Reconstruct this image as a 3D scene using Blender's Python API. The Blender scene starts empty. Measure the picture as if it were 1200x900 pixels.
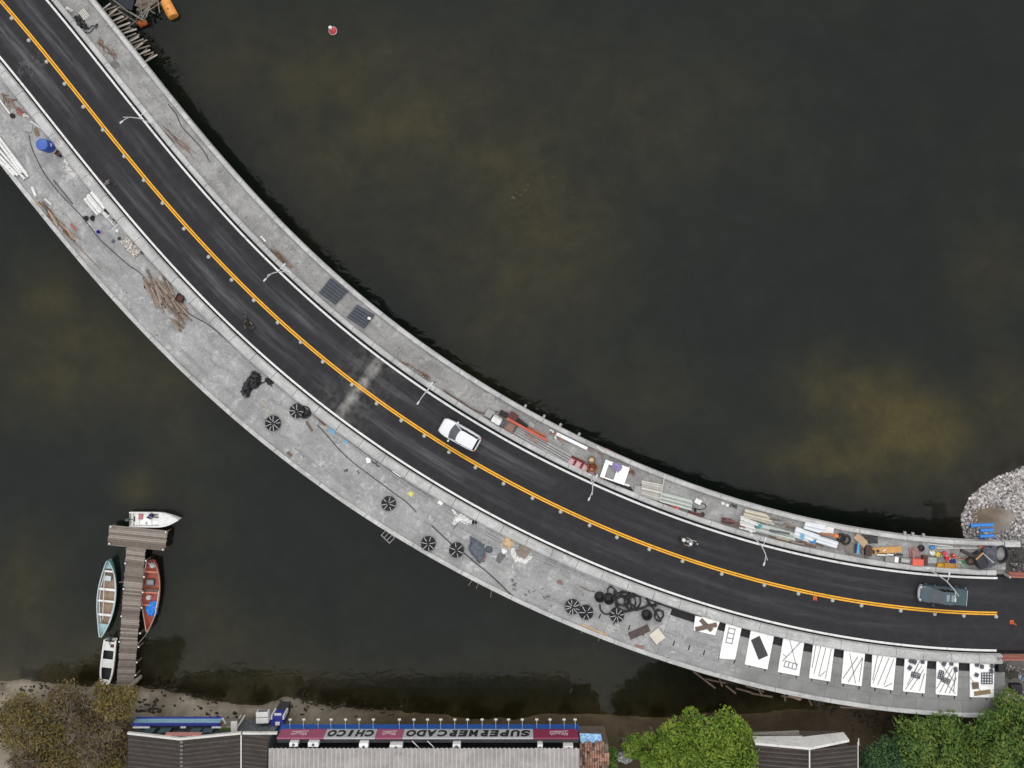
import bpy, bmesh, math, random
import numpy as np
from mathutils import Vector, Matrix, noise as mnoise

random.seed(7)
RNG = np.random.default_rng(11)
SC = bpy.context.scene
COL = SC.collection

# ------------------------------------------------------------------ camera, sky, sun, exposure
CAMZ = 75.0
cam_d = bpy.data.cameras.new("camera"); cam = bpy.data.objects.new("camera", cam_d); COL.objects.link(cam)
CAMY = 7.5
cam.location = (0, CAMY, CAMZ); cam.rotation_euler = (0, 0, 0)
cam_d.sensor_width = 36; cam_d.lens = 27.0; cam_d.shift_y = -CAMY / 100.0; cam_d.clip_start = 0.5; cam_d.clip_end = 6000
SC.camera = cam

SUN_EL, SUN_AZ = 40.0, 8.0           # high, veiled sun behind cloud
world = bpy.data.worlds.new("World"); SC.world = world; world.use_nodes = True
wn = world.node_tree.nodes; wl = world.node_tree.links; wn.clear()
sky = wn.new("ShaderNodeTexSky"); sky.sky_type = 'NISHITA'; sky.sun_disc = False
sky.sun_elevation = math.radians(SUN_EL); sky.sun_rotation = math.radians(SUN_AZ)
sky.dust_density = 4.0; sky.air_density = 1.0; sky.ozone_density = 1.0
hs = wn.new("ShaderNodeHueSaturation"); hs.inputs["Saturation"].default_value = 0.12
bg = wn.new("ShaderNodeBackground"); bg.inputs["Strength"].default_value = 0.15
wo = wn.new("ShaderNodeOutputWorld")
# overcast: a pale cloud deck (CIE overcast profile, brightest overhead) drawn over the clear sky
wtc = wn.new("ShaderNodeTexCoord"); wsp = wn.new("ShaderNodeSeparateXYZ"); wl.new(wtc.outputs["Generated"], wsp.inputs[0])
wr = wn.new("ShaderNodeMapRange"); wr.inputs["From Min"].default_value = 0; wr.inputs["From Max"].default_value = 1; wr.inputs["To Min"].default_value = 3.0; wr.inputs["To Max"].default_value = 10.0; wl.new(wsp.outputs[2], wr.inputs["Value"])
wnz = wn.new("ShaderNodeTexNoise"); wnz.inputs["Scale"].default_value = 3.5; wnz.inputs["Detail"].default_value = 4; wl.new(wtc.outputs["Generated"], wnz.inputs["Vector"])
wm = wn.new("ShaderNodeMath"); wm.operation = 'MULTIPLY_ADD'; wl.new(wnz.outputs[0], wm.inputs[0]); wm.inputs[1].default_value = .5; wm.inputs[2].default_value = .75
wm2 = wn.new("ShaderNodeMath"); wm2.operation = 'MULTIPLY'; wl.new(wr.outputs[0], wm2.inputs[0]); wl.new(wm.outputs[0], wm2.inputs[1])
wcc = wn.new("ShaderNodeCombineColor"); wl.new(wm2.outputs[0], wcc.inputs[0]); wl.new(wm2.outputs[0], wcc.inputs[1]); wl.new(wm2.outputs[0], wcc.inputs[2])
wmx = wn.new("ShaderNodeMix"); wmx.data_type = 'RGBA'; wmx.inputs[0].default_value = .88
wl.new(sky.outputs[0], hs.inputs["Color"]); wl.new(hs.outputs[0], wmx.inputs[6]); wl.new(wcc.outputs[0], wmx.inputs[7]); wl.new(wmx.outputs[2], bg.inputs["Color"]); wl.new(bg.outputs[0], wo.inputs["Surface"])

sun_d = bpy.data.lights.new("sun", 'SUN'); sun_d.energy = 0.7; sun_d.angle = math.radians(24); sun_d.color = (1.0, 0.965, 0.92)
sun = bpy.data.objects.new("sun", sun_d); COL.objects.link(sun)
_az = math.radians(SUN_AZ); _el = math.radians(SUN_EL)
sun_dir = Vector((math.sin(_az) * math.cos(_el), math.cos(_az) * math.cos(_el), math.sin(_el)))
sun.rotation_euler = sun_dir.to_track_quat('Z', 'Y').to_euler()
sun.location = (0, 0, 200)

SC.view_settings.view_transform = 'Standard'; SC.view_settings.look = 'None'
SC.view_settings.gamma = 1.0; SC.view_settings.exposure = 0.0
try: SC.view_settings.use_curve_mapping = False
except Exception: pass
SC.render.engine = 'CYCLES'
SC.cycles.max_bounces = 6; SC.cycles.transparent_max_bounces = 12
SC.cycles.use_denoising = True

# ------------------------------------------------------------------ coordinates
def P(px, py, z=0.0):                 # survey point: image pixel (1200x900) -> place on the plane at height z
    k = (CAMZ - z) / CAMZ / 12.0
    return Vector(((px - 600) * k, CAMY + (450 - 12 * CAMY - py) * k, z))

_co = [-2.7665167297505087, -34.63124618938581, 5.5084931250198625, -5.1902076085750535, -178.58013195111664, -121.77703218549476, 14.37316057968213]
_uu = np.linspace(-500, 1860, 9441); _S = (_uu - 670) / 670
_Sc = np.clip(_S, -1, 1); _V = np.polyval(_co, _Sc) + np.polyval(np.polyder(_co), _Sc) * (_S - _Sc)
_X = (_uu - _V) / 2 ** .5; _Y = (_uu + _V) / 2 ** .5
_dx = np.gradient(_X); _dy = np.gradient(_Y); _L = np.hypot(_dx, _dy); _tx = _dx / _L; _ty = _dy / _L
_s = np.concatenate([[0], np.cumsum(np.hypot(np.diff(_X), np.diff(_Y)))])
_s = _s - _s[np.argmin(np.abs(_uu + 200))]     # s=0 at u=-200
def ctr(s):
    x = np.interp(s, _s, _X); y = np.interp(s, _s, _Y); tx = np.interp(s, _s, _tx); ty = np.interp(s, _s, _ty)
    return x, y, tx, ty
def BW(s, off, z=0.0):                # along the bridge: s and off in 1/12 m, off>0 north side; true vertical above z=0
    x, y, tx, ty = ctr(s)
    x += ty * off; y += -tx * off
    return Vector(((x - 600) / 12, (450 - y) / 12, z))
def BH(s):                            # heading of the bridge (world angle)
    x, y, tx, ty = ctr(s); return math.atan2(-ty, tx)
def S_of(px, py):
    j = int(np.argmin((_X - px) ** 2 + (_Y - py) ** 2)); return float(_s[j]), float((px - _X[j]) * _ty[j] - (py - _Y[j]) * _tx[j])
WZ = 0.10                             # walkway level
WATER = -4.0

# ------------------------------------------------------------------ materials
_mats = {}
def ramp(nt, fac, stops):
    r = nt.nodes.new("ShaderNodeValToRGB"); e = r.color_ramp.elements
    while len(e) < len(stops): e.new(0.5)
    for i, (p, c) in enumerate(stops):
        e[i].position = p; e[i].color = (c[0], c[1], c[2], 1) if not isinstance(c, (int, float)) else (c, c, c, 1)
    if fac is not None: nt.links.new(fac, r.inputs[0])
    return r
def noise_n(nt, vec, scale, detail=4, rough=.55, dist=0.0):
    n = nt.nodes.new("ShaderNodeTexNoise"); n.inputs["Scale"].default_value = scale; n.inputs["Detail"].default_value = detail
    n.inputs["Roughness"].default_value = rough; n.inputs["Distortion"].default_value = dist
    if vec is not None: nt.links.new(vec, n.inputs["Vector"])
    return n
def mixc(nt, fac, a, b, mode='MIX'):
    m = nt.nodes.new("ShaderNodeMix"); m.data_type = 'RGBA'; m.blend_type = mode
    for s, v in ((m.inputs[0], fac), (m.inputs[6], a), (m.inputs[7], b)):
        if isinstance(v, (int, float)): s.default_value = v
        elif isinstance(v, tuple): s.default_value = (v[0], v[1], v[2], 1)
        else: nt.links.new(v, s)
    return m.outputs[2]
def math_n(nt, op, a, b=None, c=None):
    m = nt.nodes.new("ShaderNodeMath"); m.operation = op
    for i, v in enumerate((a, b, c)):
        if v is None: continue
        if isinstance(v, (int, float)): m.inputs[i].default_value = v
        else: nt.links.new(v, m.inputs[i])
    return m.outputs[0]
def base(name):
    m = bpy.data.materials.new(name); m.use_nodes = True; nt = m.node_tree; nt.nodes.clear()
    o = nt.nodes.new("ShaderNodeOutputMaterial"); p = nt.nodes.new("ShaderNodeBsdfPrincipled"); nt.links.new(p.outputs[0], o.inputs[0])
    return m, nt, p, o
def M(name, col=(.5, .5, .5), rough=.7, var=.18, scale=3.0, metal=0.0, dirt=None, island=0.0, coat=0.0):
    if name in _mats: return _mats[name]
    m, nt, p, o = base(name)
    tc = nt.nodes.new("ShaderNodeTexCoord"); v = tc.outputs["Object"]
    n1 = noise_n(nt, v, scale, 5, .6); n2 = noise_n(nt, v, scale * 7.3, 3, .6)
    a = math_n(nt, 'ADD', math_n(nt, 'MULTIPLY', n1.outputs[0], .65), math_n(nt, 'MULTIPLY', n2.outputs[0], .35))
    lo = tuple(c * (1 - var * 1.3) for c in col); hi = tuple(min(1, c * (1 + var)) for c in col)
    c = ramp(nt, a, [(.3, lo), (.7, hi)]).outputs[0]
    if dirt:
        n3 = noise_n(nt, v, scale * 1.7, 6, .7, .6); f = ramp(nt, n3.outputs[0], [(.52, 0.0), (.66, 1.0)]).outputs[0]
        c = mixc(nt, f, c, dirt)
    if island:
        g = nt.nodes.new("ShaderNodeNewGeometry"); f = math_n(nt, 'MULTIPLY_ADD', g.outputs["Random Per Island"], island * 2, 1 - island)
        cc = nt.nodes.new("ShaderNodeCombineColor")
        for i in range(3): nt.links.new(f, cc.inputs[i])
        c = mixc(nt, 1.0, c, cc.outputs[0], 'MULTIPLY')
    nt.links.new(c, p.inputs["Base Color"])
    rr = math_n(nt, 'MULTIPLY_ADD', n2.outputs[0], .25, rough - .12); nt.links.new(rr, p.inputs["Roughness"])
    p.inputs["Metallic"].default_value = metal
    if coat: p.inputs["Coat Weight"].default_value = coat; p.inputs["Coat Roughness"].default_value = .06
    _mats[name] = m; return m
def glass_mat(name, col=(.02, .025, .03), rough=.05):
    if name in _mats: return _mats[name]
    m, nt, p, o = base(name); p.inputs["Base Color"].default_value = (*col, 1); p.inputs["Roughness"].default_value = rough
    p.inputs["Specular IOR Level"].default_value = .7
    tc = nt.nodes.new("ShaderNodeTexCoord"); n = noise_n(nt, tc.outputs["Object"], 2, 3)
    nt.links.new(ramp(nt, n.outputs[0], [(.3, col), (.8, tuple(c * 1.6 for c in col))]).outputs[0], p.inputs["Base Color"])
    _mats[name] = m; return m
def wood(name, col, var=.3, dirt=None): return M(name, col, .8, var, 2.2, dirt=dirt, island=.22)

def asphalt():
    m, nt, p, o = base("asphalt")
    uv = nt.nodes.new("ShaderNodeUVMap"); sp = nt.nodes.new("ShaderNodeSeparateXYZ"); nt.links.new(uv.outputs[0], sp.inputs[0])
    s, off = sp.outputs[0], sp.outputs[1]
    mp = nt.nodes.new("ShaderNodeMapping"); mp.inputs["Scale"].default_value = (.10, 1.5, 1); nt.links.new(uv.outputs[0], mp.inputs[0])
    st = noise_n(nt, mp.outputs[0], 1.0, 7, .72, .25)
    big = noise_n(nt, uv.outputs[0], .07, 3, .6); fine = noise_n(nt, uv.outputs[0], 14, 3, .7); mid = noise_n(nt, uv.outputs[0], 1.1, 5, .65)
    c = ramp(nt, fine.outputs[0], [(.3, (.019, .018, .021)), (.7, (.029, .028, .031))]).outputs[0]
    c = mixc(nt, ramp(nt, mid.outputs[0], [(.45, 0.), (.75, .55)]).outputs[0], c, (.043, .042, .045))
    # dusty wheel tracks of the two lanes
    ao = math_n(nt, 'ABSOLUTE', off)
    d1 = math_n(nt, 'ABSOLUTE', math_n(nt, 'SUBTRACT', ao, 1.75))
    w1 = ramp(nt, d1, [(.0, 1.), (.5, .8), (.85, 0.)]).outputs[0]
    lane = math_n(nt, 'MULTIPLY', w1, ramp(nt, st.outputs[0], [(.40, .0), (.50, .35), (.62, 1.)]).outputs[0])
    # tracks fade towards the right end of the bridge
    fade = ramp(nt, math_n(nt, 'MULTIPLY', s, 1 / 140.0), [(.0, .85), (.55, .8), (.72, .45), (1., .2)]).outputs[0]
    lane = math_n(nt, 'MULTIPLY', math_n(nt, 'MULTIPLY', lane, fade), ramp(nt, big.outputs[0], [(.38, .1), (.6, 1.)]).outputs[0])
    c = mixc(nt, math_n(nt, 'MULTIPLY', lane, .95), c, (.125, .123, .129))
    # pale cement dust swept across the road at the expansion joint
    js = math_n(nt, 'ABSOLUTE', math_n(nt, 'SUBTRACT', s, JOINT_S / 12))
    wide = math_n(nt, 'MULTIPLY', ramp(nt, js, [(.0, 1.), (1., 0.)]).outputs[0], 1.0)
    band = math_n(nt, 'MULTIPLY', ramp(nt, js, [(.15, 1.), (.7, 0.)]).outputs[0], ramp(nt, mid.outputs[0], [(.36, .25), (.62, 1.)]).outputs[0])
    jw = ramp(nt, math_n(nt, 'MULTIPLY', js, .22), [(.0, .8), (.9, 0.)]).outputs[0]
    halo = math_n(nt, 'MULTIPLY', jw, ramp(nt, mid.outputs[0], [(.42, 0.), (.66, .75)]).outputs[0])
    c = mixc(nt, halo, c, (.13, .125, .12))
    inl = ramp(nt, math_n(nt, 'MULTIPLY', ao, .25), [(.84, 1.), (.9, 0.)]).outputs[0]
    c = mixc(nt, math_n(nt, 'MULTIPLY', math_n(nt, 'MULTIPLY', band, inl), .66), c, (.36, .35, .33))
    # fresh black strip outside the edge lines
    e = ramp(nt, math_n(nt, 'MULTIPLY', ao, .25), [(.885, 0.), (.892, 1.)]).outputs[0]
    c = mixc(nt, e, c, (.008, .008, .0085))
    # two cement spills
    vo = nt.nodes.new("ShaderNodeVectorMath"); vo.operation = 'DISTANCE'; nt.links.new(uv.outputs[0], vo.inputs[0]); vo.inputs[1].default_value = (SPILL[0] / 12, SPILL[1] / 12, 0)
    sn = noise_n(nt, uv.outputs[0], 1.8, 5, .7, .5)
    sp_f = math_n(nt, 'MULTIPLY', ramp(nt, math_n(nt, 'MULTIPLY', vo.outputs["Value"], .5), [(.25, 1.), (.9, 0.)]).outputs[0], ramp(nt, sn.outputs[0], [(.5, 0.), (.6, .75)]).outputs[0])
    c = mixc(nt, sp_f, c, (.13, .13, .13))
    nt.links.new(c, p.inputs["Base Color"]); p.inputs["Roughness"].default_value = .88; p.inputs["Specular IOR Level"].default_value = .25
    b = nt.nodes.new("ShaderNodeBump"); b.inputs["Strength"].default_value = .25; b.inputs["Distance"].default_value = .01
    nt.links.new(fine.outputs[0], b.inputs["Height"]); nt.links.new(b.outputs[0], p.inputs["Normal"])
    return m

def concrete(name, col, light, dark, joints=0.0, jdark=.5, clean_from=None, clean_col=None):
    m, nt, p, o = base(name)
    uv = nt.nodes.new("ShaderNodeUVMap"); sp = nt.nodes.new("ShaderNodeSeparateXYZ"); nt.links.new(uv.outputs[0], sp.inputs[0])
    big = noise_n(nt, uv.outputs[0], .30, 6, .65, .4); mid = noise_n(nt, uv.outputs[0], 1.3, 6, .7, 1.6); fine = noise_n(nt, uv.outputs[0], 7, 4, .7)
    mp = nt.nodes.new("ShaderNodeMapping"); mp.inputs["Scale"].default_value = (.16, .9, 1); mp.inputs["Location"].default_value = (3.7, 1.3, 0); nt.links.new(uv.outputs[0], mp.inputs[0])
    lng = noise_n(nt, mp.outputs[0], 1.0, 5, .65, .3); zone = noise_n(nt, uv.outputs[0], .55, 4, .6, .8)
    c = ramp(nt, big.outputs[0], [(.34, tuple(x * .80 for x in col)), (.66, tuple(x * 1.14 for x in col))]).outputs[0]
    c = mixc(nt, ramp(nt, lng.outputs[0], [(.36, .55), (.50, 0.)]).outputs[0], c, tuple(x * .62 for x in col))
    c = mixc(nt, math_n(nt, 'MULTIPLY', ramp(nt, mid.outputs[0], [(.50, 0.), (.60, .8)]).outputs[0], ramp(nt, zone.outputs[0], [(.42, .05), (.58, 1.)]).outputs[0]), c, light)
    sc = noise_n(nt, uv.outputs[0], 3.4, 7, .75, 3.0); zi = ramp(nt, zone.outputs[0], [(.40, 1.), (.58, .12)]).outputs[0]
    c = mixc(nt, math_n(nt, 'MULTIPLY', ramp(nt, sc.outputs[0], [(.40, .75), (.50, 0.)]).outputs[0], zi), c, dark)
    c = mixc(nt, math_n(nt, 'MULTIPLY', ramp(nt, fine.outputs[0], [(.33, .8), (.46, 0.)]).outputs[0], zi), c, dark)
    if joints:
        br = nt.nodes.new("ShaderNodeTexBrick"); br.offset = 0.35; nt.links.new(uv.outputs[0], br.inputs["Vector"])
        br.inputs["Scale"].default_value = 1.0; br.inputs["Brick Width"].default_value = 2.05; br.inputs["Row Height"].default_value = 1.25
        br.inputs["Mortar Size"].default_value = .022; br.inputs["Mortar Smooth"].default_value = .3
        br.inputs["Color1"].default_value = (1, 1, 1, 1); br.inputs["Color2"].default_value = (.88, .88, .88, 1); br.inputs["Mortar"].default_value = (jdark, jdark, jdark, 1)
        cj = mixc(nt, 1.0, c, br.outputs[0], 'MULTIPLY')
        if clean_from is not None:
            cl = ramp(nt, fine.outputs[0], [(.2, tuple(x * .85 for x in clean_col)), (.8, tuple(x * 1.1 for x in clean_col))]).outputs[0]
            cl = mixc(nt, ramp(nt, big.outputs[0], [(.4, 0.), (.7, .35)]).outputs[0], cl, light)
            clj = mixc(nt, 1.0, cl, br.outputs[0], 'MULTIPLY')
            f = ramp(nt, math_n(nt, 'MULTIPLY', sp.outputs[0], 1 / 140.0), [(clean_from - .015, 0.), (clean_from + .015, 1.)]).outputs[0]
            c = mixc(nt, f, mixc(nt, joints, c, cj), clj)
        else: c = mixc(nt, joints, c, cj)
    nt.links.new(c, p.inputs["Base Color"]); p.inputs["Roughness"].default_value = .9; p.inputs["Specular IOR Level"].default_value = .3
    b = nt.nodes.new("ShaderNodeBump"); b.inputs["Strength"].default_value = .4; b.inputs["Distance"].default_value = .02
    nt.links.new(mid.outputs[0], b.inputs["Height"]); nt.links.new(b.outputs[0], p.inputs["Normal"])
    return m

def water_mat():
    m, nt, p, o = base("lake_water"); nt.nodes.remove(p)
    tc = nt.nodes.new("ShaderNodeTexCoord"); v = tc.outputs["Object"]
    mp = nt.nodes.new("ShaderNodeMapping"); mp.inputs["Rotation"].default_value = (0, 0, math.radians(35)); mp.inputs["Scale"].default_value = (.75, 1.3, 1); nt.links.new(v, mp.inputs[0])
    n1 = noise_n(nt, mp.outputs[0], .95, 3, .5, .5); n2 = noise_n(nt, v, 1.5, 1, .4); n3 = noise_n(nt, v, .05, 3, .5)
    amp = ramp(nt, n3.outputs[0], [(.4, .35), (.62, 1.)]).outputs[0]
    gd = nt.nodes.new("ShaderNodeVectorMath"); gd.operation = 'DISTANCE'; nt.links.new(v, gd.inputs[0]); gd.inputs[1].default_value = (4.0, 17.0, -4.0)      # a breeze-ruffled patch off the upper parapet
    wv = nt.nodes.new("ShaderNodeTexWave"); wv.inputs["Scale"].default_value = .42; wv.inputs["Distortion"].default_value = 7; wv.inputs["Detail"].default_value = 3; wv.inputs["Detail Scale"].default_value = .8
    mw = nt.nodes.new("ShaderNodeMapping"); mw.inputs["Rotation"].default_value = (0, 0, math.radians(-52)); nt.links.new(v, mw.inputs[0]); nt.links.new(mw.outputs[0], wv.inputs["Vector"])
    patch = math_n(nt, 'MULTIPLY', math_n(nt, 'MULTIPLY', wv.outputs["Fac"], ramp(nt, math_n(nt, 'MULTIPLY', gd.outputs["Value"], .05), [(.2, 1.), (.85, 0.)]).outputs[0]), 1.1)
    h = math_n(nt, 'MULTIPLY', math_n(nt, 'ADD', math_n(nt, 'ADD', patch, n1.outputs[0]), math_n(nt, 'MULTIPLY', n2.outputs[0], .25)), amp)
    b = nt.nodes.new("ShaderNodeBump"); b.inputs["Strength"].default_value = .8; b.inputs["Distance"].default_value = .10; nt.links.new(h, b.inputs["Height"])
    fr = nt.nodes.new("ShaderNodeFresnel"); fr.inputs["IOR"].default_value = 1.333; nt.links.new(b.outputs[0], fr.inputs["Normal"])
    tr = nt.nodes.new("ShaderNodeBsdfTransparent"); tr.inputs[0].default_value = (.68, .69, .61, 1)
    gl = nt.nodes.new("ShaderNodeBsdfGlossy"); gl.inputs["Roughness"].default_value = .03; nt.links.new(b.outputs[0], gl.inputs["Normal"])
    mx = nt.nodes.new("ShaderNodeMixShader"); nt.links.new(fr.outputs[0], mx.inputs[0]); nt.links.new(tr.outputs[0], mx.inputs[1]); nt.links.new(gl.outputs[0], mx.inputs[2])
    nt.links.new(mx.outputs[0], o.inputs[0]); return m

def ground_mat():
    m, nt, p, o = base("lake_bed_and_shore")
    at = nt.nodes.new("ShaderNodeVertexColor"); at.layer_name = "soil"
    tc = nt.nodes.new("ShaderNodeTexCoord"); v = tc.outputs["Object"]
    n1 = noise_n(nt, v, .45, 6, .65, .5); n2 = noise_n(nt, v, 3.0, 5, .7)
    f = math_n(nt, 'ADD', math_n(nt, 'MULTIPLY', n1.outputs[0], 1.1), math_n(nt, 'MULTIPLY', n2.outputs[0], .7))
    cc = nt.nodes.new("ShaderNodeCombineColor")
    for i in range(3): nt.links.new(math_n(nt, 'ADD', f, .1), cc.inputs[i])
    nt.links.new(mixc(nt, 1.0, at.outputs[0], cc.outputs[0], 'MULTIPLY'), p.inputs["Base Color"])
    p.inputs["Roughness"].default_value = .95; p.inputs["Specular IOR Level"].default_value = .15
    b = nt.nodes.new("ShaderNodeBump"); b.inputs["Strength"].default_value = .5; b.inputs["Distance"].default_value = .06
    nt.links.new(n2.outputs[0], b.inputs["Height"]); nt.links.new(b.outputs[0], p.inputs["Normal"]); return m

def leaf_mat(name, stops):
    m, nt, p, o = base(name)
    g = nt.nodes.new("ShaderNodeNewGeometry"); tc = nt.nodes.new("ShaderNodeTexCoord"); n = noise_n(nt, tc.outputs["Object"], .5, 3)
    f = math_n(nt, 'ADD', math_n(nt, 'MULTIPLY', g.outputs["Random Per Island"], .6), math_n(nt, 'SUBTRACT', n.outputs[0], .28))
    c = ramp(nt, f, stops).outputs[0]; nt.links.new(c, p.inputs["Base Color"]); p.inputs["Roughness"].default_value = .6; p.inputs["Specular IOR Level"].default_value = .3
    t = nt.nodes.new("ShaderNodeBsdfTranslucent"); nt.links.new(c, t.inputs[0])
    mx = nt.nodes.new("ShaderNodeMixShader"); mx.inputs[0].default_value = .3; nt.links.new(p.outputs[0], mx.inputs[1]); nt.links.new(t.outputs[0], mx.inputs[2]); nt.links.new(mx.outputs[0], o.inputs[0])
    return m

# ------------------------------------------------------------------ mesh helper
class MB:
    def __init__(self): self.v = []; self.f = []; self.mi = []; self.m = 0; self.uv = None
    def add(self, vs, fs):
        b = len(self.v); self.v += [tuple(x) for x in vs]; self.f += [tuple(b + i for i in q) for q in fs]; self.mi += [self.m] * len(fs); return self
    def box(self, c, s, rot=None):
        c = Vector(c); h = Vector(s) / 2
        vs = [Vector((x * h.x, y * h.y, z * h.z)) for x in (-1, 1) for y in (-1, 1) for z in (-1, 1)]
        if rot is not None: vs = [rot @ q for q in vs]
        return self.add([c + q for q in vs], [(0, 1, 3, 2), (4, 6, 7, 5), (0, 4, 5, 1), (2, 3, 7, 6), (0, 2, 6, 4), (1, 5, 7, 3)])
    def prism(self, pts, z0, z1):         # pts ccw (x,y)
        n = len(pts); vs = [(x, y, z0) for x, y in pts] + [(x, y, z1) for x, y in pts]
        return self.add(vs, [tuple(range(n - 1, -1, -1)), tuple(range(n, 2 * n))] + [(i, (i + 1) % n, n + (i + 1) % n, n + i) for i in range(n)])
    def tube(self, pts, r, n=8, cap=True):
        pts = [Vector(p) for p in pts]; rs = r if isinstance(r, (list, tuple)) else [r] * len(pts); b = len(self.v); up = Vector((0, 0, 1)); prev = None
        for i, p in enumerate(pts):
            d = (pts[min(i + 1, len(pts) - 1)] - pts[max(i - 1, 0)]); d = d.normalized() if d.length > 1e-9 else Vector((1, 0, 0))
            if prev is None: a = d.cross(up) if abs(d.z) < .95 else d.cross(Vector((1, 0, 0)))
            else: a = prev - d * prev.dot(d)
            if a.length < 1e-6: a = d.orthogonal()
            a.normalize(); prev = a; e = d.cross(a)
            for k in range(n):
                t = 2 * math.pi * k / n; self.v.append(tuple(p + (a * math.cos(t) + e * math.sin(t)) * rs[i]))
        for i in range(len(pts) - 1):
            for k in range(n):
                q = b + i * n; self.f.append((q + k, q + (k + 1) % n, q + n + (k + 1) % n, q + n + k)); self.mi.append(self.m)
        if cap:
            self.f.append(tuple(b + k for k in range(n - 1, -1, -1))); self.f.append(tuple(b + (len(pts) - 1) * n + k for k in range(n))); self.mi += [self.m] * 2
        return self
    def torus(self, c, R, r, n=20, k=6, axis='Z', a0=0, a1=2 * math.pi):
        c = Vector(c); full = abs(a1 - a0) > 6.28; N = n if full else n + 1; b = len(self.v)
        for i in range(N):
            t = a0 + (a1 - a0) * i / n
            for j in range(k):
                u = 2 * math.pi * j / k; x = (R + r * math.cos(u)) * math.cos(t); y = (R + r * math.cos(u)) * math.sin(t); z = r * math.sin(u)
                self.v.append(tuple(c + (Vector((x, y, z)) if axis == 'Z' else Vector((x, z, y)) if axis == 'Y' else Vector((z, x, y)))))
        for i in range(n):
            i2 = (i + 1) % N
            for j in range(k):
                self.f.append((b + i * k + j, b + i2 * k + j, b + i2 * k + (j + 1) % k, b + i * k + (j + 1) % k)); self.mi.append(self.m)
        return self
    def lathe(self, prof, n=20, c=(0, 0, 0)):
        b = len(self.v)
        for r, z in prof:
            for k in range(n):
                t = 2 * math.pi * k / n; self.v.append((c[0] + r * math.cos(t), c[1] + r * math.sin(t), c[2] + z))
        for i in range(len(prof) - 1):
            for k in range(n): self.f.append((b + i * n + k, b + i * n + (k + 1) % n, b + (i + 1) * n + (k + 1) % n, b + (i + 1) * n + k)); self.mi.append(self.m)
        self.f.append(tuple(b + k for k in range(n - 1, -1, -1))); self.f.append(tuple(b + (len(prof) - 1) * n + k for k in range(n))); self.mi += [self.m] * 2
        return self
    def loft(self, rings, cap=True):
        n = len(rings[0]); b = len(self.v)
        for r in rings: self.v += [tuple(q) for q in r]
        for i in range(len(rings) - 1):
            for k in range(n): self.f.append((b + i * n + k, b + i * n + (k + 1) % n, b + (i + 1) * n + (k + 1) % n, b + (i + 1) * n + k)); self.mi.append(self.m)
        if cap: self.f.append(tuple(b + k for k in range(n - 1, -1, -1))); self.f.append(tuple(b + (len(rings) - 1) * n + k for k in range(n))); self.mi += [self.m] * 2
        return self
    def blob(self, c, s, seed=0, rough=.25, sub=2, flat=True):
        bm = bmesh.new(); bmesh.ops.create_icosphere(bm, subdivisions=sub, radius=1.0); b = len(self.v)
        for q in bm.verts:
            d = 1 + rough * mnoise.noise(Vector(q.co) * 1.7 + Vector((seed * 3.1, seed, 0))) * 2 + rough * .6 * mnoise.noise(Vector(q.co) * 4 + Vector((seed, 0, 5)))
            z = q.co.z
            if flat and z < -.2: z = -.2
            self.v.append((c[0] + q.co.x * s[0] * d, c[1] + q.co.y * s[1] * d, c[2] + (z + .2 if flat else z) * s[2] * d))
        for q in bm.faces: self.f.append(tuple(b + w.index for w in q.verts)); self.mi.append(self.m)
        bm.free(); return self
    def build(self, name, mats, parent=None, loc=(0, 0, 0), rotz=0.0, smooth=False, bevel=0.0, fix=True):
        me = bpy.data.meshes.new(name); me.from_pydata(self.v, [], self.f)
        for m in (mats if isinstance(mats, (list, tuple)) else [mats]): me.materials.append(m)
        me.polygons.foreach_set("material_index", self.mi)
        if self.uv is not None:
            u = me.uv_layers.new(name="UVMap"); li = np.zeros(len(me.loops), int); me.loops.foreach_get("vertex_index", li)
            u.data.foreach_set("uv", np.array(self.uv, float)[li].ravel())
        if fix or bevel:
            bm = bmesh.new(); bm.from_mesh(me)
            if fix: bmesh.ops.recalc_face_normals(bm, faces=bm.faces)
            if bevel: bmesh.ops.bevel(bm, geom=bm.edges[:], offset=bevel, segments=1, affect='EDGES', clamp_overlap=True)
            bm.to_mesh(me); bm.free()
        if smooth:
            me.polygons.foreach_set("use_smooth", [True] * len(me.polygons))
            try: me.set_sharp_from_angle(angle=math.radians(42))
            except Exception: pass
        me.update()
        ob = bpy.data.objects.new(name, me); COL.objects.link(ob)
        if parent is not None: ob.parent = parent
        ob.location = loc; ob.rotation_euler = (0, 0, rotz)
        return ob

def tag(o, label=None, cat=None, group=None, kind=None):
    if label: o["label"] = label
    if cat: o["category"] = cat
    if group: o["group"] = group
    if kind: o["kind"] = kind
    return o
def thing(name, label, cat, loc=(0, 0, 0), rotz=0.0, group=None):
    o = bpy.data.objects.new(name, None); COL.objects.link(o); o.location = loc; o.rotation_euler = (0, 0, rotz); o.empty_display_size = .2
    return tag(o, label, cat, group)
def dup(o, parent=None, label=None):
    c = o.copy(); COL.objects.link(c); c.parent = parent
    if parent is None and label: c["label"] = label
    for ch in [q for q in bpy.data.objects if q.parent == o]: dup(ch, c)
    return c
def struct(o): o["kind"] = "structure"; return o

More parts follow.
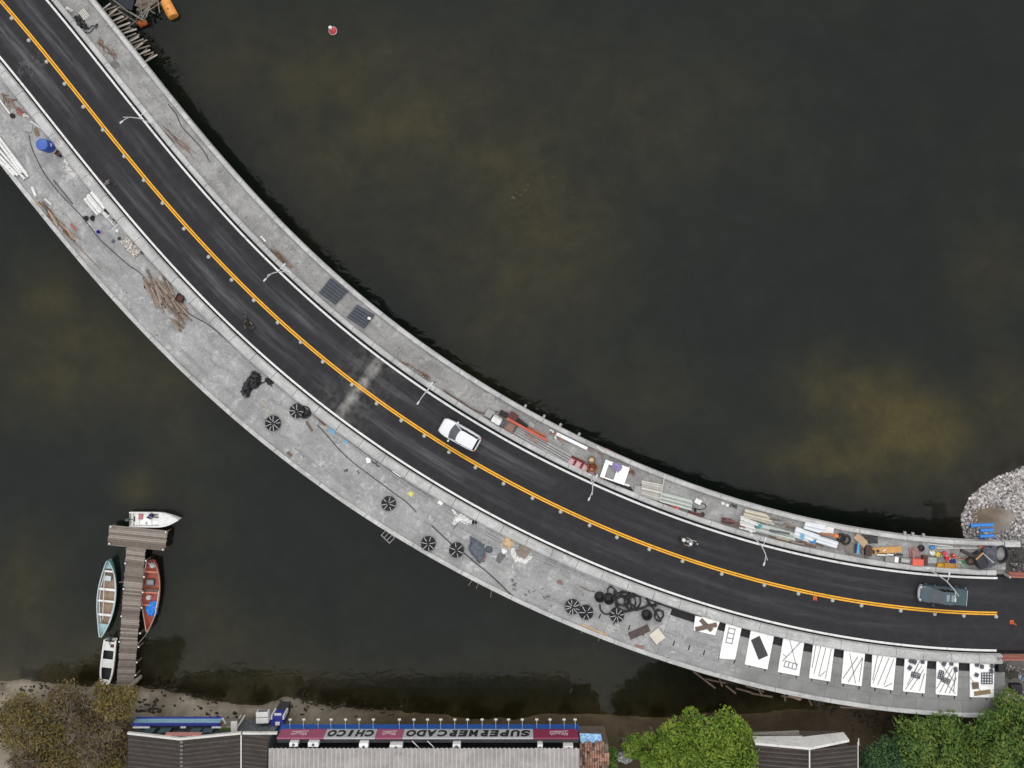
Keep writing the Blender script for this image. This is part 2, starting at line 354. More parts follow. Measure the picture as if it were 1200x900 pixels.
def ribbon(prof, s0, s1, ds=10.0, closed=True, gaps=None):
    """sweep a cross-section [(off, z)] along the bridge; gaps = joint spacing (open 3 cm joints)"""
    mb = MB(); mb.uv = []
    def run(a, b):
        n = max(1, int(round((b - a) / ds))); st = [a + (b - a) * i / n for i in range(n + 1)]; k = len(prof); base_i = len(mb.v)
        run_l = [0.0]
        for i in range(1, k): run_l.append(run_l[-1] + math.hypot((prof[i][0] - prof[i - 1][0]) / 12, prof[i][1] - prof[i - 1][1]))
        for s in st:
            for i, (o_, z_) in enumerate(prof):
                mb.v.append(tuple(BW(s, o_, z_))); mb.uv.append((s / 12, (prof[0][0] / 12 + run_l[i] * (1 if prof[-1][0] >= prof[0][0] else -1)) if closed else o_ / 12))
        kk = k if closed else k - 1
        for i in range(n):
            for j in range(kk):
                q = base_i + i * k; mb.f.append((q + j, q + (j + 1) % k, q + k + (j + 1) % k, q + k + j)); mb.mi.append(0)
        if closed:
            mb.f.append(tuple(base_i + j for j in range(k))); mb.f.append(tuple(base_i + n * k + j for j in range(k - 1, -1, -1))); mb.mi += [0, 0]
    if gaps:
        a = s0
        while a < s1 - 1: run(a, min(a + gaps - .45, s1)); a += gaps
    else: run(s0, s1)
    return mb

JOINT_S, _ = S_of(421, 455)
SPILL = S_of(35, 76)
S0, S1 = -290.0, 1636.0

# ------------------------------------------------------------------ ground, lake bed, water
LAND = np.array([(-9000, 802), (0, 802), (60, 800), (160, 808), (230, 820), (300, 829), (335, 820), (420, 834), (560, 842), (700, 842), (740, 846), (860, 838), (920, 832), (1000, 824),
                 (1060, 822), (1110, 815), (1158, 795), (1168, 740), (1168, 665), (1132, 640), (1125, 612), (1136, 584), (1164, 564), (1200, 551), (1330, 515), (9000, 300), (9000, 9000), (-9000, 9000)], float)
_k = (CAMZ - WATER) / CAMZ / 12
LANDW = np.stack([(LAND[:, 0] - 600) * _k, CAMY + (450 - 12 * CAMY - LAND[:, 1]) * _k], 1)
def land_sd(x, y):
    d = np.full(x.shape, 1e9); ins = np.zeros(x.shape, bool); n = len(LANDW)
    for i in range(n):
        ax, ay = LANDW[i]; bx, by = LANDW[(i + 1) % n]; ex, ey = bx - ax, by - ay
        t = np.clip(((x - ax) * ex + (y - ay) * ey) / (ex * ex + ey * ey), 0, 1)
        d = np.minimum(d, np.hypot(x - ax - t * ex, y - ay - t * ey))
        c = ((ay > y) != (by > y)); xi = ax + (y - ay) / (ey if abs(ey) > 1e-9 else 1e-9) * ex
        ins ^= c & (x < xi)
    return np.where(ins, d, -d)
def vnoise(x, y, sc, seed=0):
    r = np.random.default_rng(seed); g = r.random((64, 64)); u = x / sc; w = y / sc; i = np.floor(u).astype(int); j = np.floor(w).astype(int); fu = u - i; fw = w - j
    fu = fu * fu * (3 - 2 * fu); fw = fw * fw * (3 - 2 * fw); G = lambda a, b: g[a % 64, b % 64]
    return (G(i, j) * (1 - fu) + G(i + 1, j) * fu) * (1 - fw) + (G(i, j + 1) * (1 - fu) + G(i + 1, j + 1) * fu) * fw
def fbm(x, y, sc, seed=0): return .5 * vnoise(x, y, sc, seed) + .3 * vnoise(x, y, sc / 2.1, seed + 1) + .2 * vnoise(x, y, sc / 4.3, seed + 2)

def ground_z(x, y, d=None):
    if d is None: d = land_sd(x, y)
    d = d + (fbm(x, y, 5.0, 3) - .5) * 1.6
    east = np.clip((x - 43.0) / 3.0, 0, 1) * np.clip((y + 33.6) / 1.5, 0, 1)
    land = np.minimum(.36 * d, 1.9) * (1 - east) + np.minimum(.75 * d, -WATER - .14) * east
    bed = np.maximum(-.10 * -d, -1.7)
    z = WATER + np.where(d > 0, land, bed)
    return z + (fbm(x, y, 1.4, 9) - .5) * .10 * np.clip(1 - east, .3, 1)

fx = np.arange(-58, 58.01, .42); fy = np.arange(-46, 44.01, .42)
ext = np.array([3, 8, 18, 40, 90, 200, 450, 1000, 2200], float)
gx = np.concatenate([fx[0] - ext[::-1], fx, fx[-1] + ext]); gy = np.concatenate([fy[0] - ext[::-1], fy, fy[-1] + ext])
GX, GY = np.meshgrid(gx, gy); SD = land_sd(GX, GY); GZ = ground_z(GX, GY, SD)
col = np.zeros(GX.shape + (3,)); col[:] = (.0145, .0245, .0270)
PX = GX / _k + 600; PY = 450 - 12 * CAMY - (GY - CAMY) / _k
silt = np.zeros(GX.shape)
for (cx, cy, rx, ry, a) in [(1085, 515, 70, 45, 1.05), (1035, 475, 60, 45, .85), (975, 455, 55, 45, .5), (945, 540, 70, 32, .45), (1000, 555, 70, 30, .6), (1185, 480, 35, 60, .5), (1180, 300, 50, 60, .28), (640, 240, 110, 160, .34), (430, 130, 120, 110, .30), (300, 60, 80, 60, .2), (480, 120, 120, 90, .22), (860, 130, 120, 80, .16),
                            (585, 310, 80, 80, .22), (770, 470, 70, 50, .3), (110, 430, 130, 75, .42), (45, 360, 60, 70, .35), (20, 690, 45, 60, .55), (150, 575, 22, 22, .55), (110, 765, 45, 40, .45),
                            (330, 800, 90, 22, .3), (700, 80, 130, 80, .1), (340, 60, 150, 60, .12), (210, 600, 60, 90, .14), (640, 780, 120, 30, .2), (250, 750, 90, 50, .25)]:
    silt += a * np.exp(-((PX - cx) / rx) ** 2 - ((PY - cy) / ry) ** 2)
silt += .13 * np.clip((fbm(GX, GY, 17.0, 41) - .42) * 3, 0, 1); nz = fbm(GX, GY, 4.5, 21); silt = np.clip(silt * (0.42 + 1.15 * np.clip(nz - .25, 0, 1)), 0, 1.2)
def lerp(c, tgt, f): return c + (np.array(tgt) - c) * np.clip(f, 0, 1)[..., None]
col = lerp(col, (.175, .138, .050), silt)
near = np.exp(-np.clip(-SD, 0, 99) / 2.4) * (SD <= 0.3)
west = np.clip((-12 - GX) / 12, 0, 1); ne = (GY > -26) & (GX > 40)
col = lerp(col, (.15, .112, .050), near * (1 - west) * .75 * ~ne); col = lerp(col, (.17, .14, .095), near * west * .95)
col = lerp(col, (.07, .06, .05), near * ne * .9)
sandn = fbm(GX, GY, 2.2, 33); algae = np.clip((fbm(GX, GY, 1.9, 61) - .47) * 7, 0, 1) * np.exp(-(np.clip(-SD - .9, -9, 99) / 1.3) ** 2); col = lerp(col, (.030, .022, .009), algae * .85)
land_c = np.zeros_like(col); land_c[:] = (.075, .056, .036)
land_c = lerp(land_c, (.265, .235, .19), west * np.clip(sandn * 2.2 - .3, 0, 1)); land_c = lerp(land_c, (.30, .28, .265), (GX > 43) & (GY > -33))
land_c = lerp(land_c, (.20, .155, .12), np.clip(1.6 - ((GX - 46.8) / 2.9) ** 2 - ((GY + 12.8) / 2.2) ** 2, 0, 1) * np.clip(sandn * 2 - .1, .3, 1))
wf = np.clip((GZ - WATER + .03) / .1, 0, 1); col = lerp(col, 0, 0) * (1 - wf[..., None]) + land_c * wf[..., None]
ny, nx = GX.shape
idx = np.arange(nx * ny).reshape(ny, nx)
faces = np.stack([idx[:-1, :-1], idx[:-1, 1:], idx[1:, 1:], idx[1:, :-1]], -1).reshape(-1, 4)
me = bpy.data.meshes.new("ground"); me.from_pydata(np.stack([GX, GY, GZ], -1).reshape(-1, 3).tolist(), [], faces.tolist())
ca = me.color_attributes.new("soil", 'FLOAT_COLOR', 'POINT'); ca.data.foreach_set("color", np.concatenate([col.reshape(-1, 3), np.ones((nx * ny, 1))], 1).ravel().astype(np.float32))
me.polygons.foreach_set("use_smooth", [True] * len(me.polygons)); me.materials.append(ground_mat())
g_ob = bpy.data.objects.new("ground", me); COL.objects.link(g_ob); struct(g_ob)
GZF = lambda x, y: float(ground_z(np.array([x]), np.array([y]))[0])

w = MB(); w.add([(-2300, -2300, WATER), (2300, -2300, WATER), (2300, 2300, WATER), (-2300, 2300, WATER)], [(0, 1, 2, 3)])
struct(w.build("water", water_mat()))

# ------------------------------------------------------------------ road and bridge
C_walk = concrete("walkway_concrete", (.345, .347, .348), (.50, .50, .495), (.15, .148, .145), joints=.6, jdark=.62, clean_from=.80, clean_col=(.205, .205, .203))
C_walkn = concrete("north_walkway_concrete", (.295, .293, .289), (.40, .395, .385), (.10, .094, .088))
C_kerb = concrete("barrier_concrete", (.47, .47, .47), (.58, .58, .58), (.24, .235, .23))
C_para = concrete("parapet_concrete", (.49, .49, .49), (.60, .60, .595), (.22, .215, .21))
C_deck = M("deck_concrete", (.22, .215, .21), .9)
ASPH = asphalt()
r = ribbon([(-46.8, .004), (46.2, .004)], S0, 1900, 8, closed=False); struct(r.build("road", ASPH, fix=False))
WHITE_P = M("white_road_paint", (.78, .78, .77), .6, .08, 1.5, dirt=(.5, .5, .49)); YEL_P = M("yellow_road_paint", (.86, .41, .012), .6, .10, 1.5, dirt=(.62, .30, .02))
for nm, o_, h_, m_, e_ in (("edge_line", -43.3, 1.2, WHITE_P, 1627), ("edge_line", 41.6, 1.2, WHITE_P, 1627), ("centre_line", -1.15, .8, YEL_P, 1627), ("centre_line", 1.35, .8, YEL_P, 1627)):
    struct(ribbon([(o_ - h_, .008), (o_ + h_, .008)], S0, e_, 8, closed=False).build(nm, m_, fix=False))

bridge = thing("road_bridge", "curved concrete road bridge sweeping across the dark lake, with black asphalt and pale walkways", "bridge", (0, 0, 0))
ribbon([(-119, -.05), (-119, -.75), (-112, -.95), (76, -.95), (83, -.75), (83, -.05)], S0, S1, 12).build("deck", C_deck, bridge)
wk = ribbon([(-57, WZ), (-57, -.05), (-116.2, -.05), (-116.2, WZ)], S0, 1258, 8).build("walkway", C_walk, bridge)
wk2 = ribbon([(-68, WZ), (-68, -.05), (-116.2, -.05), (-116.2, WZ)], 1258.3, S1, 8).build("walkway", C_walk, bridge)
ribbon([(52, -.05), (52, WZ), (80.2, WZ), (80.2, -.05)], S0, S1, 8).build("walkway", C_walkn, bridge)
ribbon([(-57.2, -.05), (-57.2, .36), (-55.5, .46), (-49.3, .46), (-47, .36), (-46.4, -.05)], S0 + 4, 1631, 8, gaps=31.0).build("barrier", C_kerb, bridge, smooth=False)
ribbon([(46.0, -.05), (46.2, .38), (47.6, .48), (51.0, .48), (52.2, .40), (52.2, -.05)], S0 + 9, 1622, 8, gaps=31.0).build("barrier", C_kerb, bridge)
ribbon([(-121, -.5), (-121, .26), (-120.4, .30), (-116.8, .30), (-116.2, .26), (-116.2, -.5)], S0, S1, 8, gaps=60).build("parapet", C_para, bridge)
ribbon([(80.2, -.5), (80.2, .28), (80.8, .33), (84.4, .33), (85, .28), (85, -.5)], S0, S1 - 4, 8, gaps=60).build("parapet", C_para, bridge)
ribbon([(-67.9, -.042), (-57.3, -.042)], 1258.3, S1, 8, closed=False).build("duct_floor", M("duct_black", (.012, .012, .012), .8), bridge, fix=False)
tape = M("pile_concrete", (.25, .24, .23), .9)
for s in np.arange(S0 + 60, S1 - 40, 118):
    for off in (-98, -40, 12, 62):
        b = BW(s, off, 0); MB().tube([(b.x, b.y, -7.6), (b.x, b.y, -.94)], .42, 14).build("pier", tape, bridge, smooth=True)
slot_m = M("slot_dark", (.02, .02, .02), .9)
for i, s in enumerate(np.arange(1186, 1626, 17.2)):
    a = BW(s, -97.5 - (i % 2) * .5, WZ + .004)
    MB().box((0, 0, 0.0), (.12, .5, .006)).build("drain_slot", slot_m, wk2 if s > 1258 else wk, loc=a, rotz=BH(s))
for px_, py_ in ((612, 478), (634, 490), (653, 501), (675, 512), (1059, 624), (1068.5, 625), (1081, 625)):          # short bracket stubs outside the north parapet
    s, _ = S_of(px_, py_ + 4); MB().box((0, 0, 0), (.22, .40, .2)).build("bracket", C_para, bridge, loc=BW(s, 87.0, .1), rotz=BH(s))
# approach slabs at the east end
ribbon([(79, -.3), (79, .25), (85, .25), (85, -.3)], 1634, 1652, 6).build("approach_wall", C_para, bridge)

# ------------------------------------------------------------------ generic loose pieces
def bar(name, a, b, wd, ht, z, m, label, cat, group=None, roundp=False, hollow=False, n=10, z2=None, taper=1.0, parent=None):
    A = P(a[0], a[1], z); Bv = P(b[0], b[1], z if z2 is None else z2); d = Bv - A; L = d.length; mb = MB()
    if roundp:
        rr = wd / 2
        if hollow:
            mb.tube([(-L / 2, 0, 0), (L / 2, 0, 0)], rr, n, cap=False)
            for sx in (-1, 1):
                mb.torus((sx * L / 2, 0, 0), rr * .86, rr * .14, n, 4, axis='X'); mb.m = 1; mb.tube([(sx * (L / 2 - .1), 0, 0), (sx * (L / 2 - .08), 0, 0)], rr * .85, n); mb.m = 0
        else: mb.tube([(-L / 2, 0, 0), (L / 2, 0, 0)], [rr, rr * taper], n)
    else: mb.box((0, 0, 0), (L, wd, ht))
    mats = [m, slot_m] if hollow else m
    o = mb.build(name, mats, smooth=roundp, bevel=0 if roundp else min(wd, ht) * .12, parent=parent)
    o.location = (A + Bv) / 2 + Vector((0, 0, ht / 2 if not roundp else wd / 2)); o.rotation_euler = (0, -math.asin(max(-1, min(1, d.z / L))), math.atan2(d.y, d.x))
    return tag(o, label, cat, group) if label else o
def crate(name, c, L, W, H, rot, m, label, cat, z=WZ, lid=None, group=None, open_top=False, slats=False):
    """rot in image degrees (clockwise from +x)"""
    t = thing(name, label, cat, P(c[0], c[1], z), -math.radians(rot), group)
    if open_top:
        th = .04; mb = MB(); mb.box((0, 0, th / 2), (L, W, th))
        for sx in (-1, 1): mb.box((sx * (L / 2 - th / 2), 0, H / 2 + th / 2), (th, W, H)); mb.box((0, sx * (W / 2 - th / 2), H / 2 + th / 2 + .002), (L - 2 * th, th, H))
        mb.build("box_body", m, t)
        q = MB().box((0, 0, H * .45), (L - 2.4 * th, W - 2.4 * th, H * .5)); q.build("filling", lid or m, t)
    else:
        MB().box((0, 0, H / 2), (L, W, H)).build("box_body", m, t, bevel=.02)
        if lid is not None: MB().box((0, 0, H + .018), (L * 1.02, W * 1.02, .03)).build("lid", lid, t, bevel=.008)
    if slats:
        n = max(2, int(W / .14))
        for k in range(n): MB().box((0, -W / 2 + (k + .5) * W / n, H + .022), (L * .98, W / n * .62, .03)).build("slat", lid or m, t)
    return t
def sheet_pts(pts, z, h, name, m, label, cat, group=None, bumps=0.0, bevel=.01):
    Q = [P(x, y, z) for x, y in pts]; c = sum(Q, Vector()) / len(Q); L = [((q - c).x, (q - c).y) for q in Q]
    ar = sum(L[i][0] * L[(i + 1) % len(L)][1] - L[(i + 1) % len(L)][0] * L[i][1] for i in range(len(L)))
    if ar < 0: L = L[::-1]
    if not bumps:
        o = MB().prism(L, 0, h).build(name, m, loc=c, bevel=bevel)
    else:                                        # crumpled cloth: a fine grid cut to the outline, raised in folds
        xs = [p[0] for p in L]; ys = [p[1] for p in L]; st = .12; bm = bmesh.new(); nx_ = int((max(xs) - min(xs)) / st) + 2; ny_ = int((max(ys) - min(ys)) / st) + 2
        def inside(x, y):
            r_ = False
            for i in range(len(L)):
                x1, y1 = L[i]; x2, y2 = L[(i + 1) % len(L)]
                if (y1 > y) != (y2 > y) and x < x1 + (y - y1) / (y2 - y1) * (x2 - x1): r_ = not r_
            return r_
        vs = {}; sd = sum(ord(ch) for ch in label) % 97
        def gv(i, j):
            if (i, j) not in vs:
                x = min(xs) + i * st + random.uniform(-.03, .03); y = min(ys) + j * st + random.uniform(-.03, .03)
                zz = bumps * (.35 + 1.3 * abs(mnoise.noise(Vector((x * 1.6, y * 1.6, sd)))) + .7 * abs(mnoise.noise(Vector((x * 4.5, y * 3.2, sd + 9)))))
                if not all(inside(x + dx * st, y + dy * st) for dx in (-1, 1) for dy in (-1, 1)): zz = .005
                vs[(i, j)] = bm.verts.new((x, y, zz + h))
            return vs[(i, j)]
        for i in range(nx_):
            for j in range(ny_):
                if inside(min(xs) + (i + .5) * st, min(ys) + (j + .5) * st): bm.faces.new([gv(i, j), gv(i + 1, j), gv(i + 1, j + 1), gv(i, j + 1)])
        top = list(bm.faces); ex = bmesh.ops.extrude_face_region(bm, geom=top)
        low = [g for g in ex["geom"] if isinstance(g, bmesh.types.BMVert)]
        for q in low: q.co.z = 0.0
        bmesh.ops.recalc_face_normals(bm, faces=bm.faces); me_ = bpy.data.meshes.new(name); bm.to_mesh(me_); bm.free(); me_.materials.append(m)
        o = bpy.data.objects.new(name, me_); COL.objects.link(o); o.location = c
    return tag(o, label, cat, group)
def heap(name, c, L, W, H, rot, m, label, cat, n=5, rough=.3, z=WZ, group=None, seed=None):
    mb = MB(); rnd = random.Random(seed if seed is not None else int(c[0] * 7 + c[1]))
    for i in range(n):
        f = (i / max(1, n - 1) - .5) if n > 1 else 0
        mb.blob((f * L * .62 + rnd.uniform(-.06, .06) * L, rnd.uniform(-.2, .2) * W, 0), (L * .24 if n > 1 else L / 2, W * rnd.uniform(.3, .45) if n > 1 else W / 2, H * rnd.uniform(.6, 1)), seed=rnd.random() * 50, rough=rough, sub=2)
    o = mb.build(name, m, loc=P(c[0], c[1], z), rotz=-math.radians(rot), fix=False)
    return tag(o, label, cat, group)

M_white = M("white_plastic", (.74, .74, .73), .5, .07, 2, dirt=(.55, .54, .52)); M_panel = M("white_panel_paint", (.90, .90, .89), .55, .03, 1.2, dirt=(.76, .75, .72))
M_off = M("offwhite_pipe", (.58, .57, .53), .6, .12); M_grn = M("pale_grey_pipe", (.42, .44, .42), .55, .12); M_black = M("black_rubber", (.010, .010, .011), .55, .3); M_bplast = M("black_plastic_sheet", (.012, .013, .016), .38, .35)
M_rust = M("rusty_iron", (.14, .075, .05), .85, .35, 6); M_wood = wood("weathered_timber", (.21, .17, .14)); M_wood2 = wood("brown_timber", (.125, .088, .068)); M_pale = wood("pale_timber", (.42, .30, .18)); M_grey = M("grey_metal", (.26, .26, .27), .5, .2, 4, .4)
M_red = M("red_paint", (.42, .07, .05), .6, .25); M_pink = M("faded_red", (.27, .16, .135), .8, .3); M_blue = M("blue_plastic", (.02, .07, .34), .45, .2); M_lblue = M("light_blue_plastic", (.10, .38, .62), .5, .2); M_yel = M("yellow_plastic", (.55, .36, .03), .6, .2)
M_orange = M("orange_plastic", (.75, .20, .06), .5, .15); M_green = M("green_plastic", (.05, .22, .07), .6, .3); M_slate = M("slate_tarpaulin", (.075, .08, .10), .6, .35); M_bluegrey = M("bluegrey_tarpaulin", (.10, .115, .14), .65, .35, 5)
M_beige = M("beige_sack", (.55, .40, .24), .8, .15); M_dgrey = M("dark_grey_steel", (.085, .095, .115), .5, .25, 5, .3); M_ply = wood("plywood", (.46, .25, .09), .2); M_maroon = M("maroon_paint", (.09, .025, .022), .7, .3); M_cement = M("cement_grey", (.33, .33, .33), .9, .15)
M_steel = M("galvanised_steel", (.62, .63, .64), .45, .1, 3, .2); M_cable = M("black_cable", (.016, .016, .016), .6)

# ------------------------------------------------------------------ shore: trees and shrubs
def leaves_mesh(name, m, centers, radii, n, size, parent, seed, droop=.0, flat=.75, shell=.55):
    r = np.random.default_rng(seed); cs = np.array(centers); rd = np.array(radii)
    w_ = rd ** 2; w_ = w_ / w_.sum(); k = r.choice(len(cs), n, p=w_)
    d = r.normal(size=(n, 3)); d /= np.linalg.norm(d, axis=1)[:, None]; d[:, 2] = np.where(d[:, 2] < -.35, -d[:, 2], d[:, 2])
    rad = rd[k] * (shell + (1.08 - shell) * r.random(n) ** .6); rad *= 1 + .16 * r.normal(size=n) * (r.random(n) < .35)
    c = cs[k] + d * rad[:, None] * np.array([1, 1, flat])
    nr = d * .7 + np.array([0, 0, .75]) + r.normal(size=(n, 3)) * .45; nr /= np.linalg.norm(nr, axis=1)[:, None]
    a = np.cross(nr, r.normal(size=(n, 3))); a /= np.linalg.norm(a, axis=1)[:, None]; b = np.cross(nr, a)
    sz = size * (.6 + .8 * r.random(n))[:, None]
    v = np.stack([c - a * sz, c - b * sz * .42 + nr * sz * .12, c + a * sz, c + b * sz * .42 + nr * sz * .12], 1).reshape(-1, 3)
    f = np.arange(4 * n).reshape(n, 4)
    me = bpy.data.meshes.new(name); me.from_pydata(v.tolist(), [], f.tolist()); me.materials.append(m)
    o = bpy.data.objects.new(name, me); COL.objects.link(o); o.parent = parent; return o
BARK = M("bark", (.13, .10, .08), .9, .3, 5); TWIG = M("grey_twigs", (.26, .23, .20), .9, .25, 5)
def tree(name, label, cat, px, py, R, ztop, m, seed, nl=9, n=6000, size=.2, group=None, depth=.7, lobe=.5, bark=None, twigs=0, ell=1.0, shell=.55):
    rnd = random.Random(seed); c0 = P(px, py, ztop - R * .5); gz = GZF(c0.x, c0.y)
    t = thing(name, label, cat, (c0.x, c0.y, gz), 0, group); H = ztop - gz
    cs, rs = [], []
    for i in range(nl):
        a = i * 2.399 + rnd.uniform(-.3, .3); q = math.sqrt((i + .4) / nl) * R * (1 - lobe * .72); rr = R * lobe * rnd.uniform(.6, 1.3); q *= rnd.uniform(.86, 1.12)
        cs.append((q * math.cos(a), q * math.sin(a) * ell, H - rr * .75 - (q / R) ** 2 * R * depth * .8 + rnd.uniform(-.9, .35) * rr)); rs.append(rr)
    mb = MB(); mb.tube([(0, 0, -.3), (.1, .05, H * .3), (-.05, .1, H * .55)], [.26, .2, .15], 9)
    for q, rr in zip(cs, rs):
        st = Vector((0, .08, H * rnd.uniform(.3, .52))); e = Vector(q); md = st.lerp(e, .5) + Vector((rnd.uniform(-.3, .3), rnd.uniform(-.3, .3), -.25)); mb.tube([st, md, e], [.12, .07, .03], 6)
        for _ in range(4):
            e2 = e + Vector((rnd.uniform(-1, 1), rnd.uniform(-1, 1), rnd.uniform(-.1, .9))) * rr; mb.tube([md.lerp(e, .6), e2], [.035, .012], 4)
    mb.build("trunk", bark or BARK, t, smooth=True, fix=False)
    leaves_mesh("crown", m, cs, rs, n, size, t, seed, shell=shell)
    if twigs:
        tw = MB()
        for _ in range(twigs):
            j = rnd.randrange(nl); b0 = Vector(cs[j]); d = Vector((rnd.uniform(-1, 1), rnd.uniform(-1, 1), rnd.uniform(.25, 1))).normalized(); e = b0 + d * rs[j] * rnd.uniform(.9, 1.25)
            mdl = b0.lerp(e, .55) + Vector((rnd.uniform(-.2, .2), rnd.uniform(-.2, .2), .1)); tw.tube([b0, mdl, e], [.03, .02, .008], 4, cap=False)
            for _k2 in range(2): tw.tube([mdl, mdl + (e - mdl).length * Vector((rnd.uniform(-1, 1), rnd.uniform(-1, 1), rnd.uniform(0, .8)))], [.014, .005], 4, cap=False)
        tw.build("bare_twigs", TWIG, t, fix=False)
    return t
L_bright = leaf_mat("bright_leaves", [(.0, (.035, .075, .010)), (.35, (.10, .18, .02)), (.7, (.20, .29, .03)), (1., (.32, .37, .06))])
L_dark = leaf_mat("dark_leaves", [(.0, (.022, .05, .012)), (.35, (.065, .135, .026)), (.65, (.14, .215, .038)), (1., (.28, .31, .07))])
L_teal = leaf_mat("bluish_leaves", [(.0, (.016, .042, .020)), (.4, (.035, .09, .035)), (.75, (.075, .145, .045)), (1., (.16, .21, .06))])
L_olive = leaf_mat("olive_leaves", [(.0, (.05, .042, .018)), (.35, (.115, .09, .03)), (.7, (.205, .155, .045)), (1., (.32, .23, .075))])
L_brown = leaf_mat("brown_leaves", [(.0, (.05, .036, .02)), (.4, (.11, .08, .04)), (.75, (.17, .125, .05)), (1., (.27, .20, .08))])
L_frond = leaf_mat("frond_leaves", [(.0, (.03, .06, .015)), (.5, (.07, .12, .03)), (1., (.14, .19, .06))])
tree("broadleaf_tree", "big bright yellow-green tree with a round crown overhanging the dark water", "tree", 831, 885, 4.8, 4.2, L_bright, 4, 44, 11500, .19, lobe=.245, shell=.7)
tree("broadleaf_tree", "smaller bright green tree merging with the left side of the big yellow-green crown", "tree", 774, 889, 2.9, 3.0, L_bright, 9, 22, 5500, .19, lobe=.29, shell=.7)
tree("broadleaf_tree", "low lime green tree at the bottom edge beside the white parapet's dark roof", "tree", 864, 902, 2.6, 2.2, L_bright, 19, 11, 4800, .15, lobe=.38)
tree("broadleaf_tree", "mixed green tree below the row of white panels, leaning over the walkway edge", "tree", 1090, 882, 4.4, 2.4, L_dark, 23, 40, 9200, .19, lobe=.25, shell=.7)
tree("broadleaf_tree", "dark bluish-green tree beside the corner of the dark roofed house", "tree", 1044, 892, 3.0, 1.9, L_teal, 29, 13, 7500, .16, lobe=.36)
tree("broadleaf_tree", "dense green tree in the bottom right corner, partly covering the last white panel", "tree", 1184, 868, 4.3, 3.6, L_dark, 31, 40, 9000, .19, lobe=.25, shell=.7)
tree("broadleaf_tree", "dark green tree at the bottom edge between the two larger crowns under the bridge end", "tree", 1128, 906, 3.2, 2.0, L_dark, 37, 12, 7500, .16, lobe=.38)
G_olv = "dry olive trees on the beach"
for i, (px, py, R, zt, m_, lb, n_, tw) in enumerate([
    (28, 852, 3.6, 1.6, L_olive, "yellowish olive tree in the bottom left corner of the photo beside the beach", 5200, 110),
    (72, 884, 3.0, 1.2, L_olive, "olive tree at the bottom edge with a blue scrap showing beside it", 4600, 70),
    (88, 836, 3.1, .9, L_brown, "half-bare brown tree with grey twigs near the waterline of the beach", 3000, 150),
    (133, 824, 2.4, 2.4, L_olive, "golden olive tree growing over the shore end of the wooden jetty", 3600, 70),
    (118, 862, 3.0, 2.8, L_brown, "brown-leaved tree next to the left edge of the dark corrugated roof", 4200, 110),
    (128, 894, 2.5, 1.2, L_olive, "olive green tree at the photo's bottom edge against the dark roof corner", 4000, 40),
    (36, 896, 2.4, .8, L_brown, "greyish half-bare bush at the bottom edge of the photo, left of the blue scrap", 2600, 110)]):
    tree("olive_tree", lb, "tree", px, py, R, zt, m_, 50 + i, 10, n_, .15, G_olv, lobe=.42, twigs=tw, bark=TWIG, shell=.35)
tree("garden_shrub", "small dark green shrub beside the terracotta tiles and the white flowering bush", "shrub", 712, 892, 1.2, 0.2, L_dark, 71, 6, 1400, .14)
M_flower = leaf_mat("white_blossom", [(.0, (.25, .27, .25)), (.5, (.5, .52, .5)), (1., (.75, .75, .74))])
tree("flowering_bush", "pale whitish bush beside the big bright tree", "bush", 735, 888, .75, .2, M_flower, 73, 5, 500, .14)
pl = P(716, 890, -.6); gzp = GZF(pl.x, pl.y); palm = thing("palm_plant", "arching green fronds of a small palm beside the terracotta roof", "palm", (pl.x, pl.y, gzp))
MB().tube([(0, 0, -.2), (.05, 0, 1.2)], [.1, .08], 8).build("trunk", BARK, palm, smooth=True)
for k in range(9):
    a = k * 2 * math.pi / 9 + .2; mb = MB(); pts = [Vector((math.cos(a) * t * 1.5, math.sin(a) * t * 1.5, 1.2 + .55 * t - .9 * t * t)) for t in np.linspace(0, 1, 9)]; mb.tube(pts, [.02] * 9, 4)
    sd = Vector((-math.sin(a), math.cos(a), 0))
    for q in pts[1:]:
        for sg in (-1, 1): e = q + sd * sg * .32 + Vector((math.cos(a) * .18, math.sin(a) * .18, -.1)); mb.add([q - sd * 0 + Vector((math.cos(a) * .03, math.sin(a) * .03, 0)), q, e], [(0, 1, 2)])
    mb.build("frond", L_frond, palm, fix=False)
# seaweed and driftwood on the beach
WEED = M("dark_seaweed", (.03, .024, .016), .9, .4, 6)
mb = MB(); rs_ = random.Random(5)
for k in range(260):
    cx, cy = rs_.choice([(215, 812), (190, 803), (255, 838), (245, 820), (40, 806), (70, 812), (170, 825), (400, 828), (360, 826), (450, 832), (1010, 838), (980, 832), (1030, 846)])
    q = P(cx + rs_.gauss(0, 15), cy + rs_.gauss(0, 4.5), WATER + .2); z = GZF(q.x, q.y); mb.blob((q.x, q.y, z), (rs_.uniform(.08, .32), rs_.uniform(.06, .22), .05), k, .5, 1)
tag(mb.build("seaweed", WEED, fix=False), "dark clumps of seaweed washed up along the beach", "seaweed", kind="stuff")
o = bar("driftwood_log", (0, 831), (18, 838), .16, .16, WATER + .45, TWIG, "bare pale log lying on the beach at the left edge of the photo", "log", roundp=True, taper=.6)
sheet_pts([(60, 884), (68, 882), (71, 888), (63, 890)], -.2, .05, "blue_tarp", M_blue, "small crumpled blue scrap among the olive trees at the bottom left", "tarp", bumps=.12)

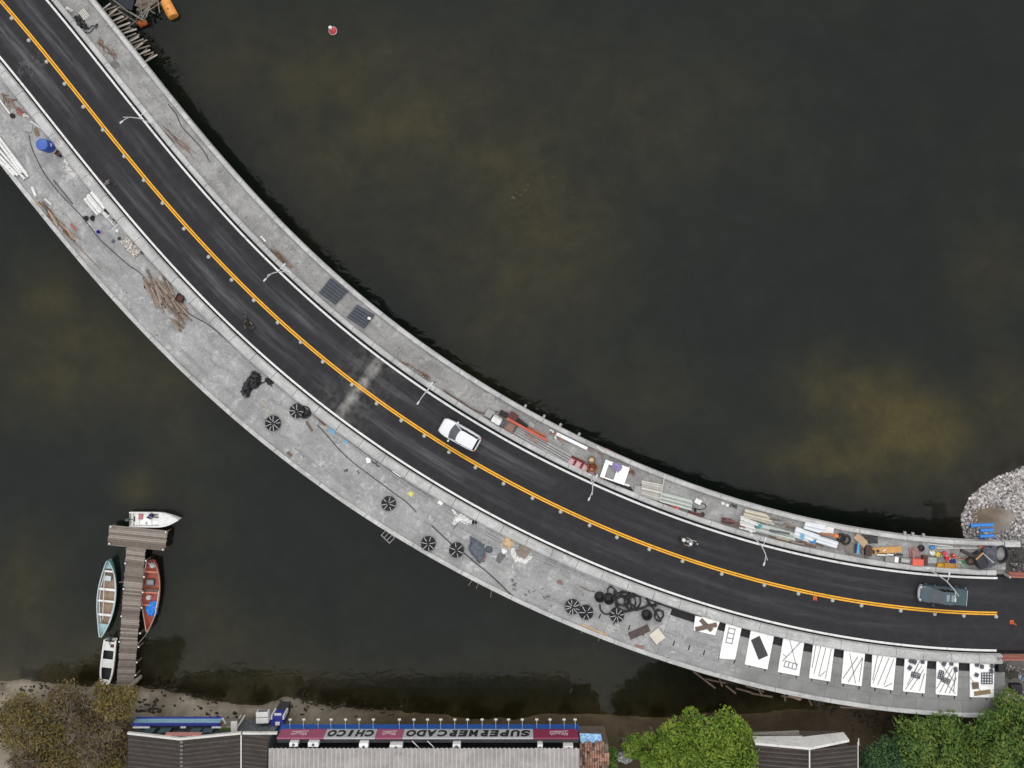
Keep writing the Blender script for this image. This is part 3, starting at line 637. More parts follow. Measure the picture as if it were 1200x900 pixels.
# ------------------------------------------------------------------ rock mound at the bridge end
ROCK = M("pale_rock", (.43, .405, .40), .9, .2, 4, island=.75)
def rocks(name, poly, n, smin, smax, label, seed, lift=.0, bare=None):
    rnd = random.Random(seed); mb = MB(); xs = [p[0] for p in poly]; ys = [p[1] for p in poly]
    def ins(x, y):
        r_ = False
        for i in range(len(poly)):
            x1, y1 = poly[i]; x2, y2 = poly[(i + 1) % len(poly)]
            if (y1 > y) != (y2 > y) and x < x1 + (y - y1) / (y2 - y1) * (x2 - x1): r_ = not r_
        return r_
    k = 0
    while k < n:
        x = rnd.uniform(min(xs), max(xs)); y = rnd.uniform(min(ys), max(ys)); k += 1
        if not ins(x, y): continue
        if bare and ((x - bare[0]) / bare[2]) ** 2 + ((y - bare[1]) / bare[3]) ** 2 < rnd.uniform(.6, 1.3): continue
        q = P(x, y, -.6); z = GZF(q.x, q.y); q = P(x, y, z); z = GZF(q.x, q.y); s = smin + (smax - smin) * rnd.random() ** 2.2
        R = Matrix.Rotation(rnd.uniform(0, 6.3), 3, 'Z') @ Matrix.Rotation(rnd.uniform(-.6, .6), 3, 'X')
        v = [R @ Vector((sx * s * rnd.uniform(.55, 1.1), sy * s * rnd.uniform(.45, .9), sz * s * rnd.uniform(.4, .75))) + Vector((q.x, q.y, z + lift)) for sx in (-.5, .5) for sy in (-.5, .5) for sz in (-.5, .5)]
        mb.add(v, [(0, 1, 3, 2), (4, 6, 7, 5), (0, 4, 5, 1), (2, 3, 7, 6), (0, 2, 6, 4), (1, 5, 7, 3)])
    return tag(mb.build(name, ROCK, fix=False), label, "rocks", kind="stuff")
rocks("rock_rubble", [(1124, 606), (1136, 580), (1164, 560), (1200, 546), (1245, 535), (1245, 668), (1182, 668), (1186, 640), (1132, 641)], 16000, .09, .34, "pale broken rocks of the mound beside the bridge end", 3, bare=(1160, 605, 25, 17))
rocks("rock_rubble", [(1172, 775), (1245, 775), (1245, 840), (1172, 840)], 2600, .12, .36, "pale grey gravel beside the last white panel at the bridge end", 4, bare=(1180, 794, 9, 7))

# ------------------------------------------------------------------ houses
def corr(mb, x0, x1, y0, y1, zf, pitch, amp, along='x'):
    """corrugated sheet: waves run along the given axis; zf(x,y) gives the base height"""
    L = (y1 - y0) if along == 'x' else (x1 - x0); n = max(2, int(L / pitch * 4)); W_ = (x1 - x0) if along == 'x' else (y1 - y0); m_ = max(2, int(W_ / 1.5)); b = len(mb.v)
    for i in range(n + 1):
        for j in range(m_ + 1):
            if along == 'x': x = x0 + W_ * j / m_; y = y0 + L * i / n
            else: x = x0 + L * i / n; y = y0 + W_ * j / m_
            mb.v.append((x, y, zf(x, y) + amp * (0, 1, 0, -1)[i % 4]))
    for i in range(n):
        for j in range(m_): q = b + i * (m_ + 1) + j; mb.f.append((q, q + 1, q + m_ + 2, q + m_ + 1)); mb.mi.append(mb.m)
def roof_mat(name, col, pale, dirt, axis, pitch, k):
    m, nt, p, o = base(name); tc = nt.nodes.new("ShaderNodeTexCoord"); sp = nt.nodes.new("ShaderNodeSeparateXYZ"); nt.links.new(tc.outputs["Object"], sp.inputs[0])
    n1 = noise_n(nt, tc.outputs["Object"], .8, 6, .65, .5); n2 = noise_n(nt, tc.outputs["Object"], 5, 4, .7)
    mp = nt.nodes.new("ShaderNodeMapping"); mp.inputs["Scale"].default_value = (.5, 3, 1) if axis else (3, .5, 1); nt.links.new(tc.outputs["Object"], mp.inputs[0]); n3 = noise_n(nt, mp.outputs[0], 1.2, 4, .7)
    c = ramp(nt, n1.outputs[0], [(.3, tuple(x * .75 for x in col)), (.7, tuple(x * 1.2 for x in col))]).outputs[0]
    c = mixc(nt, ramp(nt, n2.outputs[0], [(.52, 0.), (.7, .6)]).outputs[0], c, dirt)
    w_ = math_n(nt, 'SINE', math_n(nt, 'MULTIPLY', sp.outputs[axis], 2 * math.pi / pitch))       # pale stripes: crest and valley shading of the corrugation, painted into the colour
    f = math_n(nt, 'MULTIPLY', ramp(nt, w_, [(.35, 0.), (.95, 1.)]).outputs[0], ramp(nt, n3.outputs[0], [(.35, .25), (.62, 1.)]).outputs[0])
    nt.links.new(mixc(nt, math_n(nt, 'MULTIPLY', f, k), c, pale), p.inputs["Base Color"]); p.inputs["Roughness"].default_value = .9; return m
R_dark = roof_mat("dark_fibre_cement_roof", (.038, .030, .026), (.13, .112, .10), (.08, .066, .058), 1, .42, .7); R_light = roof_mat("pale_fibre_cement_roof", (.36, .34, .335), (.60, .575, .56), (.25, .225, .215), 0, .42, .8); _unused = M("roof_plain", (.058, .050, .045), .9, .45, .9, dirt=(.115, .10, .09)); M_cornice = M("white_cornice", (.62, .60, .57), .8, .15)
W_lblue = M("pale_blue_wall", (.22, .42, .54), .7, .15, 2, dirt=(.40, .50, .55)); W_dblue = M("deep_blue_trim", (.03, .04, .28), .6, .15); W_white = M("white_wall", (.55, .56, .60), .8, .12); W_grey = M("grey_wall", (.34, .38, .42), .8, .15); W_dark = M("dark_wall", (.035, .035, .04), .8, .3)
YB = -60.0
# house with the blue front
hx0, hx1, hx2, hx3 = P(150, 0, 1.9).x, P(213, 0, 2.9).x, P(283, 0, 1.9).x, P(314, 0, 2.2).x
yf = P(0, 862, 2.2).y
hb = thing("beach_house", "long beach house with a dark corrugated double-pitch roof and pale blue front", "house", ((hx0 + hx3) / 2, yf - 4, -2.1)); ox, oy, oz = hb.location
def HB(mb): mb.v = [(x - ox, y - oy, z - oz) for x, y, z in mb.v]; return mb
mb = MB(); corr(mb, hx0, hx1, YB, yf, lambda x, y: 1.9 + (x - hx0) / (hx1 - hx0) * 1.0, .42, .075); corr(mb, hx1 + .02, hx2, YB, yf, lambda x, y: 2.9 - (x - hx1) / (hx2 - hx1) * 1.0, .42, .075)
corr(mb, hx2 + .1, hx3, YB, yf, lambda x, y: 1.9 + (x - hx2) / (hx3 - hx2) * .45, .42, .075); HB(mb).build("roof", R_dark, hb, smooth=True, fix=False)
mb = MB()
for k in range(70): mb.box((hx1, yf - .2 - k * .37, 2.955), (.26, .2, .07))
HB(mb).build("ridge_cap", M("ridge_grey", (.17, .155, .14), .9, .3), hb)
HB(MB().box((hx2, (YB + yf) / 2, 1.98), (.11, yf - YB - .1, .10))).build("gutter", M_cornice, hb)
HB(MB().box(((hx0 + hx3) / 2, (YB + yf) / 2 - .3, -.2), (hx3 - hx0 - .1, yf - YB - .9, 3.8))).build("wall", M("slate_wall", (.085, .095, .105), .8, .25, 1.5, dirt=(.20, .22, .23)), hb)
def cornice(xa, xb, za, zm, sag):
    mb = MB(); n = 14; top = []
    for i in range(n + 1):
        t = i / n; x = xa + (xb - xa) * t; top.append((x, za + (zm - za) * (1 - abs(2 * t - 1))))
    for i in range(n):
        (x0, z0), (x1, z1) = top[i], top[i + 1]; mb.add([(x0, yf + .02, z0), (x1, yf + .02, z1), (x1, yf + .2, z1), (x0, yf + .2, z0), (x0, yf + .02, z0 - .25), (x1, yf + .02, z1 - .25), (x1, yf + .2, z1 - .25), (x0, yf + .2, z0 - .25)], [(0, 1, 2, 3), (4, 7, 6, 5), (3, 2, 6, 7), (0, 4, 5, 1)])
    return mb
HB(cornice(hx0, hx2, 2.05, 3.05, 0)).build("cornice", M_cornice, hb); HB(cornice(hx2 + .15, hx3 + .8, 2.05, 2.1, 0)).build("cornice", M_cornice, hb)
yb = -32.88                                   # balcony front
bx0, bx1 = P(158, 0, 0).x, P(259, 0, 0).x
HB(MB().box(((bx0 + bx1) / 2, yb - .05, .08), (bx1 - bx0, .12, .85))).build("balcony_front", W_lblue, hb)
HB(MB().box(((bx0 + bx1) / 2, yb - .05, .57), (bx1 - bx0 + .1, .22, .12))).build("balcony_rail", W_dblue, hb)
HB(MB().box(((bx0 + bx1) / 2, yb + .06, -.40), (bx1 - bx0 + .1, .16, .11))).build("balcony_rail", W_dblue, hb)
HB(MB().box(((bx0 + bx1) / 2, (yb + yf) / 2 - .2, -.42), (bx1 - bx0, yb - yf - .1, .10))).build("balcony_floor", W_dark, hb)
for px_, wd in ((166, 1.6), (215, .5), (254, .9)):
    xx = P(px_, 0, 1.2).x; HB(MB().box((xx, (yb + yf) / 2 + .15, 1.25), (wd, abs(yb - yf) - .1, .12))).build("sloped_beam", W_white, hb)
for px_ in (178, 196, 232, 246): HB(MB().box((P(px_, 0, .3).x, yf - .28, .6), (1.0, .08, 1.2))).build("window", glass_mat("house_glass", (.06, .09, .10)), hb)
HB(MB().box((P(217, 0, 2.).x, yf + .24, 2.35), (3.4, .06, .5))).build("sign_board", M("faded_pink_board", (.50, .22, .20), .8, .2), hb)
rnd = random.Random(3)
c = P(268, 848, -.4)
st = thing("roof_terrace", "grey stair landing with metal posts and a plant trough beside the white air conditioners", "terrace", (c.x, c.y, -2.1))
MB().box((0, -.2, 1.4), (1.9, .9, .5)).build("landing", M("landing_brown", (.15, .14, .125), .9, .35, 2, dirt=(.28, .27, .25)), st); MB().box((-.2, -.45, 1.8), (1.4, .35, .35)).build("plant_trough", M("trough", (.30, .28, .25), .9, .2), st)
leaves_mesh("trough_plants", L_dark, [(-.7, -.45, 2.05), (-.2, -.45, 2.05), (.3, -.45, 2.05)], [.26, .28, .24], 260, .10, st, 5)
for sx in (.75, 1.15): MB().box((sx, .1, 1.6), (.12, .14, 2.4)).build("post", M_cornice, st); 
MB().box((.95, .1, 2.86), (.6, 1.5, .12)).build("lintel", M_cornice, st); MB().box((-.6, .2, 1.72), (.5, .7, .1), Matrix.Rotation(.5, 3, 'Z')).build("slab", M_cornice, st); MB().box((-.6, .1, 1.80), (.35, .4, .06), Matrix.Rotation(.5, 3, 'Z')).build("brick_patch", M_pink, st)
for i, (py_, lb) in enumerate(((838, "upper one of two white boxes beside the deep blue cabin"), (845, "lower one of two white boxes beside the deep blue cabin"))):
    c = P(307, py_, -.2); t = thing("air_conditioner", lb, "air conditioner", (c.x, c.y, -.8), .03, "white units by the blue cabin"); MB().box((0, 0, .3), (1.2, .5, .6)).build("casing", M_white, t, bevel=.03)
    MB().box((0, .262, .3), (.9, .02, .42)).build("grille", M_grey, t); MB().box((0, -.18, -.32), (1.0, .08, .6)).build("bracket", M_grey, t)
c = P(324, 846, -.8); t = thing("blue_cabin", "deep blue cabin with white corner posts standing between house and shop", "cabin", (c.x, c.y, -2.9))
MB().box((0, 0, -.2), (1.1, .85, 1.78)).build("plinth", W_dark, t); MB().box((0, 0, 1.35), (1.25, 1.0, 1.3)).build("cabin_wall", W_dblue, t, bevel=.02); MB().box((.05, .54, 1.8), (.7, .3, .1)).build("hatch", M_white, t)
for sx in (-.5, .68): MB().box((sx, .44, 1.40), (.14, .40, 1.42)).build("corner_post", M_white, t)
MB().box((.08, -.2, 2.05), (.45, .35, .1)).build("roof_box", M_white, t, bevel=.03)
# shop with the long roof and painted sign
sx0, sx1 = P(315, 0, 2.6).x, P(679, 0, 2.6).x; sy0 = P(0, 877, 2.6).y; sgy = P(0, 855, .6).y
shop = thing("supermarket_building", "long shop with a pale corrugated roof and a pink and white painted name sign", "shop", ((sx0 + sx1) / 2, sy0 - 5, -2.1)); ox, oy, oz = shop.location
mb = MB(); corr(mb, sx0, sx1, YB, sy0 + .02, lambda x, y: 2.6 + (sy0 - y) * .05 - max(0, (sx0 + 9 - x)) * .0, .42, .085, along='y'); HB(mb).build("roof", R_light, shop, smooth=True, fix=False)
HB(MB().box(((sx0 + sx1) / 2, (YB + sy0) / 2 - .9, .2), (sx1 - sx0 - .2, sy0 - YB - 1.9, 4.6))).build("wall", W_grey, shop)
gx0, gx1 = P(325, 0, 1.8).x, P(678, 0, 1.8).x
HB(MB().box(((gx0 + gx1) / 2, (sgy + sy0) / 2 - .02, 1.72), (gx1 - gx0, sgy - sy0 - .2, .12))).build("service_ledge", M("ledge_dark", (.06, .06, .065), .9, .3), shop)
HB(MB().box(((gx0 + gx1) / 2, sgy - .1, .1), (gx1 - gx0 + .4, .16, .96))).build("blue_fascia", M("fascia_blue", (.02, .10, .38), .6, .12), shop)
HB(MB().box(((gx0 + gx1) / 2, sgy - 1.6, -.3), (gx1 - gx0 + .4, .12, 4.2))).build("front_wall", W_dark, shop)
sign_h = 1.5; zc = .62 + sign_h / 2
SIGN_W = M("sign_white", (.44, .44, .47), .6, .08); SIGN_P = M("sign_pink", (.34, .09, .16), .6, .08); SIGN_C = M("sign_crimson", (.24, .03, .075), .6, .1); INK = M("sign_ink", (.022, .022, .028), .6, .1); SCR = M("sign_script", (.62, .50, .52), .6, .1)
def sx(px): return P(px, 0, 1.8).x
def panel(px0, px1, m_, nm="sign_panel"): HB(MB().box(((sx(px0) + sx(px1)) / 2, sgy + .0, zc), (abs(sx(px1) - sx(px0)) - .02, .14, sign_h))).build(nm, m_, shop)
panel(325.5, 380, SIGN_P); panel(380, 440, SIGN_W); panel(440, 472, SIGN_P); panel(472, 625, SIGN_W); panel(625, 678, SIGN_C)
def word(txt, px_left, px_right, h, m_, dy=.076):      # heavy slanted capitals, facing +y: reading direction is -x, up is +z
    x0, x1 = sx(px_left), sx(px_right); pitch = (x1 - x0) / len(txt)
    for i, ch in enumerate(txt):
        cu = bpy.data.curves.new("tmp", 'FONT'); cu.body = ch; cu.size = 1; cu.offset = .055; cu.extrude = .012; cu.shear = .12
        o_ = bpy.data.objects.new("tmp", cu); COL.objects.link(o_); bpy.context.view_layer.update()
        me_ = bpy.data.meshes.new_from_object(o_.evaluated_get(bpy.context.evaluated_depsgraph_get())); bpy.data.objects.remove(o_); bpy.data.curves.remove(cu)
        xs = [q.co.x for q in me_.vertices]; ys = [q.co.y for q in me_.vertices]; W_ = max(xs) - min(xs); H_ = max(ys) - min(ys); cx, cy = (max(xs) + min(xs)) / 2, (max(ys) + min(ys)) / 2
        tw = abs(pitch) * (.50 if ch == 'I' else .93); mx = x0 + pitch * (i + .5)
        for q in me_.vertices: q.co = Vector((mx - (q.co.x - cx) / W_ * tw - ox, sgy + dy + q.co.z - oy, zc + (q.co.y - cy) / H_ * h - oz))
        me_.materials.clear(); me_.materials.append(m_); o2 = bpy.data.objects.new("sign_letter", me_); COL.objects.link(o2); o2.parent = shop
word("SUPERMERCADO", 622, 475, 1.12, INK); word("CHICO", 437.5, 382.5, 1.12, INK)
def script(pxc, wd, m_, ht=.55):
    x0 = sx(pxc); mb = MB(); pts = []
    for i in range(41): t = i / 40; pts.append((x0 + wd / 2 - wd * t - ox, sgy + .085 - oy, zc - oz + ht * .5 * math.sin(t * 44) * (1 - .5 * t) + .12 * math.sin(t * 9)))
    mb.tube(pts, .035, 5); mb.tube([(x0 + wd * .55 - ox, sgy + .085 - oy, zc - oz - .38), (x0 - wd * .5 - ox, sgy + .085 - oy, zc - oz - .30)], .03, 5); mb.build("sign_flourish", m_, shop)
script(349, 1.5, SCR); script(455, 1.3, SCR); script(655, 1.7, SCR, .7)
for i, px_ in enumerate([340, 356, 373, 388, 405, 421, 437.5, 468, 485, 501, 516.5, 533, 548, 565, 581, 596, 612, 629, 644.5, 661, 674]):
    a = P(px_, 857, .62); a.y = sgy + .08; e = P(px_, 843.5, .75)
    t = thing("sign_lamp", "thin-armed floodlight with a small pale head reaching out in front of the shop sign", "lamp", a, 0, "floodlights along the shop sign")
    d = e - Vector(a); MB().tube([(0, 0, 0), (0, d.y * .5, .16), (d.x, d.y, d.z)], .022, 6).build("arm", M_steel, t); MB().box((d.x, d.y + .03, d.z), (.3, .16, .12)).build("lamp_head", M_off, t, bevel=.02)
for px_, py_, wd, hd, lb, kind in ((344, 866, .8, .5, "small white cooling unit on the dark ledge behind the left pink panel", 0), (367, 867, 1.0, .55, "wider white cooling unit on the ledge near the word CHICO", 0), (426, 870, .85, .75, "square white box on the ledge behind the word CHICO", 1), (464, 871, 1.2, .6, "white cooling unit with a stained top behind the middle pink panel", 0),
                               (535, 871, .75, .75, "round-fan cooling unit on the ledge behind the letter R", 2), (633, 871, .5, .7, "narrow pale unit on the ledge behind the crimson panel", 0), (666, 872, .95, .5, "cream cooling unit at the right end of the shop ledge", 0)):
    c = P(px_, py_ + 5, 2.45); t = thing("cooling_unit", lb, "air conditioner", (c.x, min(c.y, sgy - .40), 1.785), 0, "units behind the shop sign"); MB().box((0, 0, .35), (wd, hd * .8, .7)).build("casing", M_white if kind != 1 else M_panel, t, bevel=.03)
    MB().lathe([(.22, 0), (.22, .03), (.19, .04)] if kind == 2 else [(.13, 0), (.13, .03), (.1, .04)], 16, (0, 0, .70)).build("fan_cover", M_dgrey, t)
for px_ in (489, 507): bar("support_strut", (px_ - 6, 868), (px_ + 2, 876), .07, .07, 2.3, M_steel, None, None, parent=None).name
for o_ in [q for q in COL.objects if q.name.startswith("support_strut")]:
    o_.parent = shop; o_.matrix_parent_inverse = Matrix.Translation(-Vector(shop.location))
# terracotta lean-to with painted canopy
c = P(697, 884, 1.2); tc_ = M("terracotta_tiles", (.26, .135, .095), .9, .5, 1.6, dirt=(.36, .31, .27), island=.5)
lt = thing("tiled_lean_to", "small lean-to roofed with broken terracotta tiles at the right end of the shop", "lean-to", (c.x, c.y, -2.1)); ox, oy, oz = lt.location
mb = MB(); x0, x1 = sx1 + .12, P(715, 0, 1.2).x; y1 = P(0, 869, 1.2).y; rt = random.Random(8)
for i in range(int((x1 - x0) / .24)):
    for j in range(34):
        if (rt.random() < .15) or (x0 + i * .24 > x1 - .7 and j < 3): continue
        y = y1 - j * .36 - rt.uniform(0, .05); xx = x0 + (i + .5) * .24; z = 1.25 + (xx - x0) * -.06 + rt.uniform(0, .03)
        mb.tube([(xx, y, z + .03), (xx, y - .4, z + .06)], [.10, .13], 8, cap=False)
HB(mb).build("tile_roof", tc_, lt, fix=False)
HB(MB().box(((x0 + x1) / 2, (YB + y1) / 2 - .1, -.5), (x1 - x0 - .3, y1 - YB - .4, 3.2))).build("wall", M("mud_wall", (.13, .10, .08), .9, .3, 2), lt)
m_mur, nt, p_, o_ = base("painted_canopy"); tcn = nt.nodes.new("ShaderNodeTexCoord"); nn = noise_n(nt, tcn.outputs["Object"], 1.8, 4, .6, 1.5); nt.links.new(ramp(nt, nn.outputs[0], [(.36, (.45, .58, .66)), (.47, (.30, .55, .75)), (.54, (.03, .22, .60)), (.6, (.45, .6, .7))]).outputs[0], p_.inputs["Base Color"])
sheet_pts([(679, 859), (704, 860), (706, 870), (680, 871)], 1.0, .06, "painted_canopy", m_mur, "flat canopy sheet painted in mottled blue and white beside the shop sign", "canopy")
# house with the white parapet
hy = -34.1; wx0, wx1, wxm = P(878, 0, 2.2).x, P(1006, 0, 2.2).x, P(949, 0, 2.9).x
h2 = thing("lakeside_house", "dark corrugated gable roofed house with a plain white front parapet beside the bright tree", "house", ((wx0 + wx1) / 2, hy - 4, -2.1)); ox, oy, oz = h2.location
mb = MB(); corr(mb, wx0, wxm, YB, hy, lambda x, y: 2.0 + (x - wx0) / (wxm - wx0) * .75, .42, .075); corr(mb, wxm + .02, wx1, YB, hy + .0, lambda x, y: 2.75 - (x - wxm) / (wx1 - wxm) * .75, .42, .075); HB(mb).build("roof", R_dark, h2, smooth=True, fix=False)
HB(MB().box((wxm, (YB + hy) / 2, 2.82), (.12, hy - YB, .06))).build("ridge_cap", M_cornice, h2); HB(MB().box((wx1 + .03, (YB + hy) / 2 - .2, 2.02), (.07, hy - YB + 1.0, .08))).build("gutter", M_cornice, h2)
HB(MB().box(((wx0 + wx1) / 2, (YB + hy) / 2 - .5, -.2), (wx1 - wx0 - .4, hy - YB - .9, 3.9))).build("wall", M("brown_wall", (.10, .085, .07), .9, .3, 1.5), h2)
pa, pm, pb = P(885, 872, 2.2), P(949, 878, 2.9), P(995, 867, 2.2); fy0 = max(pa.y, pb.y) + .5
mb = MB(); fa, fb = P(885, 866, .5), P(993, 860, .5)
for (tx0, tz0, ty0), (tx1_, tz1, ty1) in (((pa.x, 2.2, hy + .1), (wxm, 2.95, hy + .06)), ((wxm, 2.95, hy + .06), (pb.x, 2.25, hy + .42))):
    mb.add([(tx0, ty0, 1.12), (tx1_, ty1, .95), (tx1_, ty1, tz1), (tx0, ty0, tz0), (tx0, ty0 + .22, 1.12), (tx1_, ty1 + .22, .95), (tx1_, ty1 + .22, tz1), (tx0, ty0 + .22, tz0)], [(0, 1, 2, 3), (4, 7, 6, 5), (3, 2, 6, 7), (0, 4, 5, 1), (0, 3, 7, 4), (1, 5, 6, 2)])
HB(mb).build("parapet", M("stained_white_wall", (.66, .65, .63), .8, .08, 1.0, dirt=(.50, .49, .47)), h2)
bar("concrete_plank", (876, 861), (936, 858), .42, .2, -1.6, M("stained_concrete", (.34, .31, .28), .9, .25, dirt=(.20, .17, .14)), "stained pale concrete beam on the shore in front of the white parapet", "beam")
bar("garden_post", (1006, 865), (1006, 873), .09, .09, 1.9, M_steel, "thin pale pipe at the right corner of the dark gable roof", "pipe", roundp=True)

# ------------------------------------------------------------------ jetty
JET = None
def plank_mat():
    m, nt, p, o = base("jetty_planks"); g = nt.nodes.new("ShaderNodeNewGeometry"); tc = nt.nodes.new("ShaderNodeTexCoord"); n = noise_n(nt, tc.outputs["Object"], 2.2, 5, .7)
    f = math_n(nt, 'ADD', math_n(nt, 'MULTIPLY', g.outputs["Random Per Island"], .6), math_n(nt, 'MULTIPLY', n.outputs[0], .5))
    nt.links.new(ramp(nt, f, [(.2, (.11, .085, .07)), (.6, (.22, .185, .16)), (.95, (.33, .295, .265))]).outputs[0], p.inputs["Base Color"]); p.inputs["Roughness"].default_value = .9; return m
PLK = plank_mat(); JZ = WATER + .85
jc = P(157, 690, JZ); jt = thing("wooden_jetty", "weathered T-shaped plank jetty with boats moored around it", "jetty", (jc.x, jc.y, WATER))
def deckstrip(q0, q1, q2, q3, n, name):   # planks between edge q0->q1 and q3->q2
    A, B_, C_, D = [P(x, y, JZ) for x, y in (q0, q1, q2, q3)]; mb = MB(); rj = random.Random(2)
    for i in range(n):
        t0, t1 = (i + .07) / n, (i + .93) / n; e = rj.uniform(-.05, .05); e2 = rj.uniform(-.05, .05)
        a, b = A.lerp(B_, t0), A.lerp(B_, t1); d, c = D.lerp(C_, t0), D.lerp(C_, t1); u = (d - a).normalized()
        v = [a + u * e, b + u * e, c + u * e2, d + u * e2]; zz = rj.uniform(-.012, .012)
        v = [Vector((q.x - jc.x, q.y - jc.y, q.z - WATER + zz)) for q in v]; mb.add(v + [q - Vector((0, 0, .06)) for q in v], [(0, 1, 2, 3), (7, 6, 5, 4), (0, 4, 5, 1), (1, 5, 6, 2), (2, 6, 7, 3), (3, 7, 4, 0)])
    mb.build(name, PLK, jt)
deckstrip((148, 640.5), (136.5, 806), (156.5, 806), (170.3, 643.3), 78, "walkway_deck")
deckstrip((128, 615), (126, 639), (193, 645.6), (196.6, 622), 11, "head_deck")
mb = MB()
for a, b in (((131, 619), (193, 625)), ((130, 636), (190, 642)), ((150, 640), (141, 805)), ((166, 642), (154, 805))):
    A, B_ = P(*a, JZ), P(*b, JZ); mb.tube([(A.x - jc.x, A.y - jc.y, JZ - WATER - .16), (B_.x - jc.x, B_.y - jc.y, JZ - WATER - .16)], .09, 6)
mb.build("joist", M_wood2, jt)
for (x, y) in ((130, 617), (194.5, 623.5), (191, 644), (128.5, 637), (171, 657), (169, 676), (167.5, 694), (166, 712), (164.5, 742), (162.5, 758), (160.5, 776), (159, 791), (147, 660), (145, 690), (142.5, 722), (140, 752)):
    q = P(x, y, JZ + .1); MB().tube([(0, 0, -2.6), (0, 0, JZ - WATER + .14)], [.09, .085], 8).build("pile", M_wood2, jt, loc=(q.x - jc.x, q.y - jc.y, 0)); MB().lathe([(.09, 0), (.085, .03), (.02, .05)], 8).build("pile_cap", M_white, jt, loc=(q.x - jc.x, q.y - jc.y, JZ - WATER + .142))

# ------------------------------------------------------------------ boats
def hull_pts(L, Wf, zg, zk, t=0.0):
    rings = []
    for i in range(25):
        u = i / 24; x = -L / 2 + L * u; w_ = max(.012, Wf(u) - t); g_ = zg(u); k_ = zk(u) + t
        rings.append([(x, w_, g_), (x, w_ * .93, k_ + (g_ - k_) * .55), (x, w_ * .72, k_ + (g_ - k_) * .18), (x, w_ * .3, k_), (x, -w_ * .3, k_), (x, -w_ * .72, k_ + (g_ - k_) * .18), (x, -w_ * .93, k_ + (g_ - k_) * .55), (x, -w_, g_)])
    return rings
def open_hull(t, L, Wf, zg, zk, m_out, m_in, m_rim, floor=.18, x_in=(0.0, 1.0), m_floor=None, rim=.07):
    def shell(rings, nm, m):
        mb = MB(); n = len(rings[0]); b = 0
        for r_ in rings: mb.v += r_
        for i in range(len(rings) - 1):
            for k in range(n - 1): mb.f.append((i * n + k, i * n + k + 1, (i + 1) * n + k + 1, (i + 1) * n + k)); mb.mi.append(0)
        mb.f.append(tuple(range(n))); mb.f.append(tuple((len(rings) - 1) * n + k for k in range(n))); mb.mi += [0, 0]
        return mb.build(nm, m, t, smooth=True)
    shell(hull_pts(L, Wf, zg, zk), "hull", m_out); shell(hull_pts(L * .985, Wf, lambda u: zg(u) - .01, lambda u: zk(u) + .04, .045), "inner_lining", m_in)
    mb = MB()
    for sgn in (1, -1):
        pts = [(-L / 2 + L * i / 24, sgn * max(.01, Wf(i / 24) - .015), zg(i / 24) + .012) for i in range(25)]
        for i in range(24):
            a, b_ = Vector(pts[i]), Vector(pts[i + 1]); s_ = Vector((0, -sgn * rim, 0)); o_ = Vector((0, sgn * .03, 0)); z_ = Vector((0, 0, .045))
            mb.add([a + o_, b_ + o_, b_ + s_, a + s_, a + o_ + z_, b_ + o_ + z_, b_ + s_ + z_, a + s_ + z_], [(3, 2, 1, 0), (4, 5, 6, 7), (0, 1, 5, 4), (2, 3, 7, 6)])
    mb.build("gunwale", m_rim, t, fix=False)
    fl = MB(); pts = [(-L / 2 + L * u, max(.02, Wf(u) * .86 - .05)) for u in np.linspace(.06, .94, 18)]; pl_ = [(x, w_) for x, w_ in pts] + [(x, -w_) for x, w_ in reversed(pts)]
    fl.prism(pl_[::-1], floor, floor + .03); fl.build("floor_boards", m_floor or m_in, t)
def boat_at(name, label, bow, stern, z=0.35):
    a, b = P(*bow, WATER + z), P(*stern, WATER + z); d = a - b; c = (a + b) / 2
    return thing(name, label, "boat", (c.x, c.y, WATER - .02), math.atan2(d.y, d.x)), d.length
def outboard(t, x, z):
    e = thing("outboard_motor", None, None); e.parent = t; e.location = (x, 0, z)
    MB().blob((-.12, 0, .12), (.26, .17, .3), 2, .05, 2, flat=False).build("cowling", M_grey if False else M_dgrey, e, smooth=True, fix=False)
    MB().box((-.1, 0, -.45), (.14, .1, .8)).build("leg", M_dgrey, e, bevel=.02); MB().tube([(.1, 0, .05), (.45, .05, .12)], .025, 6).build("tiller", M_black, e)
# white speedboat
t, L = boat_at("speedboat", "white open speedboat moored at the jetty's head with a figure in blue aboard", (211, 608.2), (153, 608))
Wf = lambda u: .76 * (1 if u < .55 else max(0, 1 - ((u - .55) / .45) ** 2.1))
open_hull(t, L, Wf, lambda u: .62 + .12 * u, lambda u: -.2 + .25 * max(0, u - .7), M_white, M_panel, M_white, .38, rim=.1)
fd = [(L * (u - .5), max(.01, Wf(u) - .03)) for u in np.linspace(.60, .985, 12)]; MB().prism([(x, -w_) for x, w_ in fd] + [(x, w_) for x, w_ in reversed(fd)], .64, .70).build("foredeck", M_white, t)
MB().box((-L * .36, 0, .5), (.5, 1.3, .1)).build("stern_bench", M_white, t, bevel=.03); MB().box((-L * .44, .0, .6), (.2, 1.3, .05)).build("stern_deck", M_off, t); MB().box((-L * .1, 0, .42), (.42, 1.25, .3)).build("thwart", M_panel, t, bevel=.04)
outboard(t, -L * .5, .62); MB().tube([(-L * .40, .3, .56), (-L * .40, -.2, .60)], .06, 8).build("fuel_hose", M_black, t)
bpos, bdir = t.location.copy(), t.rotation_euler.z
c = P(166.5, 604.5, -1.75); crate("seat_box", (166.2, 604.6), .42, .55, .3, 5, M("pink_box", (.45, .16, .18), .6, .15), "small pink box beside the figure in blue in the white speedboat", "box", z=WATER + .26)
heap("canvas_bag", (174, 613.3), .5, .35, .22, 20, M_grey, "grey bag beside the legs of the figure in the white speedboat", "bag", n=2, z=WATER + .26)
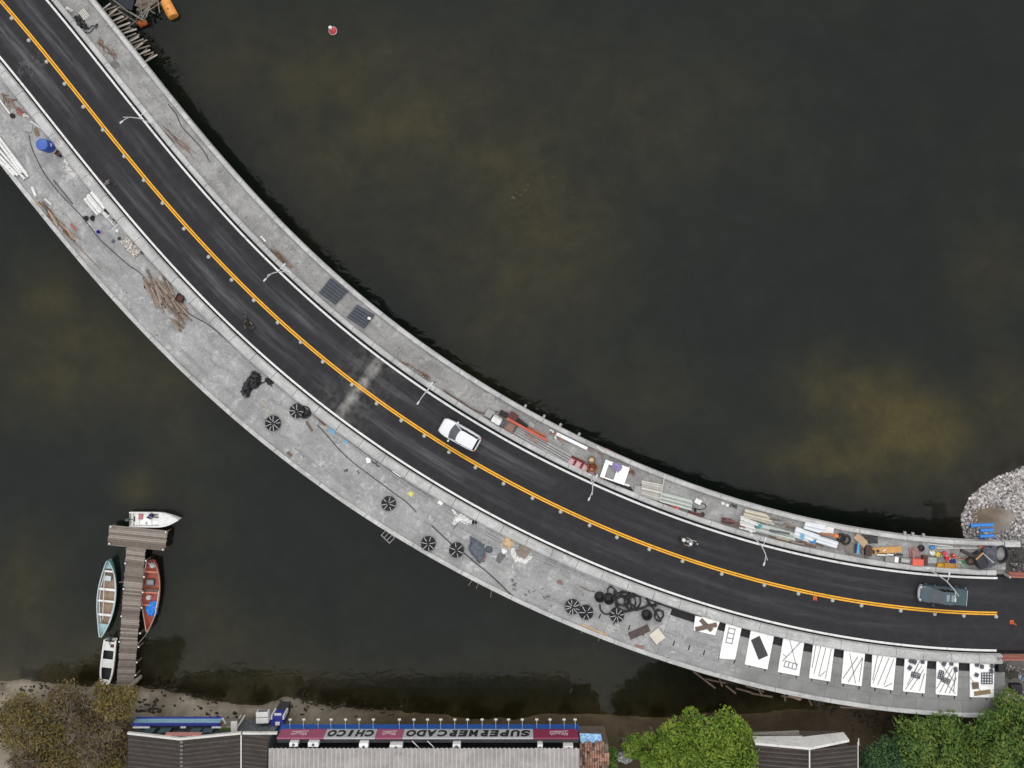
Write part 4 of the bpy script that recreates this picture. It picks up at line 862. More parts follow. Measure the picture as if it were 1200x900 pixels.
# pale blue rowing boat
t, L = boat_at("rowing_boat", "long pale turquoise rowing boat with white thwarts, left of the jetty", (130, 655), (121.5, 743.5))
Wf = lambda u: .96 * max(.0, math.sin(math.pi * min(1, max(0, u * .97 + .015)))) ** .72
open_hull(t, L, Wf, lambda u: .52 + .5 * (2 * u - 1) ** 4, lambda u: -.12 + .4 * (2 * u - 1) ** 6, M("turquoise_hull", (.14, .30, .30), .6, .2), M("grey_lining", (.36, .38, .38), .7, .2), M("pale_rim", (.40, .50, .50), .6, .15), .16, m_floor=wood("tan_boards", (.27, .19, .14)))
for u, m_, wd in ((.16, None, 0), (.86, None, 0)):
    us = np.linspace(.02, .15, 7) if u < .5 else np.linspace(.88, .985, 7); ps = [(L * (q - .5), max(.01, Wf(q) - .05)) for q in us]; MB().prism([(x, -w_) for x, w_ in ps] + [(x, w_) for x, w_ in reversed(ps)], .52, .57).build("end_deck", M("pale_blue_deck", (.30, .46, .50), .6, .15), t)
for u, h_ in ((.265, .24), (.445, .2), (.60, .24), (.84, .2)): MB().box((L * (u - .5), 0, .47), (h_, 2 * Wf(u) - .08, .06)).build("thwart", M_white, t, bevel=.015)
for sg in (1, -1):
    pts = [(L * (q - .5), sg * (Wf(q) - .2), .40) for q in np.linspace(.16, .84, 14)]; MB().tube(pts, .035, 6).build("stringer", M_white, t)
MB().tube([(L * .5 - .15, 0, .8), (L * .5 + .05, 0, 1.15)], [.07, .04], 8).build("stem_post", M("turquoise_hull"), t)
crate("tool_box", (128.3, 676.5), .62, .5, .3, 8, M_grey, "grey lidded box in the bow of the turquoise rowing boat", "box", z=WATER + .2, lid=M("pale_lid", (.5, .56, .56)))
bar("long_oar", (122.5, 672), (120.5, 726), .06, .06, WATER + .58, M_white, "thin white oar along the side of the turquoise rowing boat", "oar", roundp=True)
# red rowing boat
t, L = boat_at("rowing_boat", "red rowing boat holding a bright blue tarpaulin, right of the jetty", (175, 738), (179.5, 656))
Wf = lambda u: .94 * max(.0, math.sin(math.pi * min(1, max(0, u * .88 + .115)))) ** .8
RB = M("red_boat_paint", (.36, .085, .055), .6, .25, 4, dirt=(.25, .09, .07)); open_hull(t, L, Wf, lambda u: .52 + .45 * abs(2 * u - 1) ** 4, lambda u: -.12 + .4 * (2 * u - 1) ** 6, M("red_hull", (.28, .06, .045), .6, .25), RB, M("worn_rim", (.34, .22, .18), .7, .2), .15)
for u in (.17, .465, .645): MB().box((L * (u - .5), 0, .47), (.17, 2 * Wf(u) - .07, .06)).build("thwart", M("light_red", (.50, .17, .12), .6, .2), t, bevel=.015)
MB().box((L * -.06, 0, .40), (.3, 2 * Wf(.44) - .1, .05)).build("thwart", M_wood2, t)
sheet_pts([(171, 711), (175, 706), (183, 704), (186, 708), (184, 719), (180, 722), (174, 721), (171, 716)], WATER + .3, .06, "blue_tarpaulin", M("bright_blue_tarp", (.02, .20, .66), .5, .25, 4), "bright blue crumpled tarpaulin in the stern half of the red boat", "tarpaulin", bumps=.28)
crate("fish_crate", (177, 681.5), .85, .62, .3, 2, M_dgrey, "dark grey crate in the forward half of the red boat", "crate", z=WATER + .2, open_top=True, lid=M_grey)
c = P(174.6, 699.8, WATER + .4); t2 = thing("bucket", "white bucket between two thwarts of the red boat", "bucket", (c.x, c.y, WATER + .2)); MB().lathe([(.19, 0), (.24, .34), (.25, .34), (.22, .33), (.18, .05)], 16).build("bucket_body", M_white, t2, smooth=True, fix=False); MB().torus((0, 0, .36), .22, .012, 16, 5).build("handle", M_grey, t2)
heap("net_bundle", (178.8, 661.5), .6, .75, .3, 80, M("pale_cloth", (.45, .47, .50), .8, .25), "pale grey and white bundle in the narrow end of the red boat", "bundle", n=4, z=WATER + .45)
bar("long_oar", (186.5, 692), (181.5, 722), .07, .07, WATER + .62, M_white, "white oar lying over the blue tarpaulin of the red boat", "oar", roundp=True)
heap("orange_sack", (174, 695), .45, .5, .25, 30, M("rust_sack", (.42, .14, .07), .8, .3), "orange-red sack beside the white bucket in the red boat", "sack", n=2, z=WATER + .2)
# white motor boat on the beach
t, L = boat_at("motor_boat", "narrow white motor boat moored beside the foot of the jetty with two dark cockpit wells", (124, 809.5), (130.5, 749))
Wf = lambda u: .68 * (1 if u < .5 else max(0, 1 - ((u - .5) / .5) ** 2.3)) * (.92 + .08 * min(1, u * 4))
open_hull(t, L, Wf, lambda u: .6 + .1 * u, lambda u: -.15 + .25 * max(0, u - .7), M_white, M("dark_well", (.03, .03, .035), .7, .2), M_white, .12, rim=.14)
for u0, u1 in ((.03, .20), (.37, .53), (.76, .985)):
    us = np.linspace(u0, u1, 8); ps = [(L * (q - .5), max(.01, Wf(q) - .04)) for q in us]; MB().prism([(x, -w_) for x, w_ in ps] + [(x, w_) for x, w_ in reversed(ps)], .56 + .02 * u0, .63 + .03 * u0).build("deck_panel", M("speckled_deck", (.74, .74, .73), .6, .05, 3, dirt=(.03, .03, .03)) if u0 > .7 else M_white, t)
MB().box((-L * .40, .3, .66), (.3, .34, .08)).build("cushion", M_maroon, t); outboard(t, -L * .51, .65)
# mooring ropes
ROPE = M("pale_rope", (.42, .40, .36), .8)
for a, b, za, zb, lb in (((175.5, 738), (160, 757), WATER + .7, JZ, "thin rope from the red boat's pointed end to the jetty"), ((139.5, 682.5), (145.5, 682.5), WATER + .5, JZ, "short rope tying the turquoise rowing boat to the jetty"), ((167, 709), (162.5, 711), WATER + .5, JZ, "short rope tying the red boat's side to the jetty")):
    A, B_ = P(*a, za), P(*b, zb); md = (A + B_) / 2 - Vector((0, 0, .12)); o_ = MB().tube([A - A, md - A, B_ - A], .02, 5).build("mooring_rope", ROPE, loc=A); tag(o_, lb, "rope", "mooring ropes")

# ------------------------------------------------------------------ buoy and timber raft
c = P(390, 36, WATER + .2); t = thing("mooring_buoy", "small red and white buoy floating alone in the open dark water", "buoy", (c.x, c.y, WATER)); MB().blob((0, 0, .12), (.42, .42, .36), 1, .03, 3, flat=False).build("float", M("red_buoy", (.45, .04, .05), .5, .2), t, smooth=True, fix=False); MB().lathe([(.16, 0), (.19, .14), (.12, .24)], 12, (-.2, .22, .38)).build("float_cap", M_white, t, smooth=True); MB().torus((0, 0, .2), .40, .035, 20, 6).build("band", M_white, t)
M_float = M("orange_float", (.72, .30, .06), .55, .18, 2, dirt=(.55, .22, .06))
def drum(a, b, r_, label, m):
    A, B_ = P(*a, WATER + .3), P(*b, WATER + .3); d = B_ - A; t_ = thing("float_drum", label, "drum", ((A + B_) / 2), math.atan2(d.y, d.x)); Ld = d.length
    MB().tube([(-Ld / 2, 0, 0), (-Ld / 2 + .06, 0, 0), (Ld / 2 - .06, 0, 0), (Ld / 2, 0, 0)], [r_ * .9, r_, r_, r_ * .9], 20).build("drum_body", m, t_, smooth=True)
    mb = MB(); [mb.tube([(x - .02, 0, 0), (x + .02, 0, 0)], r_ * 1.03, 20) for x in (-Ld * .17, Ld * .17)]; mb.build("hoop", m, t_, smooth=True); MB().lathe([(.07, 0), (.07, .05)], 10, (Ld * .1, 0, r_ * .98)).build("bung", M_rust, t_)
drum((193.5, 1.5), (203.5, 20), .55, "orange cylindrical float drum at the corner of the timber raft", M_float)
drum((163, 28.5), (171, 25), .36, "smaller red-orange float partly hidden under the timber raft", M("red_float", (.55, .12, .03), .55, .25))
c = P(160, 8, WATER + .6); t = thing("timber_raft", "tangle of grey timber poles and dark tarpaulin forming a raft beside the upper bridge edge", "raft", (c.x, c.y, WATER)); rr = random.Random(12)
def rel(x, y, z): q = P(x, y, WATER + z); return (q.x - c.x, q.y - c.y, z)
for a, b, r_ in (((140, 8), (168, 24), .09), ((138, 12), (162, 28), .08), ((160, 22), (192, -8), .08), ((166, 22), (186, -10), .07), ((161, 10), (170, 22), .08), ((171, 20), (181, -6), .07), ((158, 6), (190, -2), .07), ((184, -6), (187, 15), .07), ((146, 35), (160, 24), .08), ((128, -4), (150, 14), .08), ((150, -6), (172, 2), .07), ((164, -8), (166, 20), .06), ((160, 12), (184, 4), .06), ((172, 14), (190, 2), .06), ((152, 14), (172, 26), .07), ((168, 8), (182, 16), .05), ((176, 6), (168, -8), .06)):
    MB().tube([rel(*a, rr.uniform(.5, 1.0)), rel(*b, rr.uniform(.5, 1.1))], [r_, r_ * .8], 7).build("pole", M_wood if rr.random() < .6 else M("grey_pole", (.23, .21, .19), .9, .3), t)
sheet = MB().prism([rel(139, -4, 0)[:2], rel(142, 11, 0)[:2], rel(157, 14, 0)[:2], rel(160, 0, 0)[:2], rel(155, -8, 0)[:2]], .35, .42); sheet.build("tarpaulin", M("navy_tarp", (.014, .016, .03), .6, .3), t)
MB().prism([rel(165, -8, 0)[:2], rel(160, 8, 0)[:2], rel(172, 14, 0)[:2], rel(190, 0, 0)[:2], rel(186, -10, 0)[:2]], .28, .33).build("deck_boards", wood("raft_boards", (.20, .16, .13)), t)
for k in range(25):   # formwork brackets beside the parapet
    s_, o_ = S_of(118 + k * 2.35, 4 + k * 2.45 - 3); a = BW(s_ + 2, 88 + (k * 7 % 5) * 1.2, 0); ln = 1.0 + .5 * rr.random()
    ob = MB().box((0, 0, 0), (ln, .13, .10)).build("formwork_timber", M_wood if k % 3 else M("pale_grey_timber", (.38, .35, .32), .9, .25), loc=(a.x, a.y, -.95 - .15 * (k % 3)), rotz=BH(s_) + math.radians(82 + rr.uniform(-14, 14)))
    tag(ob, "short grey formwork timber poking out over the water by the raft", "timber", "formwork timbers along the upper parapet")


# ------------------------------------------------------------------ street lamps
LAMP_W = M("lamp_white", (.60, .61, .62), .45, .05)
lamp0 = None
for px_, py_, lb in ((187, 148, "white two-armed street lamp nearest the timber raft, on the upper kerb"), (345, 315, "white two-armed street lamp just above the two dark pipe bundles"), (510, 446, "white street lamp across the road from the expansion joint, just above the white car"),
                     (692, 552, "white street lamp beside the red and white crates and the white table"), (879, 625, "white two-armed street lamp beside the long white wrapped pipes"), (1085, 659, "white two-armed street lamp leaning over the dark pickup")):
    s_, _ = S_of(px_, py_); b_ = BW(s_, 50, .47); r_ = BH(s_)
    if lamp0 is None:
        t = thing("street_lamp", lb, "street lamp", b_, r_, "white street lamps along the upper kerb"); lamp0 = t
        MB().lathe([(.2, 0), (.2, .05), (.1, .12)], 12).build("base_plate", LAMP_W, t)
        MB().tube([(0, 0, .1), (0, 0, 2.2), (0, -.08, 3.9), (0, -.40, 5.2), (0, -.85, 6.4)], [.07, .064, .058, .05, .036], 10).build("pole", LAMP_W, t, smooth=True)
        MB().tube([(0, -.1, 4.0), (0, .35, 4.25), (0, .7, 4.3)], .03, 8).build("arm", LAMP_W, t, smooth=True); h = MB().box((0, .95, 4.3), (.15, .45, .07)).build("lamp_head", LAMP_W, t, bevel=.03); MB().box((0, .97, 4.25), (.14, .36, .02)).build("lens", M_grey, h)
        MB().tube([(0, -.55, 5.6), (0, -.95, 5.8), (0, -1.3, 5.85)], .03, 8).build("arm", LAMP_W, t, smooth=True); h = MB().box((0, -1.52, 5.85), (.15, .42, .07)).build("lamp_head", LAMP_W, t, bevel=.03); MB().box((0, -1.55, 5.805), (.15, .4, .02)).build("lens", M_grey, h)
    else:
        t = dup(lamp0, None, lb); t.location = b_; t.rotation_euler = (0, 0, r_)

for o in COL.objects:
    if o.name.split('.')[0] == 'street_lamp': o.scale = (1, .80, .82)

# ------------------------------------------------------------------ road studs, cones, barriers
STUD = M("stud_grey", (.42, .42, .38), .6, .15); proto = None
for px_, py_ in [(13, 21), (33, 47), (54, 72), (75, 98), (97, 125), (120, 152), (145, 183), (168, 211), (190, 238), (215, 268), (244, 301), (271, 328), (297, 352), (325, 378), (352, 401), (378, 424), (412, 451), (441, 473), (470, 493), (497, 511), (526, 530), (557, 548), (590, 567), (624, 584), (657, 600), (691, 616), (723, 630), (761, 644), (800, 658), (846, 673), (896, 686), (936, 696), (976, 704), (1010, 710), (1056, 716), (1096, 720), (1130, 722), (1168, 723)]:
    q = P(px_, py_, .1)
    if proto is None:
        proto = MB().lathe([(.19, 0), (.19, .03), (.15, .08), (.09, .12), (.04, .13)], 12).build("road_stud", STUD, loc=(q.x, q.y, .006), smooth=True); tag(proto, "small round grey stud beside the double yellow line", "road stud", "studs along the double yellow line")
    else: o = proto.copy(); COL.objects.link(o); o.location = (q.x, q.y, .006)
def cone(px_, py_, h, lb, tip=0):
    q = P(px_, py_, .2); t = thing("traffic_cone", lb, "traffic cone", (q.x, q.y, .006)); MB().box((0, 0, .02), (.36, .36, .04)).build("cone_base", M("cone_orange", (.75, .16, .06), .5, .15), t, bevel=.01); MB().lathe([(.14, .04), (.03, h), (.02, h)], 14).build("cone_body", M("cone_orange"), t, smooth=True); MB().lathe([(.105, h * .35), (.075, h * .6)], 14).build("stripe", M_white, t)
cone(956, 702, .5, "orange cone among the grey studs beside the yellow line"); cone(1187, 730, .7, "orange cone standing alone past the end of the yellow lines")
RB2 = M("faded_red_barrier", (.34, .11, .085), .7, .25, 3, dirt=(.36, .22, .18))
def barrier(a, b, lb, z=0.0, w_=.5):
    A, B_ = P(*a, z + .4), P(*b, z + .4); d = B_ - A; L = d.length; t = thing("plastic_barrier", lb, "barrier", ((A.x + B_.x) / 2, (A.y + B_.y) / 2, z), math.atan2(d.y, d.x))
    MB().loft([[(x, -w_ / 2, 0), (x, w_ / 2, 0), (x, w_ * .42, .2), (x, w_ * .18, .45), (x, w_ * .14, .8), (x, -w_ * .14, .8), (x, -w_ * .18, .45), (x, -w_ * .42, .2)] for x in (-L / 2, -L / 6, L / 6, L / 2)]).build("barrier_body", RB2, t); MB().tube([(-L / 2 - .22, 0, .02), (-L / 2 - .22, 0, .85)], .13, 10).build("end_post", M_cement, t)
barrier((1183, 674.5), (1240, 676), "faded red plastic barrier at the right edge closing the road's upper side"); barrier((1172, 771), (1240, 771.5), "long red barrier along the road's lower side above the gravel", w_=.4)

# ------------------------------------------------------------------ vehicles
CAR_GLASS = glass_mat("car_glass", (.055, .065, .075)); CAR_GLASS_D = glass_mat("dark_car_glass", (.012, .013, .015)); TYRE = M("tyre_rubber", (.012, .012, .012), .8, .3); CHROME = M("chrome_grey", (.45, .45, .46), .3, .1, 3, .6); REDL = M("tail_light_red", (.40, .02, .02), .25, .1); HEADL = M("headlight_lens", (.55, .57, .6), .15, .1); BLK = M("black_trim", (.015, .015, .016), .6, .2)
def body_loft(secs):
    rings = []
    for x, w_, zb, zt, cr in secs:
        h = zt - zb; half = [(w_ * .90, zb), (w_ * .985, zb + h * .18), (w_, zb + h * .5), (w_ * .985, zb + h * .78), (w_ * .93, zb + h * .95), (w_ * .78, zt + cr * .45), (w_ * .45, zt + cr * .9), (0, zt + cr)]
        rings.append([(x, y, z) for y, z in half] + [(x, -y, z) for y, z in reversed(half[:-1])])
    return MB().loft(rings)
def wheels(t, xs, ty, r_=.32, w_=.21):
    for x in xs:
        for sg in (1, -1):
            wl_ = MB().torus((0, 0, 0), r_ - .075, .09, 22, 8, axis='Y').build("wheel", TYRE, t, loc=(x, sg * ty, r_), smooth=True, fix=False); MB().lathe([(.19, -.07), (.2, .0), (.17, .05), (.05, .06)], 16).build("rim", CHROME, wl_, smooth=True); bpy.data.objects[-1] if False else None
            wl_.children[0].rotation_euler = (-sg * math.pi / 2, 0, 0)
def quad(t, nm, pts, m, th=.012): return MB().add(pts, [tuple(range(len(pts)))]).build(nm, m, t, fix=False)
def make_car(label, name, cat, a_front, a_rear, zmid, paint, kind):
    A, B_ = P(*a_front, zmid), P(*a_rear, zmid); d = A - B_; L = d.length; c = (A + B_) / 2; t = thing(name, label, cat, (c.x, c.y, .006), math.atan2(d.y, d.x)); h = L / 2
    if kind == 'hatch':
        body_loft([(-h, .62, .38, .80, .02), (-h + .08, .74, .28, .90, .02), (-h + .35, .83, .22, .95, .02), (-h + 1.0, .88, .2, .96, .02), (0, .885, .2, .93, .02), (h - 1.15, .88, .2, .92, .03), (h - .75, .865, .22, .90, .05), (h - .3, .80, .25, .80, .06), (h - .08, .68, .3, .70, .04), (h, .55, .36, .62, .02)]).build("body", paint, t, smooth=True)
        B0 = dict(f=h - 1.22, fr=.78, zf=.94, r=-h + .14, rr=.70, zr=.97); T0 = dict(f=h - 1.95, fr=.60, r=-h + .42, rr=.56, z=1.46)
    else:
        body_loft([(-h + .1, .76, .45, .98, .0), (-h + .2, .80, .35, 1.0, .0), (-h + 1.0, .83, .3, 1.02, .0), (0, .84, .28, 1.0, .0), (h - 1.3, .84, .28, .98, .03), (h - .7, .83, .3, .96, .05), (h - .3, .79, .32, .90, .05), (h - .12, .72, .34, .82, .03)]).build("body", paint, t, smooth=True)
        B0 = dict(f=h - 1.15, fr=.74, zf=1.0, r=-h + 1.48, rr=.72, zr=1.03); T0 = dict(f=h - 1.85, fr=.60, r=-h + 1.75, rr=.60, z=1.62)
    f, r, F, Rr, z = B0['f'], B0['r'], T0['f'], T0['r'], T0['z']
    bl = [(f, B0['fr'], B0['zf']), (f, -B0['fr'], B0['zf']), (r, -B0['rr'], B0['zr']), (r, B0['rr'], B0['zr'])]; tp = [(F, T0['fr'], z), (F, -T0['fr'], z), (Rr, -T0['rr'], z), (Rr, T0['rr'], z)]
    ws = []                                                # curved windscreen
    for i in range(9):
        y = -1 + i / 4; ws.append(((f + .20 * (1 - y * y), y * B0['fr'], B0['zf']), (F + .10 * (1 - y * y), y * T0['fr'], z)))
    mb = MB(); mb.v = [q for p in ws for q in p]; mb.f = [(2 * i, 2 * i + 2, 2 * i + 3, 2 * i + 1) for i in range(8)]; mb.mi = [0] * 8; mb.build("windscreen", CAR_GLASS, t, smooth=True, fix=False)
    quad(t, "rear_window", [bl[3], bl[2], tp[2], tp[3]], CAR_GLASS_D); quad(t, "side_window", [bl[0], bl[3], tp[3], tp[0]], CAR_GLASS_D); quad(t, "side_window", [bl[2], bl[1], tp[1], tp[2]], CAR_GLASS_D)
    n = 7; rings = []
    for i in range(n):
        u = i / (n - 1); x = Rr - .06 + (F + .02 - Rr + .06) * u; w_ = (T0['rr'] + (T0['fr'] - T0['rr']) * u) * (1.02 if 0 < i < n - 1 else .93); dz = .05 * math.sin(math.pi * (.1 + .8 * u))
        rings.append([(x + (.10 * (1 - (y / w_) ** 2) if i == n - 1 else 0), y, z - .01 + dz + (.03 * (1 - (y / w_) ** 2))) for y in np.linspace(w_, -w_, 9)] + [(x, y, z - .05) for y in (-w_, w_)])
    MB().loft(rings).build("roof", paint, t, smooth=True)
    for p0, p1 in zip(bl, tp): MB().tube([p0, p1], .035, 6).build("pillar", paint if kind == 'hatch' else BLK, t)
    for sg in (1, -1):
        for k_ in (.42, .72): p0 = Vector(bl[0]).lerp(Vector(bl[3]), k_); p1 = Vector(tp[0]).lerp(Vector(tp[3]), k_); MB().tube([(p0.x, sg * abs(p0.y), p0.z), (p1.x, sg * abs(p1.y), p1.z)], .03, 6).build("pillar", BLK, t)
    wheels(t, (h - .82, -h + .78), .80 if kind == 'hatch' else .77)
    for sg in (1, -1):
        MB().blob((f - .12, sg * (B0['fr'] + .20), B0['zf'] + .07), (.09, .13, .08), 3, .02, 2, flat=False).build("wing_mirror", paint, t, smooth=True, fix=False)
        MB().blob((h - .17, sg * .58, .66 if kind == 'hatch' else .78), (.17, .13, .08), 3, .02, 2, flat=False).build("headlight", HEADL, t, smooth=True, fix=False)
        MB().box((-h + .07 if kind == 'hatch' else -h + .10, sg * .62, .80), (.14, .18, .2)).build("tail_light", REDL, t, bevel=.03)
    MB().box((h - .06 if kind == 'hatch' else h - .13, 0, .5), (.10, .7, .16)).build("grille", BLK, t, bevel=.02)
    if kind == 'hatch':
        MB().box((-h + .03, 0, .46), (.12, 1.2, .18)).build("rear_bumper", paint, t, bevel=.03); MB().box((-h - .0, 0, .62), (.03, .5, .12)).build("number_plate", M_white, t)
    else:
        mb = MB(); mb.loft([[(h - .02 - .18 * (abs(y) / .78) ** 3, y, .42), (h + .06 - .2 * (abs(y) / .78) ** 3, y, .5), (h + .06 - .2 * (abs(y) / .78) ** 3, y, .66), (h - .16 - .2 * (abs(y) / .78) ** 3, y, .72)] for y in np.linspace(-.8, .8, 9)]); mb.build("front_bumper", M("silver_bumper", (.42, .41, .42), .45, .12, 3, .2), t)
        MB().box((-h + .04, 0, .52), (.12, 1.66, .16)).build("rear_bumper", CHROME, t, bevel=.03)
        MB().box((-h + .76, 0, 1.045), (1.30, 1.50, .05)).build("bed_cover", M("teal_vinyl", (.035, .075, .085), .5, .2), t, bevel=.02); MB().tube([(-h + .14, -.76, 1.05), (-h + .14, .76, 1.05)], .035, 8).build("tail_rail", CHROME, t)
        for x in (F - .42, F - .90): MB().box((x, -.05, z + .062), (.30, .62, .02)).build("roof_hatch", M("pale_glass", (.22, .25, .26), .25, .2), t, bevel=.008)
    return t
make_car("small white hatchback driving in the upper lane beside the yellow line", "white_hatchback", "car", (517.0, 497.5), (560.5, 521.5), .7, M("white_car_paint", (.74, .75, .78), .3, .03, 1, coat=.6), 'hatch')
make_car("dark teal pickup with a covered bed near the right end of the road", "teal_pickup", "pickup", (1077.5, 695.3), (1133, 700), .8, M("teal_car_paint", (.022, .052, .072), .32, .12, 1, coat=.7), 'pickup')

# ------------------------------------------------------------------ people and motorbikes
SKIN = M("skin", (.30, .17, .11), .6, .08); HAIR = M("dark_hair", (.015, .012, .01), .7, .3)
def cloth(nm, c): return M(nm, c, .85, .2, 8)
def figure(label, loc, rotz, J, mats, hair=True, helmet=None, scale=1.0):
    """J: joint positions (x forward, y left, z up); mats: shirt, trousers, shoes; one skinned body"""
    V, E_, Rd, Lb = [], [], [], []
    def v(p, r, lab): V.append(Vector(p)); Rd.append(r); Lb.append(lab); return len(V) - 1
    pel = v(J['pelvis'], .145, 1); sp = v((Vector(J['pelvis']) + Vector(J['chest'])) / 2, .135, 0); ch = v(J['chest'], .155, 0); nk = v(J['neck'], .062, 2); hd = v(J['head'], .098, 2); tp = v(Vector(J['head']) + Vector(J.get('up', (0, 0, 1))) * .11, .082, 2)
    fw = Vector(J.get('face', (1, 0, 0))); ns = v(Vector(J['head']) + fw * .105 - Vector((0, 0, .015)), .018, 2); E_ += [(pel, sp), (sp, ch), (ch, nk), (nk, hd), (hd, tp), (hd, ns)]
    for sg, sd in ((1, 'l'), (-1, 'r')):
        sh = v(J['sh_' + sd], .075, 0); el = v(J['el_' + sd], .052, 0 if J.get('long') else 2); wr = v(J['wr_' + sd], .036, 2); E_ += [(ch, sh), (sh, el), (el, wr)]
        d = (Vector(J['wr_' + sd]) - Vector(J['el_' + sd])).normalized(); pm = v(Vector(J['wr_' + sd]) + d * .07, .034, 2); E_.append((wr, pm)); s_ = d.orthogonal().normalized(); dn = J.get('curl', Vector((0, 0, -1)))
        for k, ln in ((-1.5, .07), (-.5, .085), (.5, .08), (1.5, .06)):
            k1 = v(V[pm] + s_ * k * .021 + d * .045, .0095, 2); k2 = v(V[k1] + (d * .6 + Vector(dn) * .7).normalized() * ln * .6, .008, 2); E_ += [(pm, k1), (k1, k2)]
        th = v(V[wr] + s_ * sg * .045 + d * .05, .011, 2); E_.append((wr, th))
        hp = v(J['hip_' + sd], .10, 1); kn = v(J['kn_' + sd], .068, 1); an = v(J['an_' + sd], .048, 1); to = v(J['to_' + sd], .042, 3); E_ += [(pel, hp), (hp, kn), (kn, an), (an, to)]
    me_ = bpy.data.meshes.new("person"); me_.from_pydata([tuple(q * scale) for q in V], E_, []); ob = bpy.data.objects.new("person", me_); COL.objects.link(ob)
    sk = ob.modifiers.new("skin", 'SKIN'); sk.use_smooth_shade = True; ob.modifiers.new("sub", 'SUBSURF').levels = 1
    ob.modifiers["sub"].render_levels = 1
    for i, r in enumerate(Rd): me_.skin_vertices[0].data[i].radius = (r * scale, r * scale); me_.skin_vertices[0].data[i].use_root = (i == 0)
    bpy.context.view_layer.update(); m2 = bpy.data.meshes.new_from_object(ob.evaluated_get(bpy.context.evaluated_depsgraph_get())); bpy.data.objects.remove(ob)
    for m in (mats[0], mats[1], SKIN, mats[2]): m2.materials.append(m)
    segs = [(V[a] * scale, V[b] * scale, Lb[b] if (a, b) != (pel, sp) else 0) for a, b in E_]
    for p in m2.polygons:
        c = p.center; best, lab = 1e9, 0
        for a, b, l in segs:
            ab = b - a; tt = max(0, min(1, (c - a).dot(ab) / max(1e-9, ab.length_squared))); dd = (c - a - ab * tt).length
            if dd < best: best, lab = dd, l
        p.material_index = lab; p.use_smooth = True
    o = bpy.data.objects.new("person", m2); COL.objects.link(o); o.location = loc; o.rotation_euler = (0, 0, rotz); tag(o, label, "person")
    hp_ = Vector(J['head']) * scale + Vector(J.get('up', (0, 0, 1))) * .05 * scale
    if helmet is not None: MB().blob(tuple(hp_ + Vector((0, 0, .02))), (.155, .135, .15), 2, .01, 3, flat=False).build("helmet", helmet, o, smooth=True, fix=False)
    elif hair: MB().blob(tuple(hp_ - fw * .02 + Vector((0, 0, .04))), (.115, .10, .10), 2, .05, 3, flat=True).build("hair", HAIR, o, smooth=True, fix=False)
    return o
def standing(label, foot, rotz, shirt, trous, shoes, z=0.006):
    J = dict(pelvis=(0, 0, .95), chest=(.02, 0, 1.33), neck=(.02, 0, 1.50), head=(.05, 0, 1.62), sh_l=(.0, .20, 1.42), sh_r=(0, -.20, 1.42), el_l=(-.06, .27, 1.14), el_r=(.03, -.27, 1.14), wr_l=(.08, .27, .90), wr_r=(.18, -.25, .95),
             hip_l=(0, .10, .90), hip_r=(0, -.10, .90), kn_l=(.10, .11, .50), kn_r=(-.04, -.11, .50), an_l=(.14, .11, .09), an_r=(-.18, -.11, .10), to_l=(.31, .12, .05), to_r=(-.02, -.12, .05), long=True)
    return figure(label, (*P(*foot, 0).xy, z), rotz, J, (shirt, trous, shoes))
standing("pedestrian in a grey shirt and dark trousers walking on the road's lower edge line", (133.0, 216.5), math.radians(135), cloth("grey_shirt", (.25, .25, .26)), cloth("dark_trousers", (.02, .02, .025)), cloth("light_shoes", (.5, .5, .5)))
RIDE = dict(pelvis=(-.28, 0, .86), chest=(-.08, 0, 1.22), neck=(.0, 0, 1.38), head=(.07, 0, 1.49), sh_l=(-.04, .20, 1.30), sh_r=(-.04, -.20, 1.30), el_l=(.14, .34, 1.08), el_r=(.14, -.34, 1.08), wr_l=(.36, .33, 1.04), wr_r=(.36, -.33, 1.04),
            hip_l=(-.24, .12, .82), hip_r=(-.24, -.12, .82), kn_l=(.16, .22, .70), kn_r=(.16, -.22, .70), an_l=(-.06, .20, .36), an_r=(-.06, -.20, .36), to_l=(.14, .21, .31), to_r=(.14, -.21, .31), long=True)
